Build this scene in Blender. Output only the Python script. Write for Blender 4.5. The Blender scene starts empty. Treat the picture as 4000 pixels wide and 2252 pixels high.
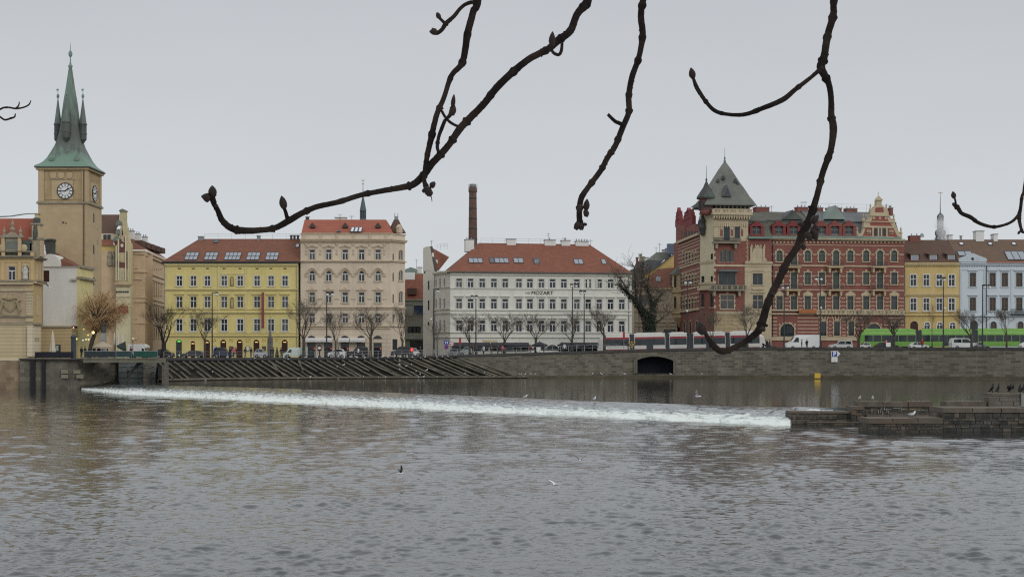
import bpy, bmesh, math, random
import numpy as np
from mathutils import Vector, Matrix
random.seed(7); HAZE=False
S=bpy.context.scene
C=S.collection
F=5500.0; YH=1385.0; ZC=5.2          # focal length in photo pixels, horizon row, eye height above the lower water
def X_(px,Y): return (px-2000)*Y/F
def Z_(py,Y): return ZC+(YH-py)*Y/F
def P3(px,py,Y): return Vector((X_(px,Y),Y,Z_(py,Y)))
def lerp(a,b,t): return a+(b-a)*t
def interp(x,xs,ys): return float(np.interp(x,xs,ys))
def street_z(X): return interp(X,[-400,-30,0,18,32,46,400],[4.6,4.6,5.15,5.65,5.95,6.1,6.1])
def quay_y(px): return interp(px,[560,620,900,1300,1700,2100,2500,2900,3200,3600,4000,4600],[222,226,240,250,255,257.5,257.5,255,251,246,240,230])
# ---------------------------------------------------------------- materials
MATS={}
def nd(t,ty,**k):
    n=t.nodes.new(ty)
    for a,b in k.items(): setattr(n,a,b)
    return n
def rgba(c): return (c[0],c[1],c[2],1)
def mat(name,col,rough=.85,var=.18,scale=.5,streak=0.,spec=.25,kind='noise',col2=None,bw=.6,bh=.25,mort=.03,mcol=None,bump=0.,emit=0.,fine=.5,metal=0.,bc=.34):
    if name in MATS: return MATS[name]
    m=bpy.data.materials.new(name); m.use_nodes=True; t=m.node_tree; t.nodes.clear()
    out=nd(t,'ShaderNodeOutputMaterial'); p=nd(t,'ShaderNodeBsdfPrincipled')
    t.links.new(p.outputs[0],out.inputs[0])
    p.inputs['Roughness'].default_value=rough; p.inputs['Specular IOR Level'].default_value=spec; p.inputs['Metallic'].default_value=metal
    if emit:
        p.inputs['Emission Color'].default_value=rgba(col); p.inputs['Emission Strength'].default_value=emit
        p.inputs['Base Color'].default_value=rgba(col); MATS[name]=m; return m
    tc=nd(t,'ShaderNodeTexCoord')
    def noise(sc,det=5,vec=None,r=.6):
        n=nd(t,'ShaderNodeTexNoise'); n.inputs['Scale'].default_value=sc; n.inputs['Detail'].default_value=det; n.inputs['Roughness'].default_value=r
        t.links.new(vec or tc.outputs['Object'],n.inputs['Vector']); return n
    def mixc(fac,a,b,mode='MIX'):
        x=nd(t,'ShaderNodeMix',data_type='RGBA',blend_type=mode)
        for s,v in ((0,fac),(6,a),(7,b)):
            if isinstance(v,(int,float)): x.inputs[s].default_value=v
            elif isinstance(v,tuple): x.inputs[s].default_value=rgba(v)
            else: t.links.new(v,x.inputs[s])
        return x.outputs[2]
    def ramp(fac,a,b,ca=(0,0,0),cb=(1,1,1)):
        r=nd(t,'ShaderNodeValToRGB'); r.color_ramp.elements[0].position=a; r.color_ramp.elements[1].position=b
        r.color_ramp.elements[0].color=rgba(ca); r.color_ramp.elements[1].color=rgba(cb); t.links.new(fac,r.inputs[0]); return r.outputs[0]
    lo=tuple(max(0,c*(1-var)) for c in col); hi=tuple(min(1,c*(1+var)) for c in col)
    n1=noise(scale); c=ramp(n1.outputs[0],.3,.7,lo,hi)
    if col2: c=mixc(ramp(noise(scale*.45,6).outputs[0],.42,.62),c,col2)
    if kind in('brick','stone'):
        s=nd(t,'ShaderNodeSeparateXYZ'); t.links.new(tc.outputs['Object'],s.inputs[0])
        ad=nd(t,'ShaderNodeMath'); t.links.new(s.outputs[0],ad.inputs[0]); t.links.new(s.outputs[1],ad.inputs[1])
        cb=nd(t,'ShaderNodeCombineXYZ'); t.links.new(ad.outputs[0],cb.inputs[0]); t.links.new(s.outputs[2],cb.inputs[1])
        b=nd(t,'ShaderNodeTexBrick'); b.inputs['Scale'].default_value=1; b.inputs['Brick Width'].default_value=bw; b.inputs['Row Height'].default_value=bh
        b.inputs['Mortar Size'].default_value=mort; b.inputs['Mortar Smooth'].default_value=.3; b.inputs['Bias'].default_value=0
        b.offset=.5
        if kind=='stone':
            w=noise(1.3,2); vm=nd(t,'ShaderNodeVectorMath',operation='MULTIPLY_ADD'); vm.inputs[1].default_value=(.22,.10,0)
            t.links.new(w.outputs['Color'],vm.inputs[0]); t.links.new(cb.outputs[0],vm.inputs[2]); t.links.new(vm.outputs[0],b.inputs['Vector'])
        else: t.links.new(cb.outputs[0],b.inputs['Vector'])
        b.inputs['Color1'].default_value=(1-bc,1-bc,1-bc,1); b.inputs['Color2'].default_value=(1+bc,1+bc,1+bc,1); b.inputs['Mortar'].default_value=(1,1,1,1)
        c=mixc(1.,c,b.outputs['Color'],'MULTIPLY')
        mm=nd(t,'ShaderNodeMath',operation='MULTIPLY'); mm.inputs[1].default_value=.75
        t.links.new(b.outputs['Fac'],mm.inputs[0])
        if kind=='stone':   # pointing has weathered away in places
            m2=nd(t,'ShaderNodeMath',operation='MULTIPLY'); t.links.new(mm.outputs[0],m2.inputs[0]); t.links.new(ramp(noise(.35,3).outputs[0],.4,.62),m2.inputs[1]); mm=m2
        c=mixc(mm.outputs[0],c,mcol or tuple(min(1,x*1.5) for x in col))
    if kind=='rows':        # courses (tiles, rusticated joints)
        w=nd(t,'ShaderNodeTexWave',wave_type='BANDS',bands_direction='Z'); w.inputs['Scale'].default_value=.314/bh; w.inputs['Distortion'].default_value=.6 if mcol is None else 0.; w.inputs['Detail'].default_value=2
        t.links.new(tc.outputs['Object'],w.inputs['Vector'])
        c=mixc(ramp(w.outputs['Fac'],.0,mort),mcol or tuple(x*.75 for x in col),c)
    if streak:
        mp=nd(t,'ShaderNodeMapping'); mp.inputs['Scale'].default_value=(1.6,1.6,.12); t.links.new(tc.outputs['Object'],mp.inputs[0])
        st=ramp(noise(1.,5,mp.outputs[0]).outputs[0],.47,.75)
        mu=nd(t,'ShaderNodeMath',operation='MULTIPLY'); mu.inputs[1].default_value=streak; t.links.new(st,mu.inputs[0])
        c=mixc(mu.outputs[0],c,tuple(x*.4 for x in col))
    if fine: c=mixc(fine*.5,c,ramp(noise(scale*9+2,3).outputs[0],.3,.7,lo,hi))
    t.links.new(c,p.inputs['Base Color'])
    if bump:
        bp=nd(t,'ShaderNodeBump'); bp.inputs['Strength'].default_value=bump; bp.inputs['Distance'].default_value=.05
        t.links.new(noise(scale*6+3).outputs[0],bp.inputs['Height']); t.links.new(bp.outputs[0],p.inputs['Normal'])
    MATS[name]=m; return m
# ---------------------------------------------------------------- mesh builder
def outline(w,h,rise=0,n=10):
    """closed outline of an opening, origin at the middle of its foot; rise = height of the arch"""
    if rise<=0: return [(-w/2,0),(w/2,0),(w/2,h),(-w/2,h)]
    r=((w/2)**2+rise**2)/(2*rise); cz=h-r; a0=math.asin(min(1,(w/2)/r))
    if rise>w/2: a0=math.pi/2; 
    pts=[(-w/2,0),(w/2,0)]
    for i in range(n+1):
        a=lerp(a0,-a0,i/n)
        if rise>w/2: pts.append((math.sin(a)*w/2,h-rise+math.cos(a)*rise))
        else: pts.append((math.sin(a)*r,cz+math.cos(a)*r))
    return pts
class MB:
    def __init__(s): s.v=[]; s.f=[]; s.m=[]
    def add(s,vs,fs,mi=0):
        o=len(s.v); s.v+= [tuple(x) for x in vs]; s.f+=[tuple(i+o for i in f) for f in fs]; s.m+=[mi]*len(fs); return s
    def box(s,x0,x1,y0,y1,z0,z1,mi=0):
        if x0>x1:x0,x1=x1,x0
        if y0>y1:y0,y1=y1,y0
        if z0>z1:z0,z1=z1,z0
        return s.add([(x0,y0,z0),(x1,y0,z0),(x1,y1,z0),(x0,y1,z0),(x0,y0,z1),(x1,y0,z1),(x1,y1,z1),(x0,y1,z1)],
          [(0,3,2,1),(4,5,6,7),(0,1,5,4),(1,2,6,5),(2,3,7,6),(3,0,4,7)],mi)
    def frustum(s,x0,x1,y0,y1,z0,z1,i,j=None,mi=0):
        j=i if j is None else j
        return s.add([(x0,y0,z0),(x1,y0,z0),(x1,y1,z0),(x0,y1,z0),(x0+i,y0+j,z1),(x1-i,y0+j,z1),(x1-i,y1-j,z1),(x0+i,y1-j,z1)],
          [(0,3,2,1),(4,5,6,7),(0,1,5,4),(1,2,6,5),(2,3,7,6),(3,0,4,7)],mi)
    def prism(s,pts,y0,y1,mi=0):
        n=len(pts); vs=[(x,y0,z) for x,z in pts]+[(x,y1,z) for x,z in pts]
        return s.add(vs,[tuple(range(n)),tuple(range(2*n-1,n-1,-1))]+[(i,i+n,(i+1)%n+n,(i+1)%n) for i in range(n)],mi)
    def poly(s,pts,mi=0): return s.add(pts,[tuple(range(len(pts)))],mi)
    def ring(s,o,i,y0,y1,mi=0):
        """frame between an outer and an inner outline of equal length"""
        n=len(o); vs=[(x,y0,z) for x,z in o]+[(x,y0,z) for x,z in i]+[(x,y1,z) for x,z in o]+[(x,y1,z) for x,z in i]
        fs=[]
        for k in range(n):
            l=(k+1)%n; fs+=[(k,l,n+l,n+k),(n+k,n+l,3*n+l,3*n+k),(2*n+k,k+0,l,2*n+l)[::-1]]
        return s.add(vs,fs,mi)
    def tube(s,path,rad,n=6,mi=0,cap=True):
        path=[Vector(p) for p in path]; L=len(path); o=len(s.v); up=None
        for i,p in enumerate(path):
            d=(path[min(i+1,L-1)]-path[max(i-1,0)]).normalized()
            if up is None: up=d.orthogonal().normalized()
            a=(up-d*up.dot(d)); a=a.normalized() if a.length>1e-6 else d.orthogonal().normalized(); up=a; b=d.cross(a)
            r=rad[i] if isinstance(rad,(list,tuple)) else rad
            for k in range(n):
                t=2*math.pi*k/n; q=p+a*math.cos(t)*r+b*math.sin(t)*r; s.v.append(tuple(q))
        for i in range(L-1):
            for k in range(n):
                l=(k+1)%n; s.f.append((o+i*n+k,o+i*n+l,o+(i+1)*n+l,o+(i+1)*n+k)); s.m.append(mi)
        if cap:
            s.f.append(tuple(o+k for k in range(n))[::-1]); s.m.append(mi); s.f.append(tuple(o+(L-1)*n+k for k in range(n))); s.m.append(mi)
        return s
    def lathe(s,prof,c=(0,0,0),n=12,mi=0,sq=False):
        """prof = [(radius,z)]; sq: square plan (radius = half side)"""
        o=len(s.v); N=4 if sq else n; k0=math.pi/4 if sq else 0; f=math.sqrt(2) if sq else 1
        for r,z in prof:
            for k in range(N):
                t=2*math.pi*k/N+k0; s.v.append((c[0]+math.cos(t)*r*f,c[1]+math.sin(t)*r*f,c[2]+z))
        for i in range(len(prof)-1):
            for k in range(N):
                l=(k+1)%N; s.f.append((o+i*N+k,o+i*N+l,o+(i+1)*N+l,o+(i+1)*N+k)); s.m.append(mi)
        e=o+(len(prof)-1)*N; s.f.append(tuple(o+k for k in range(N))[::-1]); s.f.append(tuple(e+k for k in range(N))); s.m+=[mi,mi]
        return s
    def ball(s,c,r,n=8,sx=1,sy=1,sz=1,mi=0):
        o=len(s.v); R=max(3,n//2)
        for i in range(R+1):
            a=math.pi*i/R
            for k in range(n):
                t=2*math.pi*k/n; s.v.append((c[0]+math.sin(a)*math.cos(t)*r*sx,c[1]+math.sin(a)*math.sin(t)*r*sy,c[2]-math.cos(a)*r*sz))
        for i in range(R):
            for k in range(n):
                l=(k+1)%n; s.f.append((o+i*n+k,o+i*n+l,o+(i+1)*n+l,o+(i+1)*n+k)); s.m.append(mi)
        return s
    def wall(s,u0,u1,z0,z1,holes,y=0.,depth=.3,mi=0):
        """front face with openings; holes = (u0,u1,z0,z1,rise)"""
        E=1e-4
        xs=sorted({u0,u1}|{h[0] for h in holes}|{h[1] for h in holes}); zs=sorted({z0,z1}|{h[2] for h in holes}|{h[3] for h in holes})
        xs=[x for x in xs if u0-E<=x<=u1+E]; zs=[z for z in zs if z0-E<=z<=z1+E]
        for i in range(len(xs)-1):
            run=None
            for j in range(len(zs)-1):
                cx=(xs[i]+xs[i+1])/2; cz=(zs[j]+zs[j+1])/2
                solid=not any(h[0]<cx<h[1] and h[2]<cz<h[3] for h in holes)
                if solid: run=run if run is not None else zs[j]
                if run is not None and (not solid or j==len(zs)-2):
                    t=zs[j+1] if solid else zs[j]
                    s.add([(xs[i],y,run),(xs[i+1],y,run),(xs[i+1],y,t),(xs[i],y,t)],[(0,1,2,3)],mi); run=None
        for h in holes:
            c=(h[0]+h[1])/2; o=[(c+a,h[2]+b) for a,b in outline(h[1]-h[0],h[3]-h[2],h[4] if len(h)>4 else 0)]
            n=len(o)
            s.add([(a,y,b) for a,b in o]+[(a,y+depth,b) for a,b in o],[(k,(k+1)%n,n+(k+1)%n,n+k) for k in range(n)],mi)
            if len(h)>4 and h[4]>0:
                arc=o[2:]; m=len(arc)//2
                for cor,seg in (((h[1],h[3]),arc[:m+1]),((h[0],h[3]),arc[m:])):
                    for k in range(len(seg)-1): s.add([(cor[0],y,cor[1]),(seg[k][0],y,seg[k][1]),(seg[k+1][0],y,seg[k+1][1])],[(0,1,2)],mi)
        return s
    def mesh(s,name,mats,smooth=False):
        me=bpy.data.meshes.new(name); me.from_pydata(s.v,[],s.f)
        for m in (mats if isinstance(mats,(list,tuple)) else [mats]): me.materials.append(m)
        if any(s.m): me.polygons.foreach_set('material_index',s.m)
        if smooth: me.polygons.foreach_set('use_smooth',[True]*len(s.f))
        me.update(); bm=bmesh.new(); bm.from_mesh(me); bmesh.ops.recalc_face_normals(bm,faces=bm.faces); bm.to_mesh(me); bm.free()
        return me
    def build(s,name,mats,parent=None,loc=(0,0,0),smooth=False,rot=None):
        return link(name,s.mesh(name,mats,smooth),parent,loc,rot)
def link(name,me,parent=None,loc=(0,0,0),rot=None):
    o=bpy.data.objects.new(name,me); C.objects.link(o); o.parent=parent; o.location=loc
    if rot is not None: o.rotation_euler=rot
    return o
def tag(o,label,cat,group=None,kind=None):
    o['label']=label; o['category']=cat
    if group: o['group']=group
    if kind: o['kind']=kind
    return o
def thing(name,label,cat,loc=(0,0,0),rz=0.,group=None):
    o=bpy.data.objects.new(name,None); C.objects.link(o); o.location=loc; o.rotation_euler=(0,0,rz); o.empty_display_size=.2
    return tag(o,label,cat,group)
def structure(o): o['kind']='structure'; return o
def dup(src,loc,rz=0.,sc=None,label=None,mats=None):
    kids={}
    for k in list(src.children): kids[k]=list(k.children)
    r=src.copy(); C.objects.link(r); r.location=loc; r.rotation_euler=(0,0,rz)
    if sc is not None: r.scale=sc if hasattr(sc,'__len__') else (sc,sc,sc)
    if label: r['label']=label
    for k,gs in kids.items():
        c=k.copy(); C.objects.link(c); c.parent=r
        for g in gs:
            d=g.copy(); C.objects.link(d); d.parent=c
    return r
def paint(o,mats):
    """give this object its own materials without touching the shared mesh"""
    for i,m in enumerate(mats):
        if m is None: continue
        o.material_slots[i].link='OBJECT'; o.material_slots[i].material=m
def text_into(mb,string,x,z,size,y,mi=0,align='LEFT',sx=1.,bold=0.,width=None):
    cu=bpy.data.curves.new('t','FONT'); cu.body=string; cu.size=size; cu.align_x=align; cu.extrude=.02; cu.offset=bold
    o=bpy.data.objects.new('t',cu); C.objects.link(o); bpy.context.view_layer.update()
    me=o.evaluated_get(bpy.context.evaluated_depsgraph_get()).to_mesh()
    if width: xs=[v.co.x for v in me.vertices]; sx=width/(max(xs)-min(xs))
    mb.add([(x+v.co.x*sx,y-v.co.z,z+v.co.y) for v in me.vertices],[tuple(p.vertices) for p in me.polygons],mi)
    bpy.data.objects.remove(o); bpy.data.curves.remove(cu)
# ---------------------------------------------------------------- colours
white=mat('white_paint',(.62,.62,.60),.5,.04,spec=.4)
cream=mat('cream_paint',(.62,.58,.5),.5,.05)
brownwood=mat('brown_wood',(.12,.075,.05),.5,.2)
darkwood=mat('dark_frame',(.05,.055,.06),.5,.2)
pane=mat('window_glass',(.022,.028,.034),.08,.5,scale=.7,spec=.5,fine=0)
pane2=mat('window_glass_curtained',(.055,.058,.06),.12,.5,scale=.9,spec=.5)
skyglass=mat('skylight_glass',(.25,.27,.3),.03,.1,spec=1.,metal=.6)
iron=mat('black_iron',(.025,.027,.03),.5,.2,spec=.4)
greymetal=mat('grey_metal',(.2,.21,.22),.45,.15,spec=.5)
# ---------------------------------------------------------------- windows and facades
DS=1.09     # the house fronts stand this much further back than first paced out
WM={}
def winmesh(w,h,rise,style,sur,proud=.08):
    w=round(w,2); h=round(h,2); rise=round(rise,2); key=(w,h,rise,style,sur)
    if key in WM: return WM[key]
    o=outline(w,h,rise); t=.075
    i=[(x*(w-2*t)/w,t+z*(h-2*t)/h) for x,z in o]
    f=MB(); f.ring(o,i,-.05,.05)
    if style=='cross': f.box(-.055,.055,-.06,.04,t,h-t); f.box(-w/2+t,w/2-t,-.045,.03,h*.60,h*.60+.12)
    if style=='tee': f.box(-.06,.06,-.06,.04,t,h*.66); f.box(-w/2+t,w/2-t,-.065,.045,h*.64,h*.64+.15)
    if style=='pair': f.box(-.05,.05,-.06,.04,t,h-t)
    if style=='bars':
        f.box(-.04,.04,-.06,.04,t,h-t)
        for k in (.35,.7): f.box(-w/2+t,w/2-t,-.045,.03,h*k,h*k+.07)
    p=MB(); p.prism(i,.0,.03)
    s=None
    if sur:
        s=MB(); g=.15
        out=[(x*(w+2*g)/w,z*(h+g)/h) for x,z in o]
        Y=-.16
        if sur!='quoin' and sur!='sill': s.ring(out,o,Y-proud,Y+.04)
        s.box(-w/2-.25,w/2+.25,Y-.18,Y+.05,-.16,-.002)
        if sur=='hood': s.box(-w/2-.35,w/2+.35,Y-.28,Y+.05,h+.42,h+.6); s.box(-w/2-.2,w/2+.2,Y-.07,Y+.05,h+.17,h+.42)
        if sur=='ped':
            s.prism([(-w/2-.5,h+.4),(w/2+.5,h+.4),(w/2+.5,h+.5),(w*.3,h+.62),(0,h+.98),(-w*.3,h+.62),(-w/2-.5,h+.5)],Y-.26,Y+.05)
        if sur=='eyebrow':
            s.prism([(-w/2-.6,h+.42),(-w/2-.6,h+.58),(-w*.4,h+.66),(-w*.2,h+.9),(w*.2,h+.9),(w*.4,h+.66),(w/2+.6,h+.58),(w/2+.6,h+.42),(w*.35,h+.5),(0,h+.68),(-w*.35,h+.5)],Y-.26,Y+.05)
        if sur=='archhood':
            a=[(math.sin(q)*(w/2+.5),h-rise+.05+math.cos(q)*(rise+.55)) for q in np.linspace(-1.45,1.45,11)]
            b=[(math.sin(q)*(w/2+.26),h-rise+.05+math.cos(q)*(rise+.3)) for q in np.linspace(-1.45,1.45,11)]
            for k in range(10): s.prism([a[k],a[k+1],b[k+1],b[k]],Y-.24,Y+.05)
            for q in (-1,1): s.box(q*(w/2+.3),q*(w/2+.75),Y-.22,Y+.05,h-rise-.1,h-rise+.09)
        if sur=='quoin':
            n=max(4,int(h/.42)); hh=h/n
            for k in range(n):
                e=.32 if k%2 else .17
                for q in (-1,1): s.box(q*w/2,q*(w/2+e),Y-proud+.02*(k%2),Y+.04,k*hh,(k+1)*hh)
            if rise>0:
                a0=np.linspace(-1.5,1.5,8)
                for k in range(7):
                    e=.4 if k%2==0 else .2
                    q0,q1=a0[k],a0[k+1]; r0=w/2; 
                    s.prism([(math.sin(q)*(r0+d),h-rise+math.cos(q)*(rise+d)) for q,d in ((q0,0),(q0,e),(q1,e),(q1,0))],Y-proud,Y+.04)
            else:
                s.box(-w/2-.3,w/2+.3,Y-proud,Y+.04,h,h+.22)
                s.prism([(-.2,h+.22),(.2,h+.22),(.28,h+.6),(-.28,h+.6)],Y-proud-.03,Y+.04)
        s=s.mesh('surround',white)
    WM[key]=(f.mesh('window',white),p.mesh('pane',pane),s); return WM[key]
class Bld:
    def __init__(s,name,label,cat,pl,Dl,pr,Dr,view=(0,0,1.),z0=None,group=None):
        if min(Dl,Dr)>=245: Dl*=DS; Dr*=DS; s.ds=DS
        else: s.ds=1.
        s.v=view; A=Vector((X_(pl,Dl),Dl)); B=Vector((X_(pr,Dr),Dr)); s.A=A; d=(B-A); s.W=d.length; d.normalize()
        s.d=d; s.n=Vector((-d.y,d.x)); s.z0=street_z(A.x)-.05 if z0 is None else z0
        s.root=thing(name,label,cat,(A.x,A.y,s.z0),math.atan2(d.y,d.x),group)
        s.holes=[]; s.trim=MB(); s.D=(Dl+Dr)/2
    def px(s,x,y): return s.v[0]+x/s.v[2], s.v[1]+y/s.v[2]
    def pt(s,x,y,off=0.):
        px,py=s.px(x,y); r=Vector(((px-2000)/F,1)); t=(s.A.dot(s.n)+off)/r.dot(s.n); q=r*t-s.A
        return q.dot(s.d), Z_(py,t)-s.z0
    def p3(s,x,y,off=0.): u,z=s.pt(x,y,off); return (u,off,z)
    def win(s,cx,w,yt,yb,rise=0.,style='cross',fm=white,pm=pane,sur=None,sm=None,y=.16,nh=False,label=None):
        u,z1=s.pt(cx,yt); _,z0=s.pt(cx,yb); w=round(w*s.ds,2); h=round(z1-z0,2); rs=rise*w
        f,p,su=winmesh(w,h,rs,style,sur)
        o=link('window',f,s.root,(u,y,z0)); paint(o,[fm]); q=link('pane',p,o); paint(q,[pm])
        if su: r=link('surround',su,o); paint(r,[sm or fm])
        if label: o['label']=label
        if not nh: s.holes.append((u-w/2,u+w/2,z0,z0+h,rs))
        return o
    def row(s,cxs,*a,**k):
        for i,c in enumerate(cxs):
            kk=dict(k)
            if 'pm' not in kk: kk['pm']=pane2 if random.random()<.3 else pane
            s.win(c,*a,**kk)
    def band(s,x0,x1,yt,yb,proud=.15,mi=0,mb=None):
        a,z1=s.pt(x0,yt); b,_=s.pt(x1,yt); _,z0=s.pt(x0,yb); (mb or s.trim).box(a,b,-proud,.05,z0,z1,mi)
    def shape(s,pts,y0,y1,mb=None,mi=0): (mb or s.trim).prism([s.pt(*p) for p in pts],y0,y1,mi)
    def body(s,x0,x1,yt,wm,depth=12,zb=-1.,name='wall',skip_front=False):
        a,z1=s.pt(x0,yt); b,_=s.pt(x1,yt); m=MB()
        if not skip_front: m.wall(a,b,zb,z1,s.holes)
        m.box(a+.01,b-.01,.34,depth,zb,z1-.02)
        for u in (a,b): m.poly([(u,0,zb),(u,.36,zb),(u,.36,z1),(u,0,z1)])
        m.poly([(a,0,z1),(b,0,z1),(b,.36,z1),(a,.36,z1)])
        return m.build(name,wm,s.root)
    def finish(s,tm,name='cornice'):
        if s.trim.v: s.trim.build(name,tm,s.root)
        s.trim=MB()
def absorb(b,k):
    """the parts of k become parts of b (one building built from two facade planes)"""
    def mw(r): return Matrix.Translation(r.location)@Matrix.Rotation(r.rotation_euler.z,4,'Z')
    T=mw(b.root).inverted()@mw(k.root)
    for c in list(k.root.children):
        L=c.matrix_basis.copy(); c.parent=b.root; c.matrix_basis=T@L
    bpy.data.objects.remove(k.root)
def roof_hip(b,xl,xr,ye,rl,rr,yr,depth,m,over=.45,thick=.25,back=True,half=None):
    """hipped roof: eave from xl to xr on row ye, ridge from rl to rr on row yr (view pixels)"""
    h=half or depth/2
    ul,ze=b.pt(xl,ye,-over); ur,_=b.pt(xr,ye,-over)
    a,zr=b.pt(rl,yr,h); c,_=b.pt(rr,yr,h)
    mb=MB(); k=depth+over
    V=[(ul,-over,ze),(ur,-over,ze),(ur,k,ze),(ul,k,ze),(a,h,zr),(c,h,zr)]
    V+=[(x,y,z-thick) for x,y,z in V[:4]]
    mb.add(V,[(0,1,5,4),(1,2,5),(2,3,4,5),(3,0,4),(0,6,7,1),(1,7,8,2),(2,8,9,3),(3,9,6,0),(6,9,8,7)])
    r=mb.build('roof',m,b.root)
    return r,(ze,zr,h)
def on_roof(b,rf,x,y,over=.45):
    """point of the front roof slope seen at a view pixel"""
    ze,zr,h=rf; lo,hi=-over,h
    for _ in range(40):
        m=(lo+hi)/2; u,z=b.pt(x,y,m); zz=ze+(zr-ze)*(m+over)/(h+over)
        if z>zz: lo=m
        else: hi=m
    return Vector((u,m,zz))
def skylight(b,rf,x0,x1,yt,yb,n=2,rows=1,roofobj=None,gm=None,over=.45):
    mid=(x0+x1)/2; p=on_roof(b,rf,mid,yb); q=on_roof(b,rf,mid,yt)
    w=abs(b.pt(x1,yb,p.y)[0]-b.pt(x0,yb,p.y)[0])*.96; up=Vector((0,q.y-p.y,q.z-p.z)); h=up.length; up.normalize(); nr=Vector((0,-up.z,up.y))
    M4=Matrix(((1,0,0,p.x),(0,up.y,nr.y,p.y),(0,up.z,nr.z,p.z),(0,0,0,1)))
    f=MB(); t=.08
    f.box(-w/2,w/2,0,t,-.05,.16); f.box(-w/2,w/2,h-t,h,-.05,.16); f.box(-w/2,-w/2+t,t,h-t,-.05,.16); f.box(w/2-t,w/2,t,h-t,-.05,.16)
    for k in range(1,n): f.box(-w/2+w*k/n-.06,-w/2+w*k/n+.06,t,h-t,-.04,.15)
    for k in range(1,rows): f.box(-w/2+t,w/2-t,h*k/rows-.05,h*k/rows+.05,-.04,.14)
    o=f.build('skylight',darkframe,roofobj or b.root); o.matrix_local=M4
    g=MB(); g.box(-w/2+t,w/2-t,t,h-t,.06,.10); 
    if roofobj is None: g.build('pane',gm or skyglass,o)
    else: g.build('pane',gm or skyglass,roofobj).matrix_local=M4; 
    return o
darkframe=mat('skylight_frame',(.06,.065,.07),.4,.1)
tiles_orange=mat('clay_tiles',(.20,.077,.05),.85,.42,scale=1.7,streak=.4,kind='rows',bh=.36,mort=.35,col2=(.125,.057,.04),fine=.9)
tiles_red=mat('bright_clay_tiles',(.27,.085,.055),.85,.16,scale=.5,kind='rows',bh=.36,mort=.3,fine=.6)
tiles_brown=mat('weathered_clay_tiles',(.18,.075,.048),.85,.42,scale=1.7,streak=.4,kind='rows',bh=.36,mort=.35,col2=(.12,.058,.042),fine=.9)
tiles_dark=mat('dark_old_tiles',(.10,.058,.043),.85,.3,scale=.6,streak=.3,kind='rows',bh=.36,mort=.35,col2=(.085,.062,.045),fine=.9)
slate=mat('slate_roofing',(.115,.12,.125),.6,.25,scale=.6,streak=.25,kind='rows',bh=.4,mort=.3,fine=.8)
slate_old=mat('mossy_slate_roofing',(.085,.083,.068),.7,.4,scale=.5,streak=.3,kind='rows',bh=.4,mort=.3,col2=(.12,.125,.085),fine=.9)
stucco_yellow=mat('yellow_stucco',(.60,.505,.21),.9,.14,scale=.35,streak=.3,fine=.6)
stucco_yellow_trim=mat('pale_yellow_trim',(.56,.49,.24),.9,.1,scale=.5,streak=.12)
stucco_beige=mat('beige_stucco',(.56,.475,.37),.9,.14,scale=.35,streak=.34,fine=.6)
stucco_beige_trim=mat('beige_trim',(.46,.375,.27),.9,.12,scale=.5,streak=.2)  # darkened for ledge dirt and to put faint cornice shade into the colour
stucco_white=mat('offwhite_stucco',(.61,.605,.545),.9,.1,scale=.3,streak=.26,fine=.6)
stucco_white_trim=mat('offwhite_trim',(.56,.56,.50),.9,.1,scale=.5,streak=.22)
stucco_grey=mat('pale_grey_stucco',(.62,.60,.53),.9,.07,scale=.3,streak=.12)
stucco_tower=mat('tan_ashlar',(.40,.31,.19),.9,.1,scale=.4,streak=.16,kind='brick',bw=1.1,bh=.5,mort=.012,mcol=(.34,.265,.165),fine=.5,bc=.05)
stone_tan=mat('tan_sandstone',(.44,.345,.21),.9,.2,scale=.5,streak=.3)
stone_grey=mat('grey_sandstone',(.25,.225,.17),.9,.3,scale=.6,streak=.4,fine=.8)
rustic=mat('rusticated_yellow_stone',(.46,.38,.235),.9,.12,scale=.4,streak=.1,kind='rows',bh=.56,mort=.09,mcol=(.22,.18,.11))
brick_red=mat('red_brick',(.185,.074,.06),.9,.18,scale=.5,streak=.15,kind='brick',bw=.3,bh=.1,mort=.012,mcol=(.3,.12,.09),fine=.8)
brick_bright=mat('bright_red_brick',(.18,.042,.044),.85,.15,scale=.6)
brick_cream=mat('cream_sandstone',(.415,.35,.24),.9,.15,scale=.5,streak=.3)
brick_bandc=mat('pale_pink_stone',(.38,.275,.205),.9,.15,scale=.5,streak=.2)
copper=mat('green_copper',(.17,.235,.18),.65,.3,scale=.5,streak=.5,col2=(.075,.085,.075),fine=.7)
copper_dark=mat('dark_copper',(.05,.055,.052),.6,.3,scale=.6,streak=.3,col2=(.085,.105,.09))
copper_pale=mat('pale_copper',(.15,.225,.19),.6,.2,scale=.7)
def box_chimney(b,x0,x1,yt,yb,off,m,cap=None,dy=1.2,parent=None,pots=0):
    u0,z1=b.pt(x0,yt,off); u1,_=b.pt(x1,yt,off); _,z0=b.pt(x0,yb,off); mb=MB()
    mb.box(u0,u1,off-dy/2,off+dy/2,z0-.8,z1); mb.box(u0-.1,u1+.1,off-dy/2-.1,off+dy/2+.1,z1,z1+.14,1)
    for k in range(pots):
        u=lerp(u0,u1,(k+.5)/pots); mb.tube([(u,off,z1),(u,off,z1+.6)],.1,6,1)
    return mb.build('chimney',[m,cap or greymetal],parent or b.root)
def railing_roof(b,x0,x1,y,off,h=.9):
    u0,z=b.pt(x0,y,off); u1,_=b.pt(x1,y,off); mb=MB()
    for k in (.5,1): mb.tube([(u0,off,z+h*k),(u1,off,z+h*k)],.022,4)
    n=max(3,int((u1-u0)/2.5))
    for i in range(n+1):
        u=lerp(u0,u1,i/n); mb.tube([(u,off,z-.3),(u,off,z+h)],.022,4)
    return mb.build('roof_railing',greymetal,b.root)
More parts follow.
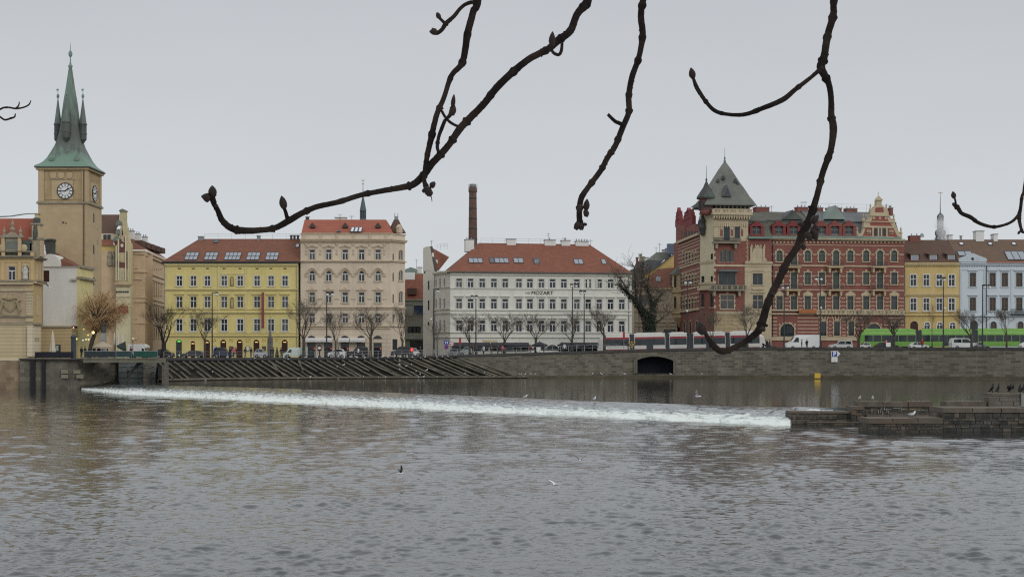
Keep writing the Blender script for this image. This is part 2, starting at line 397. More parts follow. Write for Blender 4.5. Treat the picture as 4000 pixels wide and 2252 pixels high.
def pipe(b,x,yt,yb,m=None,r=.07):
    u,z1=b.pt(x,yt,-.12); _,z0=b.pt(x,yb,-.12); mb=MB(); mb.tube([(u,-.14,z0),(u,-.14,z1)],r,6); mb.tube([(u,-.14,z1),(u,-.4,z1+.5)],r,6); return mb.build('drainpipe',m or greymetal,b.root)
def antenna(b,x,yt,yb,off):
    u,z1=b.pt(x,yt,off); _,z0=b.pt(x,yb,off); mb=MB(); mb.tube([(u,off,z0-.5),(u,off,z1)],.04,5)
    for k in (.75,.9): mb.tube([(u-.5,off,lerp(z0,z1,k)),(u+.5,off,lerp(z0,z1,k))],.02,4)
    return mb.build('antenna',iron,b.root)
# ================================================================ yellow corner block
def yellow_block():
    b=Bld('yellow_house','long yellow four storey house with brown tiled roof, five big skylights and gilt letters','house',641.4,250,1166,250,(600,820,2.4167))
    cols=[243,376,508,666,817,976,1108,1240]
    b.row(cols,1.02,622,716,0,'cross',sur='plain',sm=stucco_white_trim)
    b.row(cols,1.1,816,921,0,'cross',sur='hood',sm=stucco_yellow_trim)
    b.row(cols,1.1,1030,1143,0,'cross',sur='plain',sm=stucco_white_trim)
    warm=mat('lit_fanlight',(1.,.62,.25),emit=.9); green=mat('green_lit_fanlight',(.12,.8,.12),emit=.5)
    door=mat('dark_red_door',(.05,.022,.018),.5,.2)
    for i,(c,w,yt) in enumerate([(238,1.15,1220),(370,.85,1235),(503,1.2,1225),(657,1.15,1222),(812,1.15,1222),(970,1.15,1222),(1100,.9,1235),(1237,1.15,1222)]):
        u,z1=b.pt(c,yt); z0=-.1; h=round(z1-z0,2); w=round(w,2)
        b.holes.append((u-w/2,u+w/2,z0,z0+h,w/2))
        m=MB(); m.prism(outline(w-.02,h-.02,w/2),.0,.06,0); m.box(-w/2+.1,w/2-.1,-.05,.0,h-w*.52-.1,h-w*.52,0); m.box(-.03,.03,-.04,0,0,h-w*.55,0)
        o=m.build('door',door if i else darkwood,b.root,(u,.22,z0))
        l=MB()
        if i==0: l.prism([(-.33,h-.5),(.33,h-.5),(.28,h-.3),(0,h-.1),(-.28,h-.3)],-.08,-.01)
        else: l.box(-.27,.27,-.09,-.01,h-.55,h-.42)
        if i!=6: l.build('fanlight',green if i==0 else warm,o)
        if i==0: q=MB(); q.box(-.05,.5,-.08,-.01,.6,.75); q.build('lit_sign',mat('green_white_lit_sign',(.6,1.,.6),emit=.9),o)
    for yt,yb,pr in ((742,750,.28),(752,762,.14),(932,940,.14),(962,970,.3),(972,978,.15),(1156,1163,.15),(1180,1189,.3),(1190,1196,.14),(505,522,.35),(522,530,.18)): b.band(100,1365,yt,yb,pr)
    for x in (100,606,858,1345): b.band(x,x+20,530,742,.1); b.band(x,x+20,764,1150,.08)
    b.band(628,855,596,606,.12)
    for yt,yb in ((625,716),(822,924)):
        u,z1=b.pt(740,yt); _,z0=b.pt(740,yb); h=z1-z0; o=outline(.75,h,.37); m=MB(); m.ring([(u+x*1.3,z0+z*1.05) for x,z in o],[(u+x,z0+z) for x,z in o],-.1,.05)
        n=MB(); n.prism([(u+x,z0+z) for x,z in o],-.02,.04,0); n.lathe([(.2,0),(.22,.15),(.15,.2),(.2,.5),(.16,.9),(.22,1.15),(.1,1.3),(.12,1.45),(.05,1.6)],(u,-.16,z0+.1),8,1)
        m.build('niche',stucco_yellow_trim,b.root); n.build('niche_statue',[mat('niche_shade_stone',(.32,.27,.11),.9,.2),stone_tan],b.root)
    for c in cols:
        u,z=b.pt(c,552); b.trim.box(u-.28,u+.28,-.03,.05,z-.1,z+.12,1)
    b.finish([stucco_yellow_trim,iron])
    b.body(100,1365,500,stucco_yellow,14)
    r,rf=roof_hip(b,75,1384,488,430,1384,272,14,tiles_brown)
    g=MB(); u0,z=b.pt(75,494,-.55); u1,_=b.pt(1384,494,-.55); g.box(u0,u1,-.62,-.44,z-.12,z+.22); g.build('gutter',iron,b.root)
    for x0,x1,n in ((302,428,3),(487,611,3),(676,832,4),(886,1012,3),(1066,1188,3)):
        skylight(b,rf,x0+ (-18),x1-18,400,474,n,2)
    skylight(b,rf,1335,1372,320,355,1); skylight(b,rf,560,612,280,312,1,gm=slate)
    railing_roof(b,480,1380,268,7); box_chimney(b,425,470,255,280,7,greymetal,dy=1); box_chimney(b,980,1005,248,275,7,greymetal)
    for x in (1300,1330,1362): box_chimney(b,x-9,x+9,243,275,7,copper_dark,dy=.6)
    pipe(b,1353,520,1340); pipe(b,104,540,1340)
    ban=mat('faded_red_banner',(.22,.055,.06),.8,.15); u0,z1=b.pt(1018,780,-.9); u1,_=b.pt(1043,780,-.9); _,z0=b.pt(1018,1115,-.9); m=MB()
    m.box(u0,u1,-.92,-.87,z0,z1,0); m.tube([(lerp(u0,u1,.5),0,z1+.1),(lerp(u0,u1,.5),-1.2,z1+.1)],.04,5,1)
    m.build('banner',[ban,iron],b.root)
    L=MB(); gold=mat('gilt_letters',(.62,.36,.05),.35,.1,spec=.6)
    for ch,x in (('A',580),('M',732),('U',888),('N',1046),('T',1162)):
        u,z=b.pt(x,1242); text_into(L,ch,u,z,.95,-.06,align='CENTER')
    L.build('gilt_lettering',gold,b.root)
    for x0,x1,m in ((560,594,white),(715,750,brownwood),(872,904,white),(1025,1060,brownwood)):
        u0,z1=b.pt(x0,1284); u1,_=b.pt(x1,1284); _,z0=b.pt(x0,1327); q=MB(); q.box(u0,u1,-.08,.03,z0,z1,0); q.box(u0+.09,u1-.09,-.1,-.079,z0+.09,z1-.09,1); q.build('notice_case',[darkwood,m],b.root)
yellow_block()
# ================================================================ beige six storey house
def beige_house():
    b=Bld('beige_house','tall beige six storey house with stucco pediments and bright red roof','house',1174,250,1526,250,(1100,680,1.96))
    cols=[233,360,486,612,738]; dk=mat('olive_frame',(.14,.13,.11),.5,.15)
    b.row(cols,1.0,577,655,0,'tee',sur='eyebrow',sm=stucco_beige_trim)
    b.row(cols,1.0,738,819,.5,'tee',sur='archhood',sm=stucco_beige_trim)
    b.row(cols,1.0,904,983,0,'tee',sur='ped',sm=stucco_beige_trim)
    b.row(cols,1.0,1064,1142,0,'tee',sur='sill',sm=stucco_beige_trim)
    for c in (228,357,484,608,735):
        b.win(c,1.6,1235,1262,.3,'pair',darkwood,pane)
        u,z1=b.pt(c,1288); h=z1+.1; w=1.6; b.holes.append((u-w/2,u+w/2,-.1,z1))
        o=MB(); o.ring(outline(w,h),[(x*.9,.05+z*.93) for x,z in outline(w,h)],-.06,.06); o=o.build('shopfront',darkwood,b.root,(u,.2,-.1)); p=MB(); p.box(-w/2+.06,w/2-.06,0,.03,.06,h-.06); p.build('pane',pane,o)
        q=MB(); q.ball((.55,-.12,h*.62),.13,8); q.build('wall_lantern',mat('red_lit_lantern',(.9,.12,.08),emit=.5),o)
    for x0,x1 in ((183,392),(437,520),(526,640)):
        u0,z1=b.pt(x0,1262,-.3); u1,_=b.pt(x1,1262,-.3); m=MB(); a=mat('white_awning_cloth',(.6,.58,.56),.8,.1)
        m.add([(u0,0,z1+.25),(u1,0,z1+.25),(u1,-1.3,z1-.1),(u0,-1.3,z1-.1),(u1,-1.3,z1-.55),(u0,-1.3,z1-.55),(u0,0,z1+.18),(u1,0,z1+.18)],[(0,1,2,3),(3,2,4,5),(6,7,4,5),(0,3,5,6),(1,7,4,2)]); m.build('awning',a,b.root)
    for yt,yb,pr in ((497,505,.6),(505,516,.4),(516,526,.2),(659,668,.35),(668,676,.15),(1016,1022,.25),(1028,1034,.15),(1160,1166,.25),(1176,1182,.15),(450,458,.2)): b.band(145,836,yt,yb,pr)
    for c0,c1 in zip([145]+cols,cols+[835]):
        m=(c0+c1)/2; b.band(m-8,m+8,528,545,.18); b.band(m-14,m+14,768,786,.1); b.band(m-16,m+16,950,957,.1)
        for k in (575,600): b.band(m-7,m+7,k,k+16,.1)
    for k in range(10): y=1040+k*31; b.band(145,836,y,y+2,.012,1)
    for x in (172,297,423,549,675,800): b.band(x-8,x+8,458,496,.12)
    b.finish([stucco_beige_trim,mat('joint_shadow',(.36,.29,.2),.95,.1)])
    b.body(145,836,455,stucco_beige,16)
    r,rf=roof_hip(b,152,850,448,176,800,348,16,tiles_red,over=-.8,half=6.5)
    for c in (237,488,739):
        p=on_roof(b,rf,c,410,-.8); m=MB(); m.prism([(-.55,0),(.55,0),(.55,.3),(0,1.0),(-.55,.3)],-.5,2.2,0); m.prism([(-.3,.05),(.3,.05),(.3,.35),(0,.7),(-.3,.35)],-.53,-.48,1); m.build('dormer',[tiles_dark,darkwood],b.root,p)
    for k in range(3): skylight(b,rf,524+k*30,551+k*30,408,446,1,over=-.8,gm=mat('bright_skylight_glass',(.5,.5,.55),.15,.05,spec=.8))
    skylight(b,rf,420,452,436,447,1,over=-.8)
    box_chimney(b,412,496,337,352,8,stucco_grey,dy=1.5); box_chimney(b,186,210,330,350,8,copper_dark,dy=.6); antenna(b,448,305,345,7); antenna(b,537,318,350,7)
    # splayed corner bay
    k=Bld('corner_bay','x','x',1526,250,1582,253,(1100,680,1.96))
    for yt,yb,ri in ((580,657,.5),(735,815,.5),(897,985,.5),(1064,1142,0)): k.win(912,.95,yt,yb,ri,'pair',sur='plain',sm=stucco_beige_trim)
    for yt,yb in ((610,660),(755,820),(918,985),(1070,1140)): k.win(855,.35,yt,yb,0,'none',fm=dk)
    k.win(868,1.3,1262,1345,0,'pair',darkwood)
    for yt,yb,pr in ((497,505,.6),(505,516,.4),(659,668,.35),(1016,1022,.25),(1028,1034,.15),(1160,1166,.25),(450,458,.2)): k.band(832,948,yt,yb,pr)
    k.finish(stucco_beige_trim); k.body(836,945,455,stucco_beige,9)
    u,z=k.pt(878,450,3); m=MB(); m.lathe([(1.95,0),(1.1,1.3),(.5,2.6)],(u,3,z),8,0); m.tube([(u-.45,3,z+2.5),(u-.45,3,z+3.9)],.06,5,1); m.tube([(u+.45,3,z+2.5),(u+.45,3,z+3.9)],.06,5,1); m.box(u-.45,u+.45,2.9,3.1,z+2.6,z+3.3,1)
    m.build('corner_spire',[tiles_dark,greymetal],k.root)
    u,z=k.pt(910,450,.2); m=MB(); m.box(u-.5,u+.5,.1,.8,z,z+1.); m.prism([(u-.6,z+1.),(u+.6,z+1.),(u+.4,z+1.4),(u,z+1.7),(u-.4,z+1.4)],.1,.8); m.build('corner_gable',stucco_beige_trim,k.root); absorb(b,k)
beige_house()
# ================================================================ white hotel and its neighbour
def hotel():
    V=(1600,700,2.014); W=(2050,900,2.788)
    b=Bld('hotel','long white four storey hotel with orange tiled roof and dark capital lettering','hotel',1759,262,2468,267.5,V)
    def cv(x,y): px,py=W[0]+x/W[2],W[1]+y/W[2]; return (px-V[0])*V[2],(py-V[1])*V[2]
    cols=[389,479,571,663,752,860]+[cv(x,0)[0] for x in (55,180,302,425,567,690,810,933,1056)]
    dk=mat('grey_sash',(.30,.30,.30),.5,.1)
    n=len(cols)
    def yy(c,y): return y+ (c-389)*.0055
    for c in cols:
        pm=pane2 if random.random()<.3 else pane
        b.win(c,1.12,yy(c,780),yy(c,850),0,'tee',sur='plain',sm=stucco_white_trim,pm=pm)
        b.win(c,1.12,yy(c,938),yy(c,1017),0,'tee',sur='hood',sm=stucco_white_trim,pm=pm)
        b.win(c,1.12,yy(c,1108),yy(c,1195),0,'tee',sur='hood',sm=stucco_white_trim)
    x0,x1=320,1748
    for yt,yb,pr in ((724,738,.5),(738,750,.3),(853,860,.18),(1020,1030,.22),(1052,1060,.22),(1199,1206,.25),(1236,1244,.22)):
        a,z1=b.pt(x0,yt); c,_=b.pt(x1,yt); _,z0=b.pt(x0,yb); b.trim.box(a,c,-pr,.05,z0,z1)
    for c in (430,525,617,707,1404,1470,1540,1610,1680): b.band(c-9,c+9,782,850,.08)
    for c in (430,525,617,707,805,905): b.band(c-20,c+20,1062,1085,.06)
    for c in cols:
        pass
    # arched cafe front and dark awnings
    for c in (cv(18,0)[0],cv(160,0)[0],cv(300,0)[0]):
        b.win(c,2.6,1300,1345,.35,'pair',darkwood,pane)
    for c in (375,470,570,680,790,890)+tuple(cv(x,0)[0] for x in (430,560,690,800,950,1080)): b.win(c,2.2,1318,1352,0,'pair',darkwood,pane)
    aw=mat('charcoal_awning_cloth',(.045,.047,.055),.8,.2)
    for xa,xb in ((330,630),(640,790),(795,935),(cv(390,0)[0],cv(640,0)[0]),(cv(650,0)[0],cv(850,0)[0])):
        u0,z1=b.pt(xa,1282); u1,_=b.pt(xb,1282); m=MB(); m.add([(u0,0,z1),(u1,0,z1),(u1,-1.6,z1-.55),(u0,-1.6,z1-.55),(u1,-1.6,z1-.95),(u0,-1.6,z1-.95),(u0,0,z1-.1),(u1,0,z1-.1)],[(0,1,2,3),(3,2,4,5),(6,7,4,5),(0,3,5,6),(1,7,4,2)]); m.build('awning',aw,b.root)
    b.finish(stucco_white_trim)
    b.body(320,1748,728,stucco_white,18)
    L=MB(); u,z=b.pt(*cv(70,695)); u2,_=b.pt(*cv(305,695)); text_into(L,'MOZART',u,z,1.04,-.1,width=u2-u); u3,_=b.pt(*cv(4,690)); text_into(L,'THE',u3,z+.12,.5,-.1,width=(u-u3)*.8,mi=1)
    L.build('hotel_lettering',[mat('dark_letters',(.03,.03,.028),.4,.1),mat('green_letters',(.12,.2,.12),.5,.1)],b.root)
    L=MB(); u,z=b.pt(cv(0,0)[0] if 0 else (1885-1600)*2.014,(1334-700)*2.014); text_into(L,'Restaurant',u,z,.62,-.1,width=3.0); L.build('restaurant_lettering',mat('gilt_letters',(.62,.36,.05)),b.root)
    r,rf=roof_hip(b,300,1760,726,545,cv(700,0)[0],500,18,tiles_orange,over=.5)
    a,_=b.pt(300,728,-.6); c,_=b.pt(1760,728,-.6); z=rf[0]; g=MB(); g.box(a,c,-.62,-.46,z-.2,z+.12); g.build('gutter',mat('dull_gutter',(.1,.085,.075),.5,.1),b.root)
    for x0,x1,k in ((470,585,3),(675,790,3),(825,905,2),(983,1030,1)): skylight(b,rf,x0-4,x1-4,620,660,k,over=.5)
    skylight(b,rf,632,672,618,660,1,over=.5,gm=slate)
    for x0,x1,k in ((108,160,1),(542,645,2),(843,895,1)):
        p,q=cv(x0,312); s,t=cv(x1,370); skylight(b,rf,p,s,q,t,k,over=.5)
    wc=mat('white_render_chimney',(.6,.6,.58),.9,.1)
    box_chimney(b,435,502,478,540,8,wc,dy=2.2,pots=2); box_chimney(b,762,832,473,505,9,wc)
    for xa,xb,y0,y1,k in ((212,330,108,155,1),(395,490,113,160,1),(548,690,122,165,5)):
        p,q=cv(xa,y0); s,t=cv(xb,y1); box_chimney(b,p,s,q,t,9,wc,pots=k)
    railing_roof(b,560,1400,497,9); p,q=cv(255,25); antenna(b,p,q,q+90,9); p,q=cv(433,75); antenna(b,p,q,q+40,9); p,q=cv(718,100); antenna(b,p,q,q+40,9)
    p,q=cv(1165,480); pipe(b,1725,750,1340)
    # splayed left corner
    k=Bld('hotel_corner','x','x',1697,268,1759,262,V)
    for x in (240,273):
        for yt,yb in ((782,850),(938,1017),(1108,1195)): k.win(x,.7,yt,yb,0,'tee',fm=dk,sur='sill',sm=stucco_white_trim,pm=mat('pale_blind',(.42,.42,.38),.6,.1))
    for yt,yb in ((790,850),(945,1017),(1115,1195)): k.win(209,.5,yt,yb,0,'none',fm=dk,pm=mat('pale_blind',(.42,.42,.38)))
    for yt,yb,pr in ((732,742,.5),(742,752,.3),(853,860,.18),(1020,1030,.22),(1052,1060,.22),(1199,1206,.25),(1238,1246,.22)): k.band(192,322,yt,yb,pr)
    k.finish(stucco_white_trim); k.body(195,320,733,stucco_white,7); pipe(k,196,745,1340); absorb(b,k)
    return b
H=hotel()
def firewall_house():
    V=(1600,700,2.014)
    b=Bld('firewall_house','narrow house with tall blank pale side wall and red roof beside white hotel','house',1653,272,1697,270,V)
    for yt,yb in ((640,740),(798,868),(950,1028),(1120,1150)): b.win((118 if yt<700 else 149),.42,yt,yb,0,'none',darkwood,pane)
    b.finish(stucco_grey); b.body(106,198,720,stucco_grey,14)
    m=MB(); P=[b.pt(x,y) for x,y in ((106,722),(106,540),(135,528),(163,527),(176,585),(199,722))]; m.prism(P,0.0,.5); m.build('gable_wall',stucco_grey,b.root)
    f=MB(); P=[b.pt(x,y) for x,y in ((162.5,526),(165,526),(200.5,722),(198,722))]; f.prism(P,-.05,.6); f.build('gable_flashing',copper_dark,b.root)
    A=b.p3(165,532,.6); B_=b.p3(312,612,9); D=b.p3(205,722,.6); E=b.p3(230,716,2.)
    m=MB(); m.add([A,B_,E,D],[(0,1,2,3)]); A2=b.p3(165,532,10); m.add([A,A2,B_],[(0,1,2)]); m.build('roof',tiles_orange,b.root)
    m=MB(); u,z=b.pt(221,650,2.5); m.box(u-.3,u+.3,1.6,2.2,z-.4,z+.4); m.build('roof_hatch',white,b.root)
    antenna(b,172,480,535,3); railing_roof(b,215,300,545,9)
firewall_house()
def low_orange_house():
    b=Bld('low_house','low grey green house with rust orange roof behind beige corner house','house',1578,285,1656,285,(1100,680,1.96))
    b.win(1053,2.1,1005,1080,0,'none',darkwood,mat('blue_glass',(.02,.04,.08),.1,.2)); b.win(975,1.8,1000,1080,0,'none',mat('dull_plaster',(.25,.25,.22)),mat('dull_plaster',(.25,.25,.22)))
    b.win(1050,3.6,1275,1345,0,'pair',darkwood,pane); 
    for c in (985,1015,1045): b.win(c,1.1,1165,1215,0,'pair',darkwood)
    b.band(930,1090,1238,1262,.5); b.band(930,1090,958,966,.3); b.band(930,1090,1080,1084,.15)
    b.finish(mat('dull_plaster',(.25,.25,.22),.9,.15)); b.body(925,1100,962,mat('grey_green_plaster',(.22,.225,.185),.9,.2,streak=.4),10)
    m=MB(); m.add([b.p3(925,962,-.3),b.p3(1100,962,-.3),b.p3(1100,764,5),b.p3(925,764,5),b.p3(1100,962,10),b.p3(925,962,10)],[(0,1,2,3),(3,2,4,5)]); m.build('roof',tiles_orange,b.root)
    m=MB(); u,z=b.pt(999,900,1.2); m.box(u-1,u+1,0,2.4,z-.6,z+.75); m.build('dormer',tiles_dark,b.root)
    u,z=b.pt(980,780,4.4); m=MB(); m.frustum(u-1.2,u+1.2,3.8,4.6,z-.8,z+.8,0,.3); m.build('roof_hatch',white,b.root)
low_orange_house()
def copper_roof_house():
    b=Bld('green_roofed_house','distant house with pale green copper roof and white chimney above rust orange roof','house',1570,330,1660,330,(1100,680,1.96))
    b.body(925,1082,757,mat('dull_plaster',(.25,.25,.22)),12)
    m=MB(); P=[b.pt(x,y) for x,y in ((925,757),(1037,757),(1037,727),(990,711),(940,730),(925,735))]; m.prism(P,.0,9); m.build('roof',mat('pale_copper_roof',(.19,.24,.21),.6,.15),b.root)
    box_chimney(b,1040,1074,716,770,2,mat('white_render_chimney',(.6,.6,.58)),dy=2); antenna(b,1033,650,715,4)
copper_roof_house()
# ================================================================ houses in the gap beside the ivy tree
def gap_houses():
    W=(2050,900,2.788)
    b=Bld('beige_tiled_house','beige house with brown tiled roof half hidden by ivy covered tree','house',2476,285,2640,285,W)
    for x in (1287,1328): b.win(x,.8,700,800,0,'none',mat('dull_frame',(.3,.27,.22)),pane2,sur='sill')
    b.win(1580,2.4,1075,1130,0,'none',darkwood,pane)
    for yt,yb,pr in ((628,640,.5),(640,650,.25),(870,880,.2),(990,1000,.2),(1030,1040,.2)): b.band(1190,1660,yt,yb,pr)
    for k in range(4): b.band(1530,1562,690+k*100,715+k*100,.15)
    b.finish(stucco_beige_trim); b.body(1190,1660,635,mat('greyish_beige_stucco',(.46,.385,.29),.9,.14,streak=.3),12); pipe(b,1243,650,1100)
    m=MB(); m.add([b.p3(1190,642,-.4),b.p3(1665,618,-.4),b.p3(1665,400,7),b.p3(1450,420,7),b.p3(1665,618,14),b.p3(1190,642,14)],[(0,1,2,3),(0,3,5),(3,2,4,5)]); m.build('roof',tiles_brown,b.root)
    u,z=b.pt(1450,533,3); m=MB(); m.box(u-.5,u+.5,2,3,z-.4,z+.6); m.build('skylight',skyglass,b.root)
    b=Bld('yellow_gable_house','yellow gable wall with grey roof rising behind brown tiled roof','house',2500,300,2650,300,W)
    m=MB(); P=[b.pt(x,y) for x,y in ((1318,700),(1318,468),(1480,375),(1625,262),(1665,240),(1665,700))]; m.prism(P,0,8); m.build('wall',mat('ochre_stucco',(.55,.42,.17),.9,.12,streak=.15),b.root)
    m=MB(); P=[b.pt(x,y) for x,y in ((1310,470),(1480,366),(1625,252),(1625,262),(1480,376),(1318,478))]; m.prism(P,-.4,8.5); m.build('roof',slate,b.root)
    m=MB(); P=[b.pt(x,y) for x,y in ((1330,455),(1340,320),(1520,320),(1470,375))]; m.prism(P,2.,9); m.build('mansard',mat('bluish_slate',(.085,.095,.11),.6,.2),b.root)
    m=MB(); P=[b.pt(x,y) for x,y in ((1345,310),(1450,225),(1560,225),(1620,260),(1520,318))]; m.prism(P,3,9); m.build('penthouse_wall',mat('dull_plaster',(.25,.25,.22)),b.root)
    wc=mat('white_render_chimney',(.6,.6,.58))
    for x0,x1,yt,yb in ((1495,1525,215,260),(1530,1560,200,280)): box_chimney(b,x0,x1,yt,yb,4,wc)
    antenna(b,1467,135,225,5); antenna(b,1430,180,235,5)
    m=MB(); u,z=b.pt(1595,200,1); m.box(u-.9,u+.9,.5,2.5,z-1.2,z+1.2); m.build('roof_unit',mat('blue_grey_metal',(.1,.13,.18),.5,.1),b.root)
    b=Bld('grey_mansard_house','cluttered grey mansard house with brick chimney stacks behind ivy covered tree','house',2462,310,2530,310,W)
    m=MB(); P=[b.pt(x,y) for x,y in ((1150,700),(1150,430),(1215,395),(1240,330),(1340,330),(1340,700))]; m.prism(P,0,8); m.build('wall',mat('dark_plaster',(.13,.12,.105),.9,.3,streak=.4),b.root)
    for x0,x1,yt,yb,mm in ((1212,1234,298,420,brick_red),(1250,1275,262,330,stone_grey),(1278,1305,290,340,stone_grey),(1316,1345,298,340,wc)): box_chimney(b,x0,x1,yt,yb,1,mm)
    for c in (1262,1305): b.win(c,1.2,350,440,0,'pair',darkwood,nh=True,y=-.1)
gap_houses()
# ================================================================ red brick corner house with tower
def brick_tower():
    V=(2580,600,1.768)
    b=Bld('brick_tower_house','red brick corner house with square tower, grey pyramid roof and cream bands','house',2790,262,3013,263.5,V)
    T=.0
    gf=mat('dull_green_frame',(.12,.14,.12),.5,.2)
    # tower front x370..605, cream bay 580..765
    for c in (385,457,530): b.win(c,1.05 if c!=457 else 1.2,498,600 if c==457 else 585,0,'none',gf,pane,sur='plain',sm=brick_cream)
    for c in (420,442,468,495): b.win(c,.85,662 if c in(442,468) else 672,750,0,'none',brick_cream,pane2)
    b.win(460,3.2,815,922,0,'pair',gf,pane,sur='plain',sm=stone_grey)
    b.win(461,2.6,975,1072,0,'cross',brick_cream,pane2,sur='quoin',sm=brick_cream)
    b.win(462,6.2,1168,1262,.5,'bars',darkwood,pane,sur='plain',sm=brick_cream)
    b.win(671,1.6,682,742,.3,'pair',gf,pane,sur='plain',sm=brick_cream)
    b.win(671,1.9,826,905,0,'pair',gf,pane,sur='plain',sm=brick_cream)
    b.win(673,2.0,975,1072,0,'cross',brick_cream,pane,sur='hood',sm=brick_cream)
    for yt,yb,pr in ((765,778,.15),(1088,1100,.3),(1100,1112,.15)): b.band(370,765,yt,yb,pr)
    for yt,yb,pr in ((745,756,.4),(756,764,.2),(808,814,.12),(930,940,.3)): b.band(580,772,yt,yb,pr) if yt!=930 else b.band(632,712,yt,yb,pr)
    for k in range(10):     # quoins on the tower edge
        b.band(370,382 if k%2 else 378,668+k*42,688+k*42,.06); b.band(592 if k%2 else 596,606,600+k*15,608+k*15,.06)
    for x in (625,712): b.band(x-7,x+7,640,745,.25)
    b.shape([(612,742),(630,700),(640,660),(655,640),(672,628),(690,640),(704,660),(712,700),(738,742)],-.12,.04)
    for x in (628,655,690,716): b.shape([(x-7,645),(x+7,645),(x,622)],-.3,.0)
    b.shape([(632,808),(672,788),(712,808)],-.2,.05)
    for k in range(14): y=1110+k*9.5; b.band(372,765,y,y+3.2,.03,1)
    b.finish([brick_cream,stone_tan],'stone_bands')
    H=list(b.holes)
    def sub(x0,x1,yt,yb,m,name='wall',dy=0.):
        a,z1=b.pt(x0,yt); c,_=b.pt(x1,yt); _,z0=b.pt(x0,yb); q=MB(); hs=[h for h in H if a-.01<=h[0] and h[1]<=c+.01 and h[2]<z1-.01 and h[3]>z0+.01]
        q.wall(a,c,z0,z1,hs); return q.build(name,m,b.root)
    sub(370,606,432,600,brick_cream,'tower_top_wall'); sub(370,606,600,1100,brick_red); sub(370,606,1100,1345,mat('sooty_sandstone',(.30,.24,.15),.9,.25,streak=.4),'ground_floor_wall')
    sub(606,766,580,748,brick_red,'upper_wall'); 
    a,z1=b.pt(580,748); c,_=b.pt(766,748); q=MB(); q.wall(a,c,-1,z1,[(h[0],h[1],h[2],h[3],h[4]) for h in H if h[0]>a-.01],y=-.06); 
    q.box(a,a+.05,-.06,.05,-1,z1); q.build('cream_bay_wall',brick_cream,b.root)
    a,z1=b.pt(370,440); c,_=b.pt(606,440); e,z2=b.pt(766,582); q=MB(); q.box(a+.05,c-.02,.36,11,-1,z1); q.box(c,e,.36,16,-1,z2); q.box(c-.3,c-.02,.02,.36,z2-2,z1); q.build('core_wall',brick_red,b.root)
    # cream brick panels between slim windows
    m=MB()
    for x in (421,493,563): a,z1=b.pt(x-8,525); c,_=b.pt(x+8,525); _,z0=b.pt(x,568); m.box(a,c,-.04,.05,z0,z1,0); m.ball(((a+c)/2,-.05,z1+.35),.3,8,sy=.3,mi=1)
    for k in range(16):
        u,z=b.pt(374+k*14.6,482); m.prism([(u-.18,z-.55),(u,z-.75),(u+.18,z-.55),(u+.18,z),(u-.18,z)],-.15,.05,1)
    m.build('brick_panels',[brick_red,brick_cream],b.root)
    # gallery with balustrade
    m=MB(); a,z0=b.pt(360,432,-.9); c,_=b.pt(636,432,-.9); _,z1=b.pt(360,402,-.9); zt=b.pt(360,378,-.9)[1]
    m.box(a,c,-.9,9.5,z0+.35,z1); m.box(a+.25,c-.25,-.55,9.2,z0-.1,z0+.35)
    for k in range(15):
        u=lerp(a+.4,c-.6,k/14); m.box(u-.12,u+.12,-.7,.1,z0-.45,z0+.3)
    m.box(a,c,-.9,-.7,zt-.2,zt); m.box(a,a+.2,-.9,9.5,zt-.2,zt); m.box(c-.2,c,-.9,9.5,zt-.2,zt)
    for k in range(30): u=lerp(a+.15,c-.15,k/29); w=.22 if k%6==0 else .09; m.box(u-w,u+w,-.87,-.73,z1,zt-.2)
    m.build('gallery',brick_cream,b.root)
    m=MB(); a,z0=b.pt(385,402,1.2); c,_=b.pt(612,402,1.2); _,z1=b.pt(385,345,1.2); m.box(a,c,1.2,8.5,z0-.5,z1+.3,0)
    for k in range(9): u=lerp(a,c,k/8); m.box(u-.15,u+.15,1.1,1.3,z0,z1,1)
    m.build('lantern_storey',[darkwood,brick_cream],b.root)
    # pyramid roof with flared eaves
    apx,apz=b.pt(438,58,5); cl,zl=b.pt(340,345,-.6); cr,_=b.pt(640,345,-.6); k_=(cr-cl)/300.; ml,mz=b.pt(372,300,1.3); 
    z3=b.pt(400,308,1)[1]; q=MB(); cx=apx-.25; k_*=.87; hw=202*k_
    zy=lambda y:b.pt(400,y,2.5)[1]; prof=[(hw,zl-.25),(hw,zl),(178*k_,zy(322)),(163*k_,zy(303)),(132*k_,zy(250)),(99*k_,zy(200)),(70*k_,zy(150)),(40*k_,zy(98)),(.12,apz)]
    cy=4.4
    o=[];
    for r,z in prof: o+=[(cx+(apx-cx)*max(0,(z-zl)/(apz-zl))+sx*r,cy+sy*r*.95,z) for sx,sy in ((-1,-1),(1,-1),(1,1),(-1,1))]
    q.add(o,[(i*4+k,i*4+(k+1)%4,(i+1)*4+(k+1)%4,(i+1)*4+k) for i in range(8) for k in range(4)]+[(0,1,2,3),(32,33,34,35)])
    ro=q.build('tower_roof',mat('grey_tower_slate',(.125,.13,.115),.65,.3,scale=.6,streak=.35,kind='rows',bh=.4,mort=.3,col2=(.165,.172,.145),fine=.8),b.root)
    q=MB(); q.lathe([(.12,0),(.3,.3),(.12,.6),(.22,.9),(.05,1.3),(.03,3.)],(apx,cy,apz-.2),6); q.build('finial',copper_pale,b.root)
    u,z=b.pt(453,295,.6); m=MB(); m.prism([(-1.,0),(1.,0),(0,2.3)],-.4,2.5,0); m.prism([(-.65,.15),(.65,.15),(0,1.8)],-.45,-.38,1); m.build('dormer',[slate,darkwood],b.root,(u,.15,z))
    for x,y in ((390,188),(512,190),(527,215),(433,166)): u,z=b.pt(x,y,2.2 if y<180 else 2.4); m=MB(); m.prism([(-.4,0),(.4,0),(0,.8)],-.3,1.6); m.build('roof_vent',darkwood,b.root,(u,1.9,z-.3))
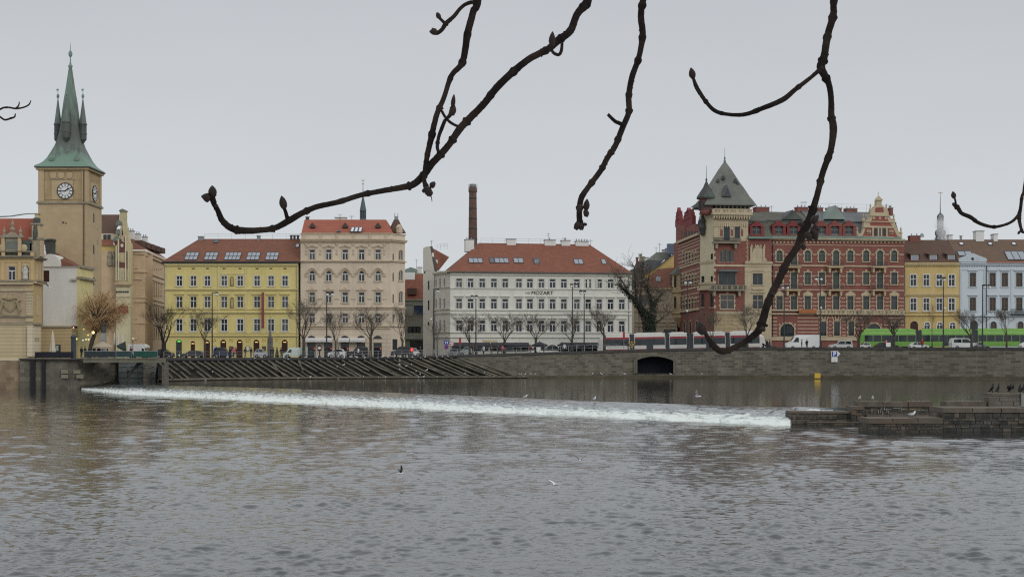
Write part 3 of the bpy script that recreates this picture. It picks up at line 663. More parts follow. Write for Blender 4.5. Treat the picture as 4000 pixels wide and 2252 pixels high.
    # small round turret on the chamfer
    u,z=b.pt(317,302,1.5); u2,zb=b.pt(317,405,1.5); m=MB(); R=(b.pt(363,302,1.5)[0]-b.pt(270,302,1.5)[0])/2
    m.lathe([(R*.85,zb-.5),(R,zb-.1),(R,z-.2)],(u,1.5,0),12,0)
    for k in range(8): t=-2.6+k*.4; m.box(u+math.sin(t)*R-.2,u+math.sin(t)*R+.2,1.5-math.cos(t)*R-.06,1.5-math.cos(t)*R+.2,z-2.6,z-.8,1)
    m.build('turret_wall',[brick_red,darkwood],b.root)
    m=MB(); zt=b.pt(316,188,1.5)[1]; m.lathe([(R*1.45,z-.3),(R*1.45,z),(R*.95,z+1.1),(R*.5,z+(zt-z)*.6),(.12,zt)],(u,1.5,0),12); m.lathe([(.1,0),(.25,.3),(.06,.7),(.03,3.2)],(u,1.5,zt-.1),6); m.build('turret_roof',copper_dark,b.root)
    u,z=b.pt(217,370,6); m=MB(); m.add([b.p3(205,372,4),b.p3(265,372,4),b.p3(265,330,6),b.p3(205,372,9)],[(0,1,2),(0,2,3),(1,3,2)]); m.build('rear_eave',copper_dark,b.root)
    # balconies
    for (x0,x1,yt,yb,mm,pr) in ((365,552,578,612,iron,1.1),(340,588,905,940,stone_grey,1.2)):
        a,z1=b.pt(x0,yt,-pr); c,_=b.pt(x1,yt,-pr); _,z0=b.pt(x0,yb,-pr); m=MB(); m.box(a,c,-pr,.05,z0-.15,z0+.15,1); m.box(a,c,-pr,-pr+.08,z1-.1,z1,0)
        for k in range(26): u=lerp(a+.05,c-.05,k/25); m.box(u-.05,u+.05,-pr,-pr+.06,z0+.1,z1,0) if mm is iron else m.box(u-.3,u+.3,-pr,-pr+.1,z0+.1,z1-.1,0)
        for q in (.15,.85): u=lerp(a,c,q); m.prism([(u-.3,z0-.1),(u+.3,z0-.1),(u+.2,z0-1.2),(u-.2,z0-1.2)],-pr*.7,.05,1)
        m.build('balcony',[mm,stone_grey],b.root)
    a,z1=b.pt(392,806); c,_=b.pt(530,806); m=MB(); m.prism([(a,z1-.3),(c,z1-.3),(c-.3,z1+.15),(a+.3,z1+.15)],-1.2,.05); m.build('door_hood',slate,b.root)
    # cream chamfer wall with bronze figure
    k=Bld('chamfer','x','x',2732,266,2790,262,V); q=MB()
    for x,yt,yb in ((355,690,730),(293,845,888),(355,845,888)): k.win(x,.9 if x==293 else .65,yt,yb,0,'none',darkwood,pane)
    for x in (293,355): k.win(x,.9,965,1060,0,'none',gf,pane,sur='sill',sm=brick_cream)
    for y0,y1,pr in ((744,762,.12),(890,905,.3),(925,945,.6)): mb=MB(); k.band(270,372,y0,y1,pr,0,mb); mb.build('string_course',brick_cream,k.root)
    mat('cream_plaster',(.52,.46,.32),.9,.12,streak=.2); k.finish(brick_cream)
    a,z1=k.pt(270,400); c,_=k.pt(371,400); zz=k.pt(300,930)[1]; q=MB(); q.wall(a,c,zz,z1,k.holes); q.build('cream_wall',mat('cream_plaster',(.52,.46,.32)),k.root); q=MB(); q.wall(a,c,-1,zz,k.holes); q.box(a+.05,c-.05,.36,5,-1,z1); q.build('lower_wall',brick_red,k.root)
    m=MB(); u,z=k.pt(290,548,-.4); h=k.pt(290,438,-.4)[1]-z
    m.lathe([(.15,-.6),(.55,-.1),(.6,.2)],(u,-.4,z),8); m.lathe([(.5,.2),(.8,h*.35),(.62,h*.6),(.75,h*.8),(.3,h*.92),(.28,h),(.1,h*1.05)],(u,-.45,z),10); m.ball((u,-.45,z+h*1.02),.38,8); m.ball((u-.5,-.7,z+h*.6),.45,8,sz=2.2); m.build('corner_statue',copper_dark,k.root); absorb(b,k)
    # side street front with oriel
    k=Bld('side_front','x','x',2630,292,2732,266,V)
    for i in range(5):
        x=158+i*22
        for yt,yb in ((682,748),(838,905),(1000,1070)): k.win(x,1.5,yt,yb,.0 if yt<900 else 0,'pair',gf,pane,sur='quoin',sm=brick_cream)
    for x in (165,207,250): k.win(x,2.0,1152,1240,.6,'bars',darkwood,pane,sur='plain',sm=brick_cream)
    for yt,yb,pr in ((606,622,.5),(636,642,.1),(655,660,.08),(676,681,.06),(700,705,.06),(724,729,.06),(752,758,.06),(775,781,.06),(790,800,.15),(830,836,.06),(856,862,.06),(882,888,.06),(912,918,.08),(945,955,.1),(985,991,.06),(1012,1018,.06),(1040,1046,.06),(1085,1100,.3)): k.band(125,270,yt,yb,pr)
    k.finish(brick_cream,'stone_bands'); k.body(92,270,618,brick_red,9)
    m=MB(); m.prism([k.pt(x,y) for x,y in ((93,622),(93,492),(155,492),(155,622))],.45,1.4,0); m.prism([k.pt(x,y) for x,y in ((155,622),(155,485),(225,485),(225,622))],.55,1.3,0); P=[k.pt(x,y) for x,y in ((128,620),(128,505),(140,485),(262,500),(262,615))]; m.prism(P,.6,1.2,0)
    for i in range(12): u,z=k.pt(135+i*10.5,530+i*.6,.5); m.box(u-.12,u+.5,.45,.62,z-2.6,z,1)
    m.build('attic_wall',[brick_red,iron],k.root)
    for x,w,yt in ((117,16,380),(185,34,398)):
        m=MB(); 
        for i,(s,y0,y1) in enumerate(((1.,500,460),(.8,460,430),(.62,430,405))): 
            if y1<yt: y1=yt
            a,z1=k.pt(x-w*s,y1,.5); c,_=k.pt(x+w*s,y1,.5); _,z0=k.pt(x,y0,.5); m.box(a,c,.5,1.3,z0,z1)
        a,z0=k.pt(x-w*.25,404,.5); c,z1=k.pt(x+w*.25,378,.5); m.box(a,c,.5,1.2,z0-.3,z1-.4); m.prism([(a,z1-.4),(c,z1-.4),((a+c)/2,z1+.3)],.5,1.2); m.build('stepped_gable',brick_bright,k.root)
    m=MB(); u,z0=k.pt(98,1130,-1); _,z1=k.pt(98,835,-1); _,z2=k.pt(98,800,-1); R=2.2; m.lathe([(.6,z0-2.2),(R,z0),(R,z1)],(u,.3,0),8,0); m.lathe([(R*1.2,z1),(R*.8,z2-.2),(.3,z2+.8)],(u,.3,0),8,1)
    for yy in (1095,950): 
        z=k.pt(98,yy,-1)[1]; m.lathe([(R*1.14,z-.3),(R*1.14,z+.3)],(u,.3,0),8,0)
        for q in range(5): t=-1.4+q*.7; m.box(u+math.sin(t)*R-.42,u+math.sin(t)*R+.42,.3-math.cos(t)*R-.04,.3-math.cos(t)*R+.3,z+.9,z+3.4,2)
    m.build('oriel',[stone_tan,slate_old,pane],k.root); absorb(b,k)
    # old mansard behind the cream bay
    mansard(b,606,766,404,578,470,.3,16,slate_old,[(665,468,566),(817,468,566)][:1])
    for x0,x1,yt,yb in ((648,742,374,402),): box_chimney(b,x0,x1,yt,yb,9,brick_red,pots=3,dy=2)
def mansard(b,x0,x1,yr,ye,ym,off,depth,m,dorm,m2=None):
    a,ze=b.pt(x0,ye,-.3); c,_=b.pt(x1,ye,-.3); _,zm=b.pt(x0,ym,1.9); _,zr=b.pt(x0,yr,7)
    q=MB(); q.add([(a,-.3,ze),(c,-.3,ze),(c,1.9,zm),(a,1.9,zm),(c,7,zr),(a,7,zr),(c,depth,zm),(a,depth,zm),(a,depth,ze),(c,depth,ze)],[(0,1,2,3),(3,2,4,5),(5,4,6,7),(7,6,9,8),(0,3,5,7,8),(1,9,6,4,2),(0,8,9,1)]); q.build('mansard_roof',m,b.root)
    g=MB(); g.box(a,c,1.75,2.1,zm-.1,zm+.22); g.build('mansard_ridge',copper_dark,b.root); g=MB(); g.box(a,c,-.75,-.25,ze-.25,ze+.12); g.build('gutter',copper_pale,b.root)
    for d in dorm: dormer(b,*d)
def dormer(b,x,yt,yb,red=None):
    red=red or brick_bright
    u,z0=b.pt(x,yb,-.05); _,z1=b.pt(x,yt,-.05); h=z1-z0; w=1.45; q=MB()
    for s in (-1,1): q.box(s*.85,s*(w),-.05,1.2,0,h*.62); q.box(s*.85,s*(w+.12),-.12,.6,h*.62,h*.68,0)
    q.box(-w,w,-.05,1.5,h*.66,h*.74); q.box(-1.1,1.1,-.05,1.4,h*.74,h*.84); q.box(-.7,.7,-.05,1.2,h*.84,h*.92); q.prism([(-.4,h*.92),(.4,h*.92),(0,h*1.06)],-.05,1.,0); q.box(-w,w,-.1,.3,-.1,.25)
    o=q.build('dormer',red,b.root,(u,-.05,z0)); f,p,_=winmesh(1.7,h*.62-.2,.45,'cross',None)
    m=link('dormer_window',f,o,(0,.25,.2)); paint(m,[mat('dull_green_frame',(.12,.14,.12))]); 
    pp=link('pane',p,o,(0,.25,.2))
def brick_block():
    V=(3000,740,2.1317)
    b=Bld('brick_house','red brick apartment house with cream stripes, balconies and ornate stepped gable','house',3013,264,3531,268.5,V)
    cols=[95,215,330,448,567,685,817,932,1050]; bal=(215,567,932); gf=mat('green_grey_frame',(.10,.12,.10),.5,.2); gp=mat('greenish_glass',(.05,.065,.06),.15,.4,scale=1.2)
    for c in cols:
        B=c in bal
        b.win(c,1.22,505,632 if B else 600,.5,'tee' if not B else 'bars',gf,gp,sur='quoin',sm=brick_cream)
        b.win(c,1.22,690,822 if B else 790,0,'tee' if not B else 'bars',gf,gp if random.random()<.6 else pane,sur='quoin',sm=brick_cream)
        b.win(c,1.22,886,998,0,'tee',gf,pane,sur='quoin',sm=brick_cream)
    b.win(160,2.75,1115,1222,.42,'bars',darkwood,pane,sur='quoin',sm=brick_cream)
    for c in (462,573,692): b.win(c,1.15,1100,1216,0,'tee',darkwood,pane,sur='quoin',sm=brick_cream)
    b.win(880,2.75,1115,1222,.42,'bars',darkwood,pane,sur='quoin',sm=brick_cream)
    for c in (1040,1075): b.win(c,.5,1095,1125,0,'none',brick_cream,pane,sur='plain',sm=brick_cream)
    x0,x1=26,1131
    for yt,yb,pr,mi in ((396,410,.7,0),(410,418,.4,0),(453,460,.1,1),(624,635,.15,0),(826,837,.12,1),(1000,1010,.5,0),(1028,1040,.35,0),(1224,1255,.2,0)): b.band(x0,x1,yt,yb,pr,mi)
    # striped courses between the windows
    for y in (535,715,785,900,930,962,990,1062,1092,1122,1152,1182,1208):
        g=0
        edges=[x0]+[e for c in (cols if y<1050 else [160,462,573,692,880]) for e in ((c-44,c+44) if c not in (160,880) or y<1050 else (c-85,c+85))]+[x1]
        for i in range(0,len(edges),2):
            if edges[i+1]>edges[i]+4: b.band(edges[i],edges[i+1],y,y+10,.03,1)
    for k in range(36):
        x=34+k*31; b.band(x,x+14,432,445,.16,0)
    for c in cols:
        if c not in bal: b.shape([(c-42,885),(c-42,868),(c-22,856),(c,842),(c+22,856),(c+42,868),(c+42,885)],-.14,.04)
    for c in (573,692,462): 
        for q in (-.55,-.2,.2,.55): u,z=b.pt(c,1096); b.trim.prism([(u+q*1.1-.1,z),(u+q*1.1+.1,z),(u+q*2+.16,z+1.1),(u+q*2-.16,z+1.1)],-.08,.05,0)
    b.finish([brick_cream,brick_bandc],'stone_bands')
    b.body(x0,x1,398,brick_red,17)
    # long balcony with balusters and window box
    a,z1=b.pt(405,1000,-.7); c,_=b.pt(1128,1000,-.7); _,z0=b.pt(405,1032,-.7); m=MB(); m.box(a,c,-.75,.05,z0-.2,z0); m.box(a,c,-.75,-.55,z1-.15,z1)
    for k in range(64): u=lerp(a,c,k/63); w=.3 if k%7==0 else .1; m.box(u-w,u+w,-.72,-.58,z0,z1-.15)
    m.build('balustrade',brick_cream,b.root)
    a,z1=b.pt(258,998,-.8); c,_=b.pt(405,998,-.8); _,z0=b.pt(258,1028,-.8); m=MB(); m.box(a,c,-.85,-.75,z0,z1); m.build('orange_screen',mat('terracotta_screen',(.33,.12,.05),.8,.15),b.root)
    for c in bal:
        for y in (634,826):
            m=MB(); a,z0=b.pt(c-62,y+12,-1.1); e,_=b.pt(c+62,y+12,-1.1); zr=z0+1.15
            m.box(a,e,-1.15,.05,z0-.1,z0+.14,1); m.box(a,e,-1.15,-1.08,zr-.08,zr,0)
            for k in range(14): u=lerp(a+.03,e-.03,k/13); m.box(u-.035,u+.035,-1.14,-1.09,z0+.1,zr,0)
            for s in (a,e-.06): m.box(s,s+.06,-1.1,.0,zr-.08,zr,0)
            for s in (a+.4,e-.4): m.prism([(s-.25,z0-.1),(s+.25,z0-.1),(s+.15,z0-1.1),(s-.15,z0-1.1)],-.9,.05,1)
            m.build('balcony',[iron,stone_tan],b.root)
    # roofs: old mossy part left, newer grey part right
    mansard(b,26,385,185,392,262,.3,17,slate_old,[(92,262,388),(215,262,388)])
    mansard(b,385,1105,180,392,268,.3,17,slate,[])
    for x in (448,560,676): dormer(b,x,262,390,mat('faded_red_dormer',(.19,.062,.052),.85,.15))
    u,z=b.pt(192,252,3); m=MB(); m.prism([(-2.2,0),(2.2,0),(0,2)],-1,3); m.build('roof_gablet',copper_dark,b.root,(u,3,z)); u,z=b.pt(548,250,3); m=MB(); m.prism([(-2.3,0),(2.3,0),(0,2.9)],-1,3); m.build('copper_gablet',mat('pale_copper_roof',(.19,.24,.21)),b.root,(u,3,z))
    for xa,xb,yt,yb in ((232,322,152,192),(398,446,157,192),(490,600,158,185),(642,730,163,190),(1005,1026,158,190)): box_chimney(b,xa,xb,yt,yb,8,brick_red,pots=3,dy=1.8)
    railing_roof(b,400,1028,180,8,1.6); antenna(b,283,100,150,8); antenna(b,309,98,150,8); antenna(b,30,135,185,8)
    # the big stepped gable
    m=MB(); G=[(740,396),(748,372),(775,362),(790,330),(800,265),(825,255),(835,232),(850,215),(850,180),(870,160),(885,140),(902,130),(902,88),(945,88),(945,130),(962,140),(985,165),(1003,185),(1003,222),(1025,250),(1055,262),(1060,300),(1080,335),(1095,365),(1112,375),(1118,396)]
    m.prism([b.pt(x,y) for x,y in G],-.12,.9,0); 
    inn=[(782,396),(800,355),(812,318),(850,318),(850,268),(866,248),(872,216),(985,216),(995,250),(1010,270),(1040,318),(1060,360),(1078,396)]
    m.prism([b.pt(x,y) for x,y in inn],-.17,0,1); m.prism([b.pt(x,y) for x,y in ((890,190),(895,150),(955,150),(962,190))],-.17,0,1)
    for yt,yb in ((262,270),(302,318),(212,220),(388,398)): b.band(805 if yt<300 else 790,1045,yt,yb,.32,0,m)
    for x in (870,915,940,985): b.band(x-6,x+6,316,392,.3,0,m)
    for x in (835,1023): u,z=b.pt(x,354); m.lathe([(.5,-.12),(.5,.0)],(u,-.2,z),10,0); m.box(u-.42,u+.42,-.27,-.1,z-.42,z+.42,0); m.box(u-.22,u+.22,-.3,-.1,z-.22,z+.22,2)
    for x in (880,930,978): b.band(x-9,x+9,228,246,.2,0,m)
    a,z1=b.pt(912,320); c,_=b.pt(950,320); _,z0=b.pt(912,394); m.box(a,c,-.2,0,z0,z1,2)
    for x in (892,967): a,z1=b.pt(x-12,320); c,_=b.pt(x+12,320); m.box(a,c,-.2,0,z0,z1,2)
    b.band(895,951,82,90,.4,0,m); m.prism([b.pt(x,y) for x,y in ((898,82),(948,82),(935,68),(923,55),(911,68))],-.2,.8,0); u,z=b.pt(923,55); m.tube([(u,.3,z-.2),(u,.3,z+.9)],.07,5,0)
    for x,y in ((858,180),(990,180),(800,262),(1052,262),(745,372),(1112,372)): u,z=b.pt(x,y); m.lathe([(.3,0),(.35,.5),(.15,.8),(.22,1.2),(.04,1.7)],(u,.3,z-.1),6,0)
    m.build('stepped_gable',[brick_cream,mat('gable_brick',(.235,.075,.058),.9,.15,scale=.5),pane],b.root)
    pipe(b,40,430,1230,iron)
brick_tower(); brick_block()
# ================================================================ yellow and blue houses on the right
def right_houses():
    V=(3480,720,2.0714)
    b=Bld('ochre_house','ochre yellow house with peeling plaster, white cross windows and brown roof','house',3531,270,3747,270,V)
    for c in (182,287,392,492):
        b.win(c,1.15,730,822,0,'cross',sur='plain',sm=white); b.win(c,1.15,921,1020,0,'cross',sur='plain',sm=white)
    for c in (293,396,499): b.win(c,1.1,1115,1172,.5,'cross',sur='plain',sm=white)
    b.win(188,1.5,1105,1200,.5,'none',darkwood,mat('dark_red_door',(.05,.022,.018)))
    for yt,yb,pr in ((633,645,.5),(645,658,.3),(884,890,.14),(894,902,.25),(1032,1038,.12),(1056,1062,.3)): b.band(105,555,yt,yb,pr)
    for k in range(22): b.band(112+k*20,118+k*20,655,664,.22)
    b.finish(mat('pale_ochre_trim',(.46,.37,.2),.9,.15,streak=.2)); b.body(105,555,640,mat('ochre_plaster',(.50,.365,.145),.9,.16,scale=.5,streak=.22,col2=(.54,.42,.22)),13)
    m=MB(); m.add([b.p3(100,636,-.4),b.p3(556,632,-.4),b.p3(490,448,6.5),b.p3(100,450,6.5),b.p3(556,632,13),b.p3(100,636,13)],[(0,1,2,3),(3,2,4,5),(1,4,2)]); ro=m.build('roof',tiles_dark,b.root)
    rf=(b.pt(100,636,-.4)[1],b.pt(100,450,6.5)[1],6.5)
    for c in (190,340,486):
        p=on_roof(b,rf,c,612,.4); m=MB(); m.add([(-1.3,1.6,1.7),(1.15,1.6,1.7),(1.15,-.1,1.3),(-.9,-.1,1.3),(1.15,-.1,1.15),(-.9,-.1,1.15),(-1.3,1.6,1.5),(1.15,1.6,1.5)],[(0,1,2,3),(3,2,4,5),(0,3,5,6),(1,7,4,2),(6,5,4,7)]); m.box(-.9,-.75,0,1.5,-.1,1.2); m.box(1.,1.13,0,1.5,-.1,1.2); o=m.build('dormer',tiles_dark,b.root,p)
        f,pp,_=winmesh(1.5,1.05,0,'none',None); w=link('dormer_window',f,o,(.12,.1,.02)); q=link('pane',pp,o,(.12,.1,.02)); paint(q,[skyglass])
    box_chimney(b,147,230,420,455,7,brick_red,pots=2,dy=2); box_chimney(b,459,490,414,462,7.5,mat('white_render_chimney',(.6,.6,.58)),dy=1.5); pipe(b,114,650,1180)
    u,z=b.pt(244,415,7); m=MB(); m.lathe([(.05,-.1),(.45,.0),(.5,.12)],(0,0,0),10); m.build('satellite_dish',greymetal,b.root,(u,6.4,z),rot=(1.3,0,.4))
    b=Bld('pale_blue_house','pale blue white house with small pediment, brown windows and solar roof','house',3747,270,4060,270,V)
    bf=mat('brown_sash',(.13,.095,.07),.5,.2); bl=mat('pale_blue_stucco',(.50,.55,.58),.9,.06,scale=.3,streak=.1); bt=mat('pale_blue_trim',(.44,.49,.52),.9,.1,streak=.2)
    for c in (662,822,921,1038,1135):
        b.win(c,1.2,715,826,0,'tee',bf,mat('brownish_glass',(.07,.055,.045),.15,.4,scale=1.5),sur='hood',sm=bt); b.win(c,1.2,915,1022,0,'cross',bf,mat('brownish_glass',(.07,.055,.045)),sur='hood',sm=bt)
    for c in (830,1048,1150): b.win(c,1.2,1108,1180,.5,'cross',bf,mat('brownish_glass',(.07,.055,.045)),sur='plain',sm=bt)
    b.win(672,1.5,1100,1200,.4,'pair',bf)
    for yt,yb,pr in ((630,642,.5),(642,655,.3),(688,692,.1),(1058,1068,.35)): b.band(557,1200,yt,yb,pr)
    for k in range(32): b.band(560+k*20,566+k*20,654,662,.2)
    for x in (566,757,975): b.band(x-6,x+6,690,1058,.06)
    b.shape([(547,627),(772,627),(772,600),(658,556),(547,600)],-.35,.6); b.finish(bt)
    u,z=b.pt(657,602); m=MB(); m.ball((u,-.4,z),.3,8,sy=.3); m.build('oculus',iron,b.root)
    b.body(557,1200,640,bl,13)
    m=MB(); m.add([b.p3(556,634,-.4),b.p3(1210,634,-.4),b.p3(1210,445,6.5),b.p3(462,446,6.5),b.p3(1210,634,13),b.p3(556,634,13)],[(0,1,2,3),(3,2,4,5)]); m.build('roof',mat('mossy_brown_tiles',(.135,.085,.06),.85,.3,scale=.6,streak=.25,kind='rows',bh=.36,mort=.35,col2=(.10,.085,.06),fine=.9),b.root)
    rf=(b.pt(556,634,-.4)[1],b.pt(556,446,6.5)[1],6.5)
    skylight(b,rf,548,668,540,580,2,over=.4); skylight(b,rf,945,1110,542,612,3,over=.4)
    for x in (575,808,1000): skylight(b,rf,x-18,x+18,470,492,1,over=.4,gm=mat('bright_skylight_glass',(.5,.5,.55)))
    wc=mat('white_render_chimney',(.6,.6,.58))
    for x0,x1,yt in ((677,742,382),(820,852,407)): box_chimney(b,x0,x1,yt,455,7,wc,dy=2)
    box_chimney(b,560,572,420,446,7,greymetal,dy=.6); g=MB(); a,z=b.pt(778,629,-.5); c,_=b.pt(1200,629,-.5); g.box(a,c,-.6,-.4,z-.1,z+.2); g.build('gutter',mat('red_lead_gutter',(.3,.11,.07),.6,.1),b.root)
    pipe(b,775,640,1180,iron)
    m=MB(); a,z0=b.pt(975,1050,-.9); c,_=b.pt(1110,1050,-.9); m.box(a,c,-.9,.05,z0-.1,z0+.1); 
    for k in range(20): u=lerp(a,c,k/19); m.box(u-.03,u+.03,-.9,-.85,z0,z0+1.1)
    m.box(a,c,-.92,-.84,z0+1.05,z0+1.12); m.build('balcony',iron,b.root)
right_houses()
# ================================================================ water tower with clock
def spire_mat(ze):
    # verdigris: bright on the bell-cast skirt and down the upper ridge, dark brown patina between
    m=mat('streaked_copper',(.105,.118,.108),.6,.3,scale=.5,streak=.5,col2=(.08,.08,.07),fine=.8); t=m.node_tree; p=[n for n in t.nodes if n.type=='BSDF_PRINCIPLED'][0]; src=p.inputs['Base Color'].links[0].from_socket
    tc=nd(t,'ShaderNodeTexCoord'); s=nd(t,'ShaderNodeSeparateXYZ'); t.links.new(tc.outputs['Object'],s.inputs[0]); mp=nd(t,'ShaderNodeMapping'); mp.inputs['Scale'].default_value=(2.2,2.2,.18); t.links.new(tc.outputs['Object'],mp.inputs[0]); n=nd(t,'ShaderNodeTexNoise'); n.inputs['Scale'].default_value=1; n.inputs['Detail'].default_value=5; t.links.new(mp.outputs[0],n.inputs['Vector'])
    r=nd(t,'ShaderNodeValToRGB'); mr=nd(t,'ShaderNodeMapRange'); mr.inputs['From Min'].default_value=ze; mr.inputs['From Max'].default_value=ze+17; t.links.new(s.outputs[2],mr.inputs[0]); t.links.new(mr.outputs[0],r.inputs[0])
    e=r.color_ramp.elements; e[0].position=.0; e[0].color=(.95,)*3+(1,); e[1].position=1.; e[1].color=(.62,)*3+(1,)
    for a,b in ((.08,.82),(.2,.42),(.4,.3),(.55,.55)): x=e.new(a); x.color=(b,b,b,1)
    ad=nd(t,'ShaderNodeMath'); t.links.new(n.outputs[0],ad.inputs[0]); t.links.new(r.outputs[0],ad.inputs[1]); q=nd(t,'ShaderNodeMapRange'); q.inputs['From Min'].default_value=.92; q.inputs['From Max'].default_value=1.25; t.links.new(ad.outputs[0],q.inputs[0])
    mx=nd(t,'ShaderNodeMix',data_type='RGBA'); t.links.new(q.outputs[0],mx.inputs[0]); t.links.new(src,mx.inputs[6]); mx.inputs[7].default_value=(.14,.215,.17,1); t.links.new(mx.outputs[2],p.inputs['Base Color']); return m
def water_tower():
    V=(0,100,2.0714); V2=(0,780,1.8586)
    b=Bld('clock_tower','tall tan stone water tower with clock face and green copper spire','tower',149,235,341,235,V)
    W=b.W; z0=-.5
    def zz(y,v=V): s=b.v; b.v=v; r=b.pt(400,y)[1]; b.v=s; return r
    zc=zz(1432); ze=zz(1140)
    m=MB(); m.box(0,W,0,W,z0,zc); b_=m.build('shaft',stucco_tower,b.root)
    m=MB()
    s=MB()      # narrow slits in the side
    for y0,y1 in ((85,150),(315,380),(552,612)):
        s.box(W-.05,W+.03,3.3,3.9,zz(y1,V2),zz(y0,V2))
    s.box(4.55,4.75,-.03,.1,zz(175,V2),zz(165,V2)); s.box(W*.49,W*.53,-.03,.1,zz(170,V2),zz(160,V2))
    for y in (186,275,290,300): s.box(W-.05,W+.03,5.6,5.8,zz(y+6,V2),zz(y,V2))
    s.build('slit_window',iron,b.root)
    # clock storey
    m=MB(); m.box(.15,W-.15,.15,W-.15,zc,ze-.1,0)
    m.box(-.25,W+.25,-.25,W+.25,zc-.18,zc+.12,2); m.box(-.1,W+.1,-.1,W+.1,zc+.12,zc+.3,0); m.box(-.3,W+.3,-.3,W+.3,ze-.55,ze-.05,0)
    for a in (0,W-.95):
        m.box(a,a+.95,-.02,.2,zc+.2,ze-.4,1); m.box(W-.2,W+.02,a,a+.95,zc+.2,ze-.4,1)
    cx=b.pt(528,1337)[0]; cz=zz(1337); R=1.27
    for k in range(3):
        u=W*.5+(k-1)*1.35-.25
        m.prism([(u-.5,cz+2.35),(u-.25,cz+2.1),(u+.25,cz+2.1),(u+.5,cz+2.35),(u+.5,cz+3.1),(u-.5,cz+3.1)],.05,.2,1)
    m.box(1.9,W-2,.02,.2,cz+1.85,cz+1.98,2); m.box(2.2,W-2.4,.03,.2,cz-R-.15,cz+1.8,1)
    for a,bb in ((1.,2.1),(W-2.3,W-1.)): m.box(a,bb,.1,.2,zc+.5,cz+2,0)
    m.box(W-.2,W-.03,2.2,W-2.2,cz-R-.15,cz+1.8,1)
    m.build('clock_storey',[mat('stained_tan_stone',(.33,.25,.14),.9,.3,scale=.6,streak=.5),stucco_tower,stone_grey],b.root)
    def clock(M4,name='clock_face'):
        f=MB(); n=32; f.prism([(math.cos(2*math.pi*k/n)*R,math.sin(2*math.pi*k/n)*R) for k in range(n)],-.1,0,0)
        f.ring([(math.cos(2*math.pi*k/n)*(R+.1),math.sin(2*math.pi*k/n)*(R+.1)) for k in range(n)],[(math.cos(2*math.pi*k/n)*(R-.04),math.sin(2*math.pi*k/n)*(R-.04)) for k in range(n)],-.14,0,1)
        for k in range(12):
            a=math.pi/6*k; c_,s_=math.sin(a),math.cos(a); w=.075
            q=lambda r,o:(c_*r+s_*o,s_*r-c_*o); f.prism([q(R*.62,-w*.7),q(R*.62,w*.7),q(R*.95,w),q(R*.95,-w)],-.13,-.1,1)
        f.ring([(math.cos(2*math.pi*k/n)*R*.6,math.sin(2*math.pi*k/n)*R*.6) for k in range(n)],[(math.cos(2*math.pi*k/n)*R*.57,math.sin(2*math.pi*k/n)*R*.57) for k in range(n)],-.12,-.1,1)
        o=f.build(name,[mat('clock_white',(.58,.59,.585),.5,.04),mat('clock_black',(.03,.03,.032),.5,.1)],b.root); o.matrix_local=M4
        h=MB()
        for ang,L,w in ((math.radians(57),R*.62,.1),(math.radians(268),R*.88,.07)):
            c_,s_=math.sin(ang),math.cos(ang); q=lambda r,o_:(c_*r+s_*o_,s_*r-c_*o_)
            h.prism([q(-.2,-.05),q(-.2,.05),q(L*.6,w),q(L*.78,w*1.7),q(L,0),q(L*.78,-w*1.7),q(L*.6,-w)],-.2,-.15)
        h.build('clock_hands',mat('clock_black',(.03,.03,.032)),o)
    clock(Matrix.Translation((cx,.02,cz))); clock(Matrix.Translation((W-.02,W/2,cz))@Matrix.Rotation(math.pi/2,4,'Z'))
    # bell-cast copper roof, square below turning eight-sided above
    c=W/2; q=MB(); o=[]; N=16
    H=zz(298)-ze
    prof=[(4.68,-.05,1),(4.5,.22,1),(3.95,.55,1),(3.5,.95,1),(3.02,1.65,1),(2.52,2.85,.92),(2.14,3.9,.8),(1.93,4.95,.65),(1.74,6.,.5),(1.52,7.8,.4),(1.14,11.1,.25),(.67,14.2,.12),(.26,H-.05,.1),(.2,H,0)]
    for r,z,sq in prof:
        for k in range(N):
            t=2*math.pi*k/N+math.pi/4; cs,sn=math.cos(t),math.sin(t); e=1/max(abs(cs),abs(sn)); oc=1/math.cos(((t+math.pi/8)%(math.pi/4))-math.pi/8); f=lerp(oc*.98,e,sq)
            o.append((c+cs*r*f,c+sn*r*f,ze+z))
    L=len(prof); q.add(o,[(i*N+k,i*N+(k+1)%N,(i+1)*N+(k+1)%N,(i+1)*N+k) for i in range(L-1) for k in range(N)]+[tuple(range(N)),tuple(range((L-1)*N,L*N))])
    q.build('spire_roof',spire_mat(ze),b.root)
    g=MB(); e=W/2+.5; g.box(c-e,c+e,c-e,c+e,ze-.2,ze-.04); g.build('eave',copper_dark,b.root)
    f=MB(); zt=ze+H; f.lathe([(.2,0),(.32,.2),(.42,.4),(.2,.7),(.1,1.2),(.09,1.9),(.3,2.15),(.35,2.5),(.3,2.8),(.06,3.1),(.05,3.8),(.02,zz(90)-zt)],(c,c,zt-.2),8); f.build('finial',copper_pale,b.root)
    za=ze+5.1   # four corner turrets riding on the spire's flanks
    for sx,sy in ((-1,0),(1,0),(0,-1),(0,1)):
        d=2.12; X,Y=c+sx*d,c+sy*d; t=MB(); r=.64
        t.lathe([(.2,-.6),(r,0),(r,2.6)],(X,Y,za),8,0); t.lathe([(r*1.12,2.5),(r*1.15,2.65),(r*1.,2.75)],(X,Y,za),8,1); t.lathe([(r*1.1,.9),(r*1.12,1.0),(r,1.1)],(X,Y,za),8,1)
        t.lathe([(r*.98,2.7),(.1,6.75)],(X,Y,za),8,2)
        t.lathe([(.1,0),(.08,.4),(.22,.6),(.25,.8),(.2,1.),(.05,1.2),(.03,2.2)],(X,Y,za+6.6),6,3)
        if sy==0: t.box(X-.25,X+.12,Y-.02,Y+.02,za+8.3,za+8.6,3)
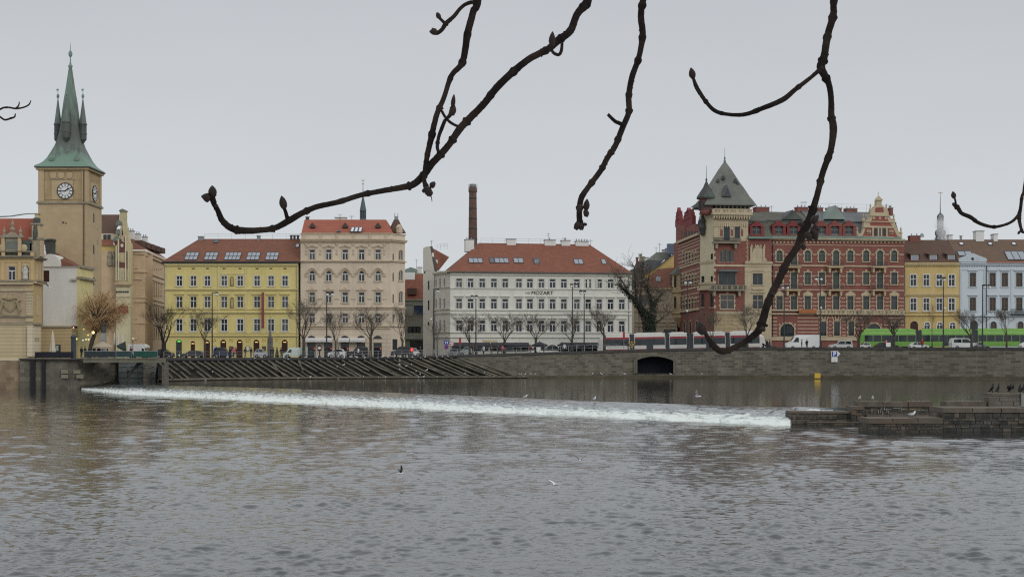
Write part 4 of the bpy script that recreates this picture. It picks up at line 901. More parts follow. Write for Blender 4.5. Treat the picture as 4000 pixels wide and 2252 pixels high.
        t.build('spire_turret',[copper_dark,mat('dark_copper_band',(.07,.08,.075),.6,.2),mat('bluish_copper',(.105,.125,.115),.6,.3,streak=.4,col2=(.15,.2,.17)),copper_pale],b.root)
    for sx in (-1,1): t=MB(); u=c+sx*2.1; t.prism([(u-.45,ze+1.15),(u+.45,ze+1.15),(u+.38,ze+1.6),(u-.38,ze+1.6)],.55,1.7); t.build('roof_hatch',copper,b.root)
    m=MB(); u=W-.55; m.tube([(u,-.12,zz(1150)),(u,-.12,-.3)],.09,6); m.build('drainpipe',mat('rusty_pipe',(.10,.055,.04),.6,.2),b.root)
water_tower()
# ================================================================ museum on the river, left edge
M1=(0,820,4.834)
def museum():
    b=Bld('museum','ornate yellow riverside museum with statue niche, stone crest relief and red tiled roof','museum',-160,218,134,218,M1,z0=0.)
    fx=0
    bl=mat('blue_grey_glass',(.03,.035,.055),.1,.3)
    b.win(222,1.05,1062,1322,0,'tee',white,bl,sur='plain',sm=stone_tan)
    b.win(-330,1.05,1062,1322,0,'tee',white,bl,sur='plain',sm=stone_tan)
    wall=mat('orange_buff_stucco',(.47,.345,.185),.9,.12,streak=.15)
    for x0,x1 in ((15,92),(340,402),(578,640),(-110,-60),(-240,-190)): b.band(x0,x1,985,1320,.12,1)
    for yt,yb,pr,mi in ((868,884,.75,0),(884,902,.5,0),(902,920,.25,1),(955,985,.12,1),(1325,1345,.65,0),(1345,1385,.4,2)): b.band(-700,652,yt,yb,pr,mi)
    # attic balustrade with pedestals, big dormer
    for x in (64,374,612,-250,-560): b.band(x-32,x+32,785,870,.1,1)
    b.band(-700,640,772,790,.1,0)
    b.finish([stone_grey,wall,stone_tan])
    a,z1=b.pt(-700,880); c,_=b.pt(648,880); _,zb=b.pt(0,1385); m=MB(); hs=b.holes; m.wall(a,c,zb,z1,hs); m.box(a,c-.1,.36,4.4,zb,z1-.01); m.build('upper_wall',wall,b.root)
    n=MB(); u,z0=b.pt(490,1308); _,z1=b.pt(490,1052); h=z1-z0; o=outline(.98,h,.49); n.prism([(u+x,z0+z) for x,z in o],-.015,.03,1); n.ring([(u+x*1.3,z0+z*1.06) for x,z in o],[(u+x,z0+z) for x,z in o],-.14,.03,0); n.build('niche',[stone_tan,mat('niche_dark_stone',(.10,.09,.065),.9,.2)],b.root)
    st=MB(); st.lathe([(.38,0),(.42,.25),(.36,.55),(.4,.9),(.36,1.3),(.4,1.6),(.3,1.85),(.12,1.95),(.17,2.08),(.16,2.22),(.06,2.34)],(u,-.3,z0),10); st.ball((u-.36,-.4,z0+1.3),.15,6,sz=2); st.ball((u+.36,-.4,z0+1.2),.15,6,sz=2); st.build('niche_statue',mat('pale_statue_stone',(.42,.41,.37),.9,.15),b.root)
    q=MB(); a,z0=b.pt(100,775,-.2); c,_=b.pt(350,775,-.2); _,z1=b.pt(100,520,-.2); q.box(a,c,-.1,2.2,z0,z1,0); q.box(a+.15,c-.15,-.14,-.1,z0+.3,b.pt(0,590)[1],1)
    for x in (72,380): b.band(x-32,x+30,520,775,.35,2,q); u,z=b.pt(x,490); q.lathe([(.35,0),(.2,.4),(.3,.7),(.1,1.1),(.02,1.6)],(u,.2,z),8,0)
    b.band(-10,462,490,520,.5,0,q); q.prism([b.pt(x,y) for x,y in ((115,490),(150,455),(190,430),(230,400),(270,430),(310,455),(345,490))],-.3,.6,0); u,z=b.pt(232,395); q.lathe([(.3,0),(.4,.3),(.2,.6),(.32,1.),(.12,1.5),(.02,2.)],(u,.1,z),8,0)
    for s in (-1,1): u,z=b.pt(232+s*215,715); q.ball((u,0,z),.6,10,sy=.4,mi=2)
    q.build('dormer',[stone_grey,mat('lattice_grey',(.14,.15,.13),.7,.25),stone_tan],b.root)
    r=MB(); a,z1=b.pt(-700,775,.45); c,_=b.pt(640,775,.45); _,z0=b.pt(0,885,.45); r.box(a,c,.45,.6,z0,z1); r.build('attic_wall',mat('grey_lattice_wall',(.11,.105,.085),.9,.4,scale=1.2,streak=.4),b.root)
    r=MB(); r.add([b.p3(-700,790,.5),b.p3(640,790,.5),b.p3(640,160,2.6),b.p3(-700,160,2.6),b.p3(640,790,4.7),b.p3(-700,790,4.7)],[(0,1,2,3),(3,2,4,5),(1,4,2)]); r.build('roof',tiles_red,b.root)
    u,z=b.pt(525,680,.6); r=MB(); r.box(u-.75,u+.75,.2,1.6,z-.8,z+.4); r.prism([(u-.9,z+.4),(u+.9,z+.4),(u+.7,z+.85),(u-.7,z+.85)],.1,2.); r.build('roof_dormer',copper_dark,b.root)
    r=MB(); P=[b.pt(x,y,5) for x,y in ((-100,120),(60,112),(200,108),(330,85),(480,65),(700,58),(700,68),(480,77),(330,100),(200,122),(60,130),(-100,135))]; r.prism(P,5,5.4); r.build('rear_ridge',copper,b.root)
    # corner bay set back at an angle with a stone pinnacle
    k=Bld('museum_corner','x','x',133.5,218,169,222.4,M1,z0=0.)
    for x in (690,745,790): k.band(x-16,x+16,1000,1320,.14,0)
    for yt,yb,pr,mi in ((880,900,.75,1),(900,920,.5,1),(1328,1345,.6,1),(1345,1385,.4,0)): k.band(640,818,yt,yb,pr,mi)
    for x in (680,730,775): k.band(x-12,x+12,590,770,.1,0)
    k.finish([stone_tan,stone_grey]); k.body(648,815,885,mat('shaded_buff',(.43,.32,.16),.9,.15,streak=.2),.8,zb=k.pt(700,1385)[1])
    m=MB(); 
    def pbox(x0,x1,yt,yb,d0,d1,mi=0): a,z1=b.pt(x0,yt,1); c,_=b.pt(x1,yt,1); _,z0=b.pt(x0,yb,1); m.box(a,c,d0,d1,z0,z1,mi)
    pbox(596,800,560,880,.3,1.9); pbox(575,815,520,560,.1,2.1,1)
    for x in (612,660,720,770): pbox(x-14,x+14,575,860,.2,.35,1)
    pbox(625,775,285,520,.4,1.7,0); pbox(605,800,255,285,.2,1.9,1); pbox(648,745,150,260,.6,1.5,2); pbox(668,738,78,150,.7,1.4,0); pbox(655,750,68,86,.6,1.5,1)
    a,z=b.pt(690,420,.9); m.lathe([(.35,-1.2),(.38,0),(.25,.8),(.12,1.2)],(a,.3,z),8,2)
    m.build('corner_pinnacle',[stone_tan,stone_grey,copper_dark],b.root)
    absorb(b,k)
    # lower storeys
    M2=(0,1080,4.266); b.v=M2; b.holes=[]
    lo=mat('mottled_sgraffito',(.36,.275,.19),.9,.2,scale=.8); a,z1=b.pt(-700,120); c,_=b.pt(562,120); _,zm=b.pt(0,775); _,zb=b.pt(0,1395)
    m=MB(); m.box(a,c-.05,.0,4.2,zm,z1); m.build('frieze_wall',lo,b.root)
    m=MB(); m.box(a,b.pt(545,900)[0],-.05,4.,zb,zm-.01); m.build('rusticated_wall',rustic,b.root)
    t=MB(); 
    for x0,x1,yt,yb,pr,mi in ((-700,560,105,130,.5,0),(-700,560,205,240,.25,0),(-700,560,655,672,.3,1),(-700,560,765,778,.3,1),(-700,550,778,800,.2,0),(-700,520,1372,1392,.25,2)): b.band(x0,x1,yt,yb,pr,mi,t)
    for k in range(8): b.band(430,556,262+k*48,304+k*48,.12,0,t)
    b.band(430,556,690,752,.12,0,t); b.band(384,388,810,1350,.07,1,t)
    t.build('cornice',[brick_cream,stone_grey,mat('pale_ledge',(.55,.5,.4),.9,.1)],b.root)
    # stone relief: shield held in a scrolled frame under a plumed helmet shape
    m=MB(); u,z=b.pt(172,470)
    m.prism([(u+x,z+y) for x,y in ((-.78,.6),(.78,.6),(.74,-.1),(.4,-.62),(0,-.85),(-.4,-.62),(-.74,-.1))],-.32,.02); m.ring([(u+x*1.35,z+y*1.3) for x,y in ((-.78,.6),(.78,.6),(.74,-.1),(.4,-.62),(0,-.85),(-.4,-.62),(-.74,-.1))],[(u+x,z+y) for x,y in ((-.78,.6),(.78,.6),(.74,-.1),(.4,-.62),(0,-.85),(-.4,-.62),(-.74,-.1))],-.24,.02)
    for s in (-1,1):
        m.tube([(u+s*1.3,-.1,z-1.4),(u+s*1.5,-.16,z-.8),(u+s*1.25,-.16,z-.2),(u+s*1.1,-.2,z+.4),(u+s*1.35,-.16,z+.85),(u+s*1.0,-.2,z+1.1),(u+s*.4,-.22,z+1.2)],[.12,.22,.2,.25,.2,.25,.2],8); m.ball((u+s*1.45,-.1,z+.75),.28,8)
        m.ball((u+s*.6,-.2,z+1.05),.3,8)
    m.ball((u,-.2,z+1.0),.5,10,sx=1.2); m.ball((u,-.2,z+1.45),.3,8); m.box(u-1.5,u+1.5,-.2,.02,z-1.62,z-1.42)
    m.build('stone_crest',mat('weathered_relief',(.30,.245,.15),.9,.25),b.root)
    # pale rusticated corner
    k=Bld('museum_low','x','x',131.5,218,166,222.2,M2,z0=0.); m=MB(); a,z1=k.pt(540,815); c,_=k.pt(680,815); _,zq=k.pt(560,1330); m.box(a,c,0,.8,zq,z1); m.build('corner_rustication',mat('pale_rustication',(.55,.47,.34),.9,.12,kind='rows',bh=.56,mort=.1,mcol=(.3,.25,.18)),k.root)
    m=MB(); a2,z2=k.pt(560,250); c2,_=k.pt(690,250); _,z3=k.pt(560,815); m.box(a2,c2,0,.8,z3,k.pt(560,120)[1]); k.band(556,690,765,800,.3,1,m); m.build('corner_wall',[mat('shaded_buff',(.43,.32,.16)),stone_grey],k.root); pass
    for x in (585,615,645): k.band(x-7,x+7,1010,1075,.03,0)
    k.band(595,650,320,640,.1,1); k.finish([stone_grey,stone_tan],'corner_slots'); absorb(b,k)
    # stone plinth standing in the water
    m=MB(); a,zt=b.pt(-700,1396); c,_=b.pt(515,1396); m.box(a,c,-.3,5,-2,zt); m.build('plinth',mat('warm_plinth_stone',(.24,.18,.12),.9,.3,scale=.7,streak=.3,kind='stone',bw=1.3,bh=.6,mort=.02,mcol=(.2,.16,.12),fine=.8),b.root)
museum()
def hall():
    b=Bld('white_hall','white windowless hall with half round gable beside stone water tower','hall',168,229,302,229,M1,z0=4.)
    b.win(873,1.0,1140,1355,0,'none',darkwood,mat('dark_red_shutter',(.045,.018,.015),.6,.2)); a,z1=b.pt(812,1075); c,_=b.pt(1452,1075)
    m=MB(); m.wall(a,c,-.5,z1,b.holes); m.box(a,c-.02,.36,9,-.5,z1-.01); m.build('wall',mat('cold_white_stucco',(.58,.57,.53),.9,.06,scale=.3,streak=.12),b.root)
    pts=[(815,1062)]+[(950+math.cos(t)*190,1062-math.sin(t)*235) for t in np.linspace(2.25,0,12)]; m=MB(); m.prism([b.pt(*p) for p in pts],0,4); m.build('round_gable',mat('cold_white_stucco',(.58,.57,.53)),b.root)
    for yt,yb,pr in ((1062,1078,.2),): b.band(812,1455,yt,yb,pr)
    b.band(1345,1460,1298,1330,.5); b.finish(mat('grey_ledge',(.33,.33,.29),.9,.15),'ledge')
    # side facing the tower: ochre wall with cornices
    m=MB(); m.box(c,c+.4,.0,7.5,-.5,z1+.3,0); m.box(c,c+.9,-.2,7.7,b.pt(0,1300)[1],b.pt(0,1255)[1],1); m.box(c,c+.7,-.1,7.6,z1-.1,z1+.3,1); m.build('side_wall',[stucco_yellow_trim,stone_grey],b.root)
    m=MB(); m.add([b.p3(1000,760,7.5),b.p3(1500,1035,7.5),b.p3(1540,1090,.5),b.p3(1120,930,.8),b.p3(1140,1060,.5)],[(0,1,2,3),(3,2,4)]); m.build('lean_to_roof',tiles_brown,b.root)
    m=MB(); u,z=b.pt(900,740,2); m.box(u-.7,u+.65,2,4,z-1.8,z+1.4,0); m.prism([(u-.9,z+1.4),(u+.8,z+1.4),(u+.75,z+1.75),(u-.9,z+1.6)],1.8,4,0); m.build('vent_housing',copper_dark,b.root)
    m=MB(); u,z=b.pt(832,830,.2); m.lathe([(.3,-.2),(.35,.2),(.2,.6),(.25,.9),(.15,1.1),(.22,1.3),(.05,1.55)],(u,.2,z),8); m.build('urn',white,b.root)
hall()
def terrace_house():
    b=Bld('terrace_annex','low rusticated annex wall behind terrace with small dark framed showcase','annex',160,226,282,226,(0,1080,4.266),z0=4.0)
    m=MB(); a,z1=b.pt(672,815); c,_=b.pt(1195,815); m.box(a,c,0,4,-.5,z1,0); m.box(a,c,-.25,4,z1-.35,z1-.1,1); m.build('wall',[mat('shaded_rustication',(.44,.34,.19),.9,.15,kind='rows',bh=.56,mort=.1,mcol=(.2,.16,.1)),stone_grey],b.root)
    a,z1=b.pt(930,1130); c,_=b.pt(1010,1130); _,z0=b.pt(930,1250); m=MB(); m.box(a,c,-.15,.02,z0,z1,0); m.box(a+.12,c-.3,-.17,-.15,z0+.15,z1-.15,1); m.build('showcase',[iron,mat('pale_green_poster',(.35,.45,.38),.5,.1)],b.root)
terrace_house()
# ================================================================ gabled gothic house, narrow blue house, beige side-street house
def gothic():
    V=(380,780,4.531)
    b=Bld('gothic_gable_house','narrow yellow gothic revival house with lancet gable and dark tiled roof','house',398,252,513,252,V)
    m=MB(); P=[(335,1500),(335,1130),(330,820),(372,760),(352,700),(385,640),(402,600),(395,520),(430,440),(398,380),(398,205),(500,205),(500,380),(512,450),(535,500),(530,540),(540,620),(575,760),(600,780),(600,1500)]
    m.prism([b.pt(*p) for p in P],0,1.2); m.build('gable_wall',mat('pale_olive_stucco',(.46,.40,.24),.9,.14,streak=.25),b.root)
    lead=mat('greenish_lead',(.15,.17,.15),.7,.25,streak=.3); m=MB(); m.prism([b.pt(*p) for p in ((385,205),(515,205),(495,178),(450,160),(405,178))],-.3,1.5,0); m.build('gable_cap',lead,b.root)
    for x,y,w in ((385,400,55),(372,560,45),(340,680,55)): m=MB(); m.prism([b.pt(*p) for p in ((x-w,y+50),(x+w,y+50),(x+w*.8,y-10),(x,y-45),(x-w*.8,y-10))],-.2,1.4,0); m.build('gable_cap',lead,b.root)
    m=MB()
    for x0,x1,y0,y1 in ((370,390,700,1430),(498,516,640,1430),(332,350,830,1430),(545,556,900,1430),(470,480,400,760),(420,432,480,700)): b.band(x0,x1,y0,y1,.3,0,m)
    m.build('gable_pilasters',mat('pale_pilaster_stone',(.56,.50,.36),.9,.1),b.root)
    m=MB()
    for pts in ([(395,850),(395,700),(440,520),(488,700),(488,850)],[(392,1200),(392,1095),(492,1110),(492,1200)],[(350,1180),(350,1085),(370,1090),(370,1180)],[(520,1220),(520,900),(545,950),(545,1220)],[(392,930),(392,850),(492,850),(492,930)]): m.prism([b.pt(*p) for p in pts],-.06,.05)
    m.build('brick_infill',mat('plum_brick',(.14,.06,.055),.9,.2,scale=1.),b.root)
    m=MB(); u,z=b.pt(441,808); m.prism([(u+math.cos(k*.628)*.3,z+math.sin(k*.628)*.36) for k in range(10)],-.15,.05); u,z=b.pt(445,680); m.box(u-.1,u+.1,-.12,.05,z-.6,z+.5)
    for x in (420,440,460): b.band(x-6,x+6,1250,1430,.14,0,m)
    m.build('niches',mat('pale_pilaster_stone',(.56,.50,.36)),b.root)
    # lower wall with arcade
    W2=(0,780,1.8586); b.v=W2
    b.band(838,950,598,618,.6); b.band(842,948,618,628,.3); b.band(845,945,700,708,.12)
    for k in range(6): u,z=b.pt(848+k*16,668); b.trim.prism([(u+math.cos(q)*.22,z+math.sin(q)*.22) for q in np.linspace(0,5.6,8)],-.03,.05,1)
    b.finish([stone_tan,darkwood]); a,z1=b.pt(842,610); c,_=b.pt(947,610); m=MB(); m.box(a,c,0.,12,-1,z1); m.build('lower_wall',mat('cream_lower_stucco',(.52,.47,.31),.9,.12,streak=.2),b.root)
    for x0,x1 in ((858,888),(893,930)): a,z1=b.pt(x0,770,-.8); c,_=b.pt(x1,770,-.8); _,z0=b.pt(x0,822,-.8); m=MB(); m.box(a,c,-.8,-.75,z0,z1); m.build('red_flag',mat('dull_red_cloth',(.22,.04,.03),.8,.15),b.root)
    # side wing behind the tower
    b.v=V; m=MB(); a,z1=b.pt(60,800,2); c,_=b.pt(340,800,2); m.box(a,c,2,12,-1,z1,0); b_=m.build('wing_wall',mat('ochre_wing_stucco',(.52,.40,.16),.9,.14,streak=.2),b.root)
    m=MB(); m.add([b.p3(60,805,1.6),b.p3(290,805,1.6),b.p3(290,705,3),b.p3(60,705,3)],[(0,1,2,3)],0); m.add([b.p3(60,600,3.4),b.p3(300,600,3.4),b.p3(395,262,8),b.p3(60,262,8)],[(0,1,2,3)],1); m.add([b.p3(300,600,3.4),b.p3(390,420,3.),b.p3(395,262,8)],[(0,1,2)],1)
    a,z1=b.pt(60,602,3.2); c,_=b.pt(290,602,3.2); _,z0=b.pt(60,708,3.2); m.box(a,c,3.2,8,z0,z1,2); m.build('roof',[tiles_orange,tiles_dark,mat('pale_pilaster_stone',(.56,.50,.36))],b.root)
    m=MB(); 
    for x in (135,205): a,z1=b.pt(x-28,615,3.1); c,_=b.pt(x+28,615,3.1); _,z0=b.pt(x,700,3.1); m.box(a,c,3.1,3.25,z0,z1)
    m.build('attic_window',darkwood,b.root)
    m=MB()
    for x in (210,240,300): u,z=b.pt(x,1180,1.5); m.lathe([(.3,-.4),(.35,.3),(.25,.9),(.3,1.5),(.12,2.),(.18,2.2),(.02,2.6)],(u,1.4,z+.6),8,0)
    for x in (200,245,290,320): b.v=V; a,z1=b.pt(x-8,1170,1.9); c,_=b.pt(x+8,1170,1.9); _,z0=b.pt(x,1480,1.9); m.box(a,c,1.7,2.1,z0,z1,1)
    m.build('parapet_statues',[stone_grey,mat('bright_yellow_stucco',(.58,.46,.14),.9,.1)],b.root)
    b=Bld('blue_narrow_house','sliver of pale blue house squeezed between tower and yellow gothic gable','house',396,256,418,256,(0,780,1.8586))
    b.win(752,.9,540,620,0,'pair',white,pane); b.win(752,1.0,455,490,0,'pair',white,pane); b.band(735,778,510,520,.3); b.band(735,778,640,655,.3); b.finish(mat('pale_lilac',(.45,.48,.55),.9,.1)); b.body(735,775,445,mat('pale_lilac',(.45,.48,.55)),6)
gothic()
def side_street():
    V=(380,780,4.531); W2=(0,780,1.8586)
    b=Bld('side_street_house','tall peach house receding into side street with brown tiled roof and chimneys','house',500,254,566,254,V)
    st=mat('peach_stucco',(.50,.37,.24),.9,.12,streak=.2); tr=mat('peach_trim',(.52,.41,.28),.9,.1)
    b.win(645,1.25,1040,1205,0,'pair',darkwood,pane,sur='plain',sm=tr); b.v=W2; b.win(988,1.25,595,692,0,'cross',white,pane,sur='ped',sm=tr); b.win(965,1.25,785,860,0,'cross',white,pane,sur='plain',sm=tr); b.win(965,1.25,935,1010,0,'cross',white,pane,sur='plain',sm=tr)
    for yt,yb,pr in ((368,378,.6),(378,395,.3),(515,525,.3),(700,712,.25),(735,742,.3),(890,898,.2)): b.band(930,1054,yt,yb,pr)
    b.finish(tr); b.body(930,1053,372,st,6)
    k=Bld('side','x','x',566,254,647,280,W2)
    for i in range(7):
        x=1068+i*17
        k.win(x,1.2,500,515,0,'none',st,darkwood)
        for yt,yb in ((600,690),(780,850),(930,1000)): k.win(x,1.25,yt-i*0,yb,0,'pair',stone_tan,pane,sur='sill',sm=tr)
    b_=k
    def slope(yl,th,pr):    # horizontal mouldings seen in perspective
        u0,z=k.pt(1053,yl); k.trim.box(u0,u0+k.W+1,-pr,.05,z-th,z)
    for yl,th,pr in ((372,.35,.6),(384,.6,.35),(515,.35,.25),(540,.7,.15),(700,.35,.2),(735,.25,.2),(890,.3,.2)): slope(yl,th,pr)
    k.finish(tr); u0,z1=k.pt(1053,372); m=MB(); m.wall(0,k.W+1,-1,z1,k.holes); m.box(.1,k.W+1,.36,12,-1,z1-.02); m.build('side_wall',st,k.root); absorb(b,k)
    m=MB(); b.v=V
    A=b.p3(500,880,-.5); A=(A[0]-2,A[1],A[2]); e0=b.p3(866,885,-.5)
    kx=k.A.x-b.A.x; d=Vector((math.cos(0),0)); ang=math.atan2(k.d.y,k.d.x); E=(e0[0]+math.cos(ang)*(k.W+1),math.sin(ang)*(k.W+1),e0[2])
    R0=(e0[0]-9,7,e0[2]+5.2); R1=(E[0]-7,E[1]+3,e0[2]+5.0)
    m.add([A,e0,E,R0,R1,(A[0],12,A[2])],[(0,1,3),(1,2,4,3),(0,3,5)]); m.build('roof',tiles_brown,b.root)
    for i,(x,y) in enumerate(((612,560),(720,615),(840,665))): box_chimney(b,x-38,x+38,y,y+70,6+i*2,mat('white_render_chimney',(.6,.6,.58)),pots=2)
    for i in range(5): x=770+i*80; u,z=b.pt(x,775+i*28,4+i*3); m=MB(); m.box(u-.7,u+.7,2+i*3.4,5+i*3.4,z-.6,z+.5); m.build('roof_dormer',tiles_dark,b.root)
side_street()
# ================================================================ brick chimney stack and far church towers
def far_towers():
    Y=320; x=(1848); c=P3(1847,1000,Y); r=lambda w:w*Y/F/2
    t=thing('factory_chimney','tall round brick factory chimney with iron bands behind white hotel','chimney',(c.x,Y,6)); z0=Z_(1000,Y)-6; z1=Z_(752,Y)-6
    m=MB(); m.lathe([(r(40),z0-14),(r(36),z0),(r(29),z1),(r(34),z1+.1),(r(34),z1+.8),(r(30),z1+1),(r(30),z1+1.3)],(0,0,0),16); m.build('stack',mat('sooty_brick',(.125,.075,.06),.9,.25,scale=.25,streak=.3,kind='brick',bw=.5,bh=.25,mort=.02,mcol=(.15,.10,.08),col2=(.09,.06,.05)),t)
    for k in range(6): z=lerp(z0,z1,.1+k*.16); m=MB(); m.lathe([(r(36-1.2*k)+.03,z),(r(36-1.2*k)+.03,z+.25)],(0,0,0),16); m.build('iron_band',iron,t)
    m=MB(); m.lathe([(r(27),z1+1.2),(r(27),z1+1.9)],(0,0,0),10)
    for k in range(8): a=k*math.pi/4; m.tube([(math.cos(a)*r(33),math.sin(a)*r(33),z1+.8),(math.cos(a)*r(33),math.sin(a)*r(33),z1+1.9)],.05,4)
    m.build('crown_railing',greymetal,t)
    Y=420; t=thing('church_spire','slender grey church spire with gilt cross behind bright red roof','spire',(X_(1418,Y),Y,0)); z=lambda y:Z_(y,Y); k=lambda w:w*Y/F/2
    bs=mat('hazed_slate_spire',(.075,.10,.115),.6,.2,streak=.3)  # slate blue that also carries the distance haze in its colour
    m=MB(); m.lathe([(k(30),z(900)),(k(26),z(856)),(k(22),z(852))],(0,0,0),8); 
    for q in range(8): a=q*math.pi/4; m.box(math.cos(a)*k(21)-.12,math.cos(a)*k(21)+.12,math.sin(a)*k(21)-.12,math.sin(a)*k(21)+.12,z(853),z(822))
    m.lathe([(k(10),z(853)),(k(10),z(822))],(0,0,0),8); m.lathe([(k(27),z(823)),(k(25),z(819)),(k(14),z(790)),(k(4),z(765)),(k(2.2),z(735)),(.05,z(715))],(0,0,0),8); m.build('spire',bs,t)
    m=MB(); m.tube([(0,0,z(735)),(0,0,z(698))],.07,5); m.box(-.5,.5,-.06,.06,z(706),z(704)); m.lathe([(.05,-.3),(.3,0),(.05,.3)],(0,0,z(718)),6); m.build('gilt_cross',mat('dull_gilt',(.35,.28,.15),.4,.1),t)
    Y=460; t=thing('onion_dome_tower','grey onion domed church tower with tall needle behind brown roofs','tower',(X_(3673,Y),Y,0)); V=(3480,720,2.0714); z=lambda y:Z_(720+y/2.0714,Y); k=lambda w:w/2.0714*Y/F/2
    dm=mat('hazed_lead_dome',(.095,.105,.115),.6,.2,streak=.3)  # lead grey with the far haze fade put into its colour
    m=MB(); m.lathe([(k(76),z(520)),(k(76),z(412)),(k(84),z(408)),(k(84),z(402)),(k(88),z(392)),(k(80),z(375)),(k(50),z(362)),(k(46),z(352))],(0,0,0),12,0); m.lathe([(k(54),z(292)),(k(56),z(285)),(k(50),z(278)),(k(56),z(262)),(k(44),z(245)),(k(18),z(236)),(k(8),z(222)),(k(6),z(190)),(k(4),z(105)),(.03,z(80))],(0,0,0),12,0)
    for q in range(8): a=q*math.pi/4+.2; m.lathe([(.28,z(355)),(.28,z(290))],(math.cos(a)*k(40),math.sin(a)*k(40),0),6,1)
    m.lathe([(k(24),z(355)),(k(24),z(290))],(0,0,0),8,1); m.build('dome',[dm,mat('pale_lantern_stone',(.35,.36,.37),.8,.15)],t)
    m=MB(); m.tube([(0,0,z(88)),(0,0,z(60))],.09,5); m.box(-.8,.8,-.08,.08,z(70),z(67)); m.build('gilt_cross',mat('dull_gilt',(.35,.28,.15)),t)
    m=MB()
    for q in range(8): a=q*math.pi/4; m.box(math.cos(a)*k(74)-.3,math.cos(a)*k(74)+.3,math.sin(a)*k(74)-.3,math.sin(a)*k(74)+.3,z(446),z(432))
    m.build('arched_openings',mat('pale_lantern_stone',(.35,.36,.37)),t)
far_towers()
# ================================================================ ground, river, quay
def coping_px(px): return interp(px,[560,1300,1600,2000,2400,2700,3000,4600],[1397,1395,1390,1378.5,1367,1360,1355.5,1355])
asphalt=mat('embankment_asphalt',(.06,.06,.06),.9,.25,scale=.4)
def ground():
    pxs=list(np.linspace(300,4700,80)); rows=[(0.6,0)]; V=[];Fc=[]
    offs=[.9,6,14,24,40,80,200,700]
    for p in pxs:
        qy=quay_y(max(p,560)); X0=X_(p,qy)
        for o in offs: X=X0*(qy+o)/qy; V.append((X,qy+o,street_z(X) if o<100 else street_z(X)-.5))
    n=len(offs)
    for i in range(len(pxs)-1):
        for j in range(n-1): Fc.append((i*n+j,(i+1)*n+j,(i+1)*n+j+1,i*n+j+1))
    m=MB(); m.add(V,Fc); structure(m.build('embankment_road',asphalt))
    m=MB(); m.add([(-4000,560,3),(4000,560,3),(4000,6000,3),(-4000,6000,3)],[(0,1,2,3)]); structure(m.build('ground',mat('distant_ground',(.1,.1,.085),.95,.2,scale=.02)))
    # promenade strip along the railing, a kerb above the road
    m=MB(); V=[]
    for p in np.linspace(560,4700,90):
        qy=quay_y(p); X=X_(p,qy)
        for o,h in ((.6,.12),(5.2,.12),(5.2,-.02)): V.append((X*(qy+o)/qy,qy+o,street_z(X)+h))
    n=3; m.add(V,[(i*n+j,(i+1)*n+j,(i+1)*n+j+1,i*n+j+1) for i in range(89) for j in range(2)]); structure(m.build('promenade',mat('grey_paving',(.16,.155,.145),.9,.2,kind='brick',bw=1,bh=.5,mort=.02)))
ground()
quay_m=mat('quay_masonry',(.135,.124,.098),.9,.4,scale=.45,streak=.42,kind='stone',bw=1.05,bh=.48,mort=.05,mcol=(.27,.25,.195),col2=(.10,.097,.083),fine=.9,bump=.4,bc=.62)
cope_m=mat('dark_coping_stone',(.06,.058,.056),.8,.3,scale=.8)
WL=1.0
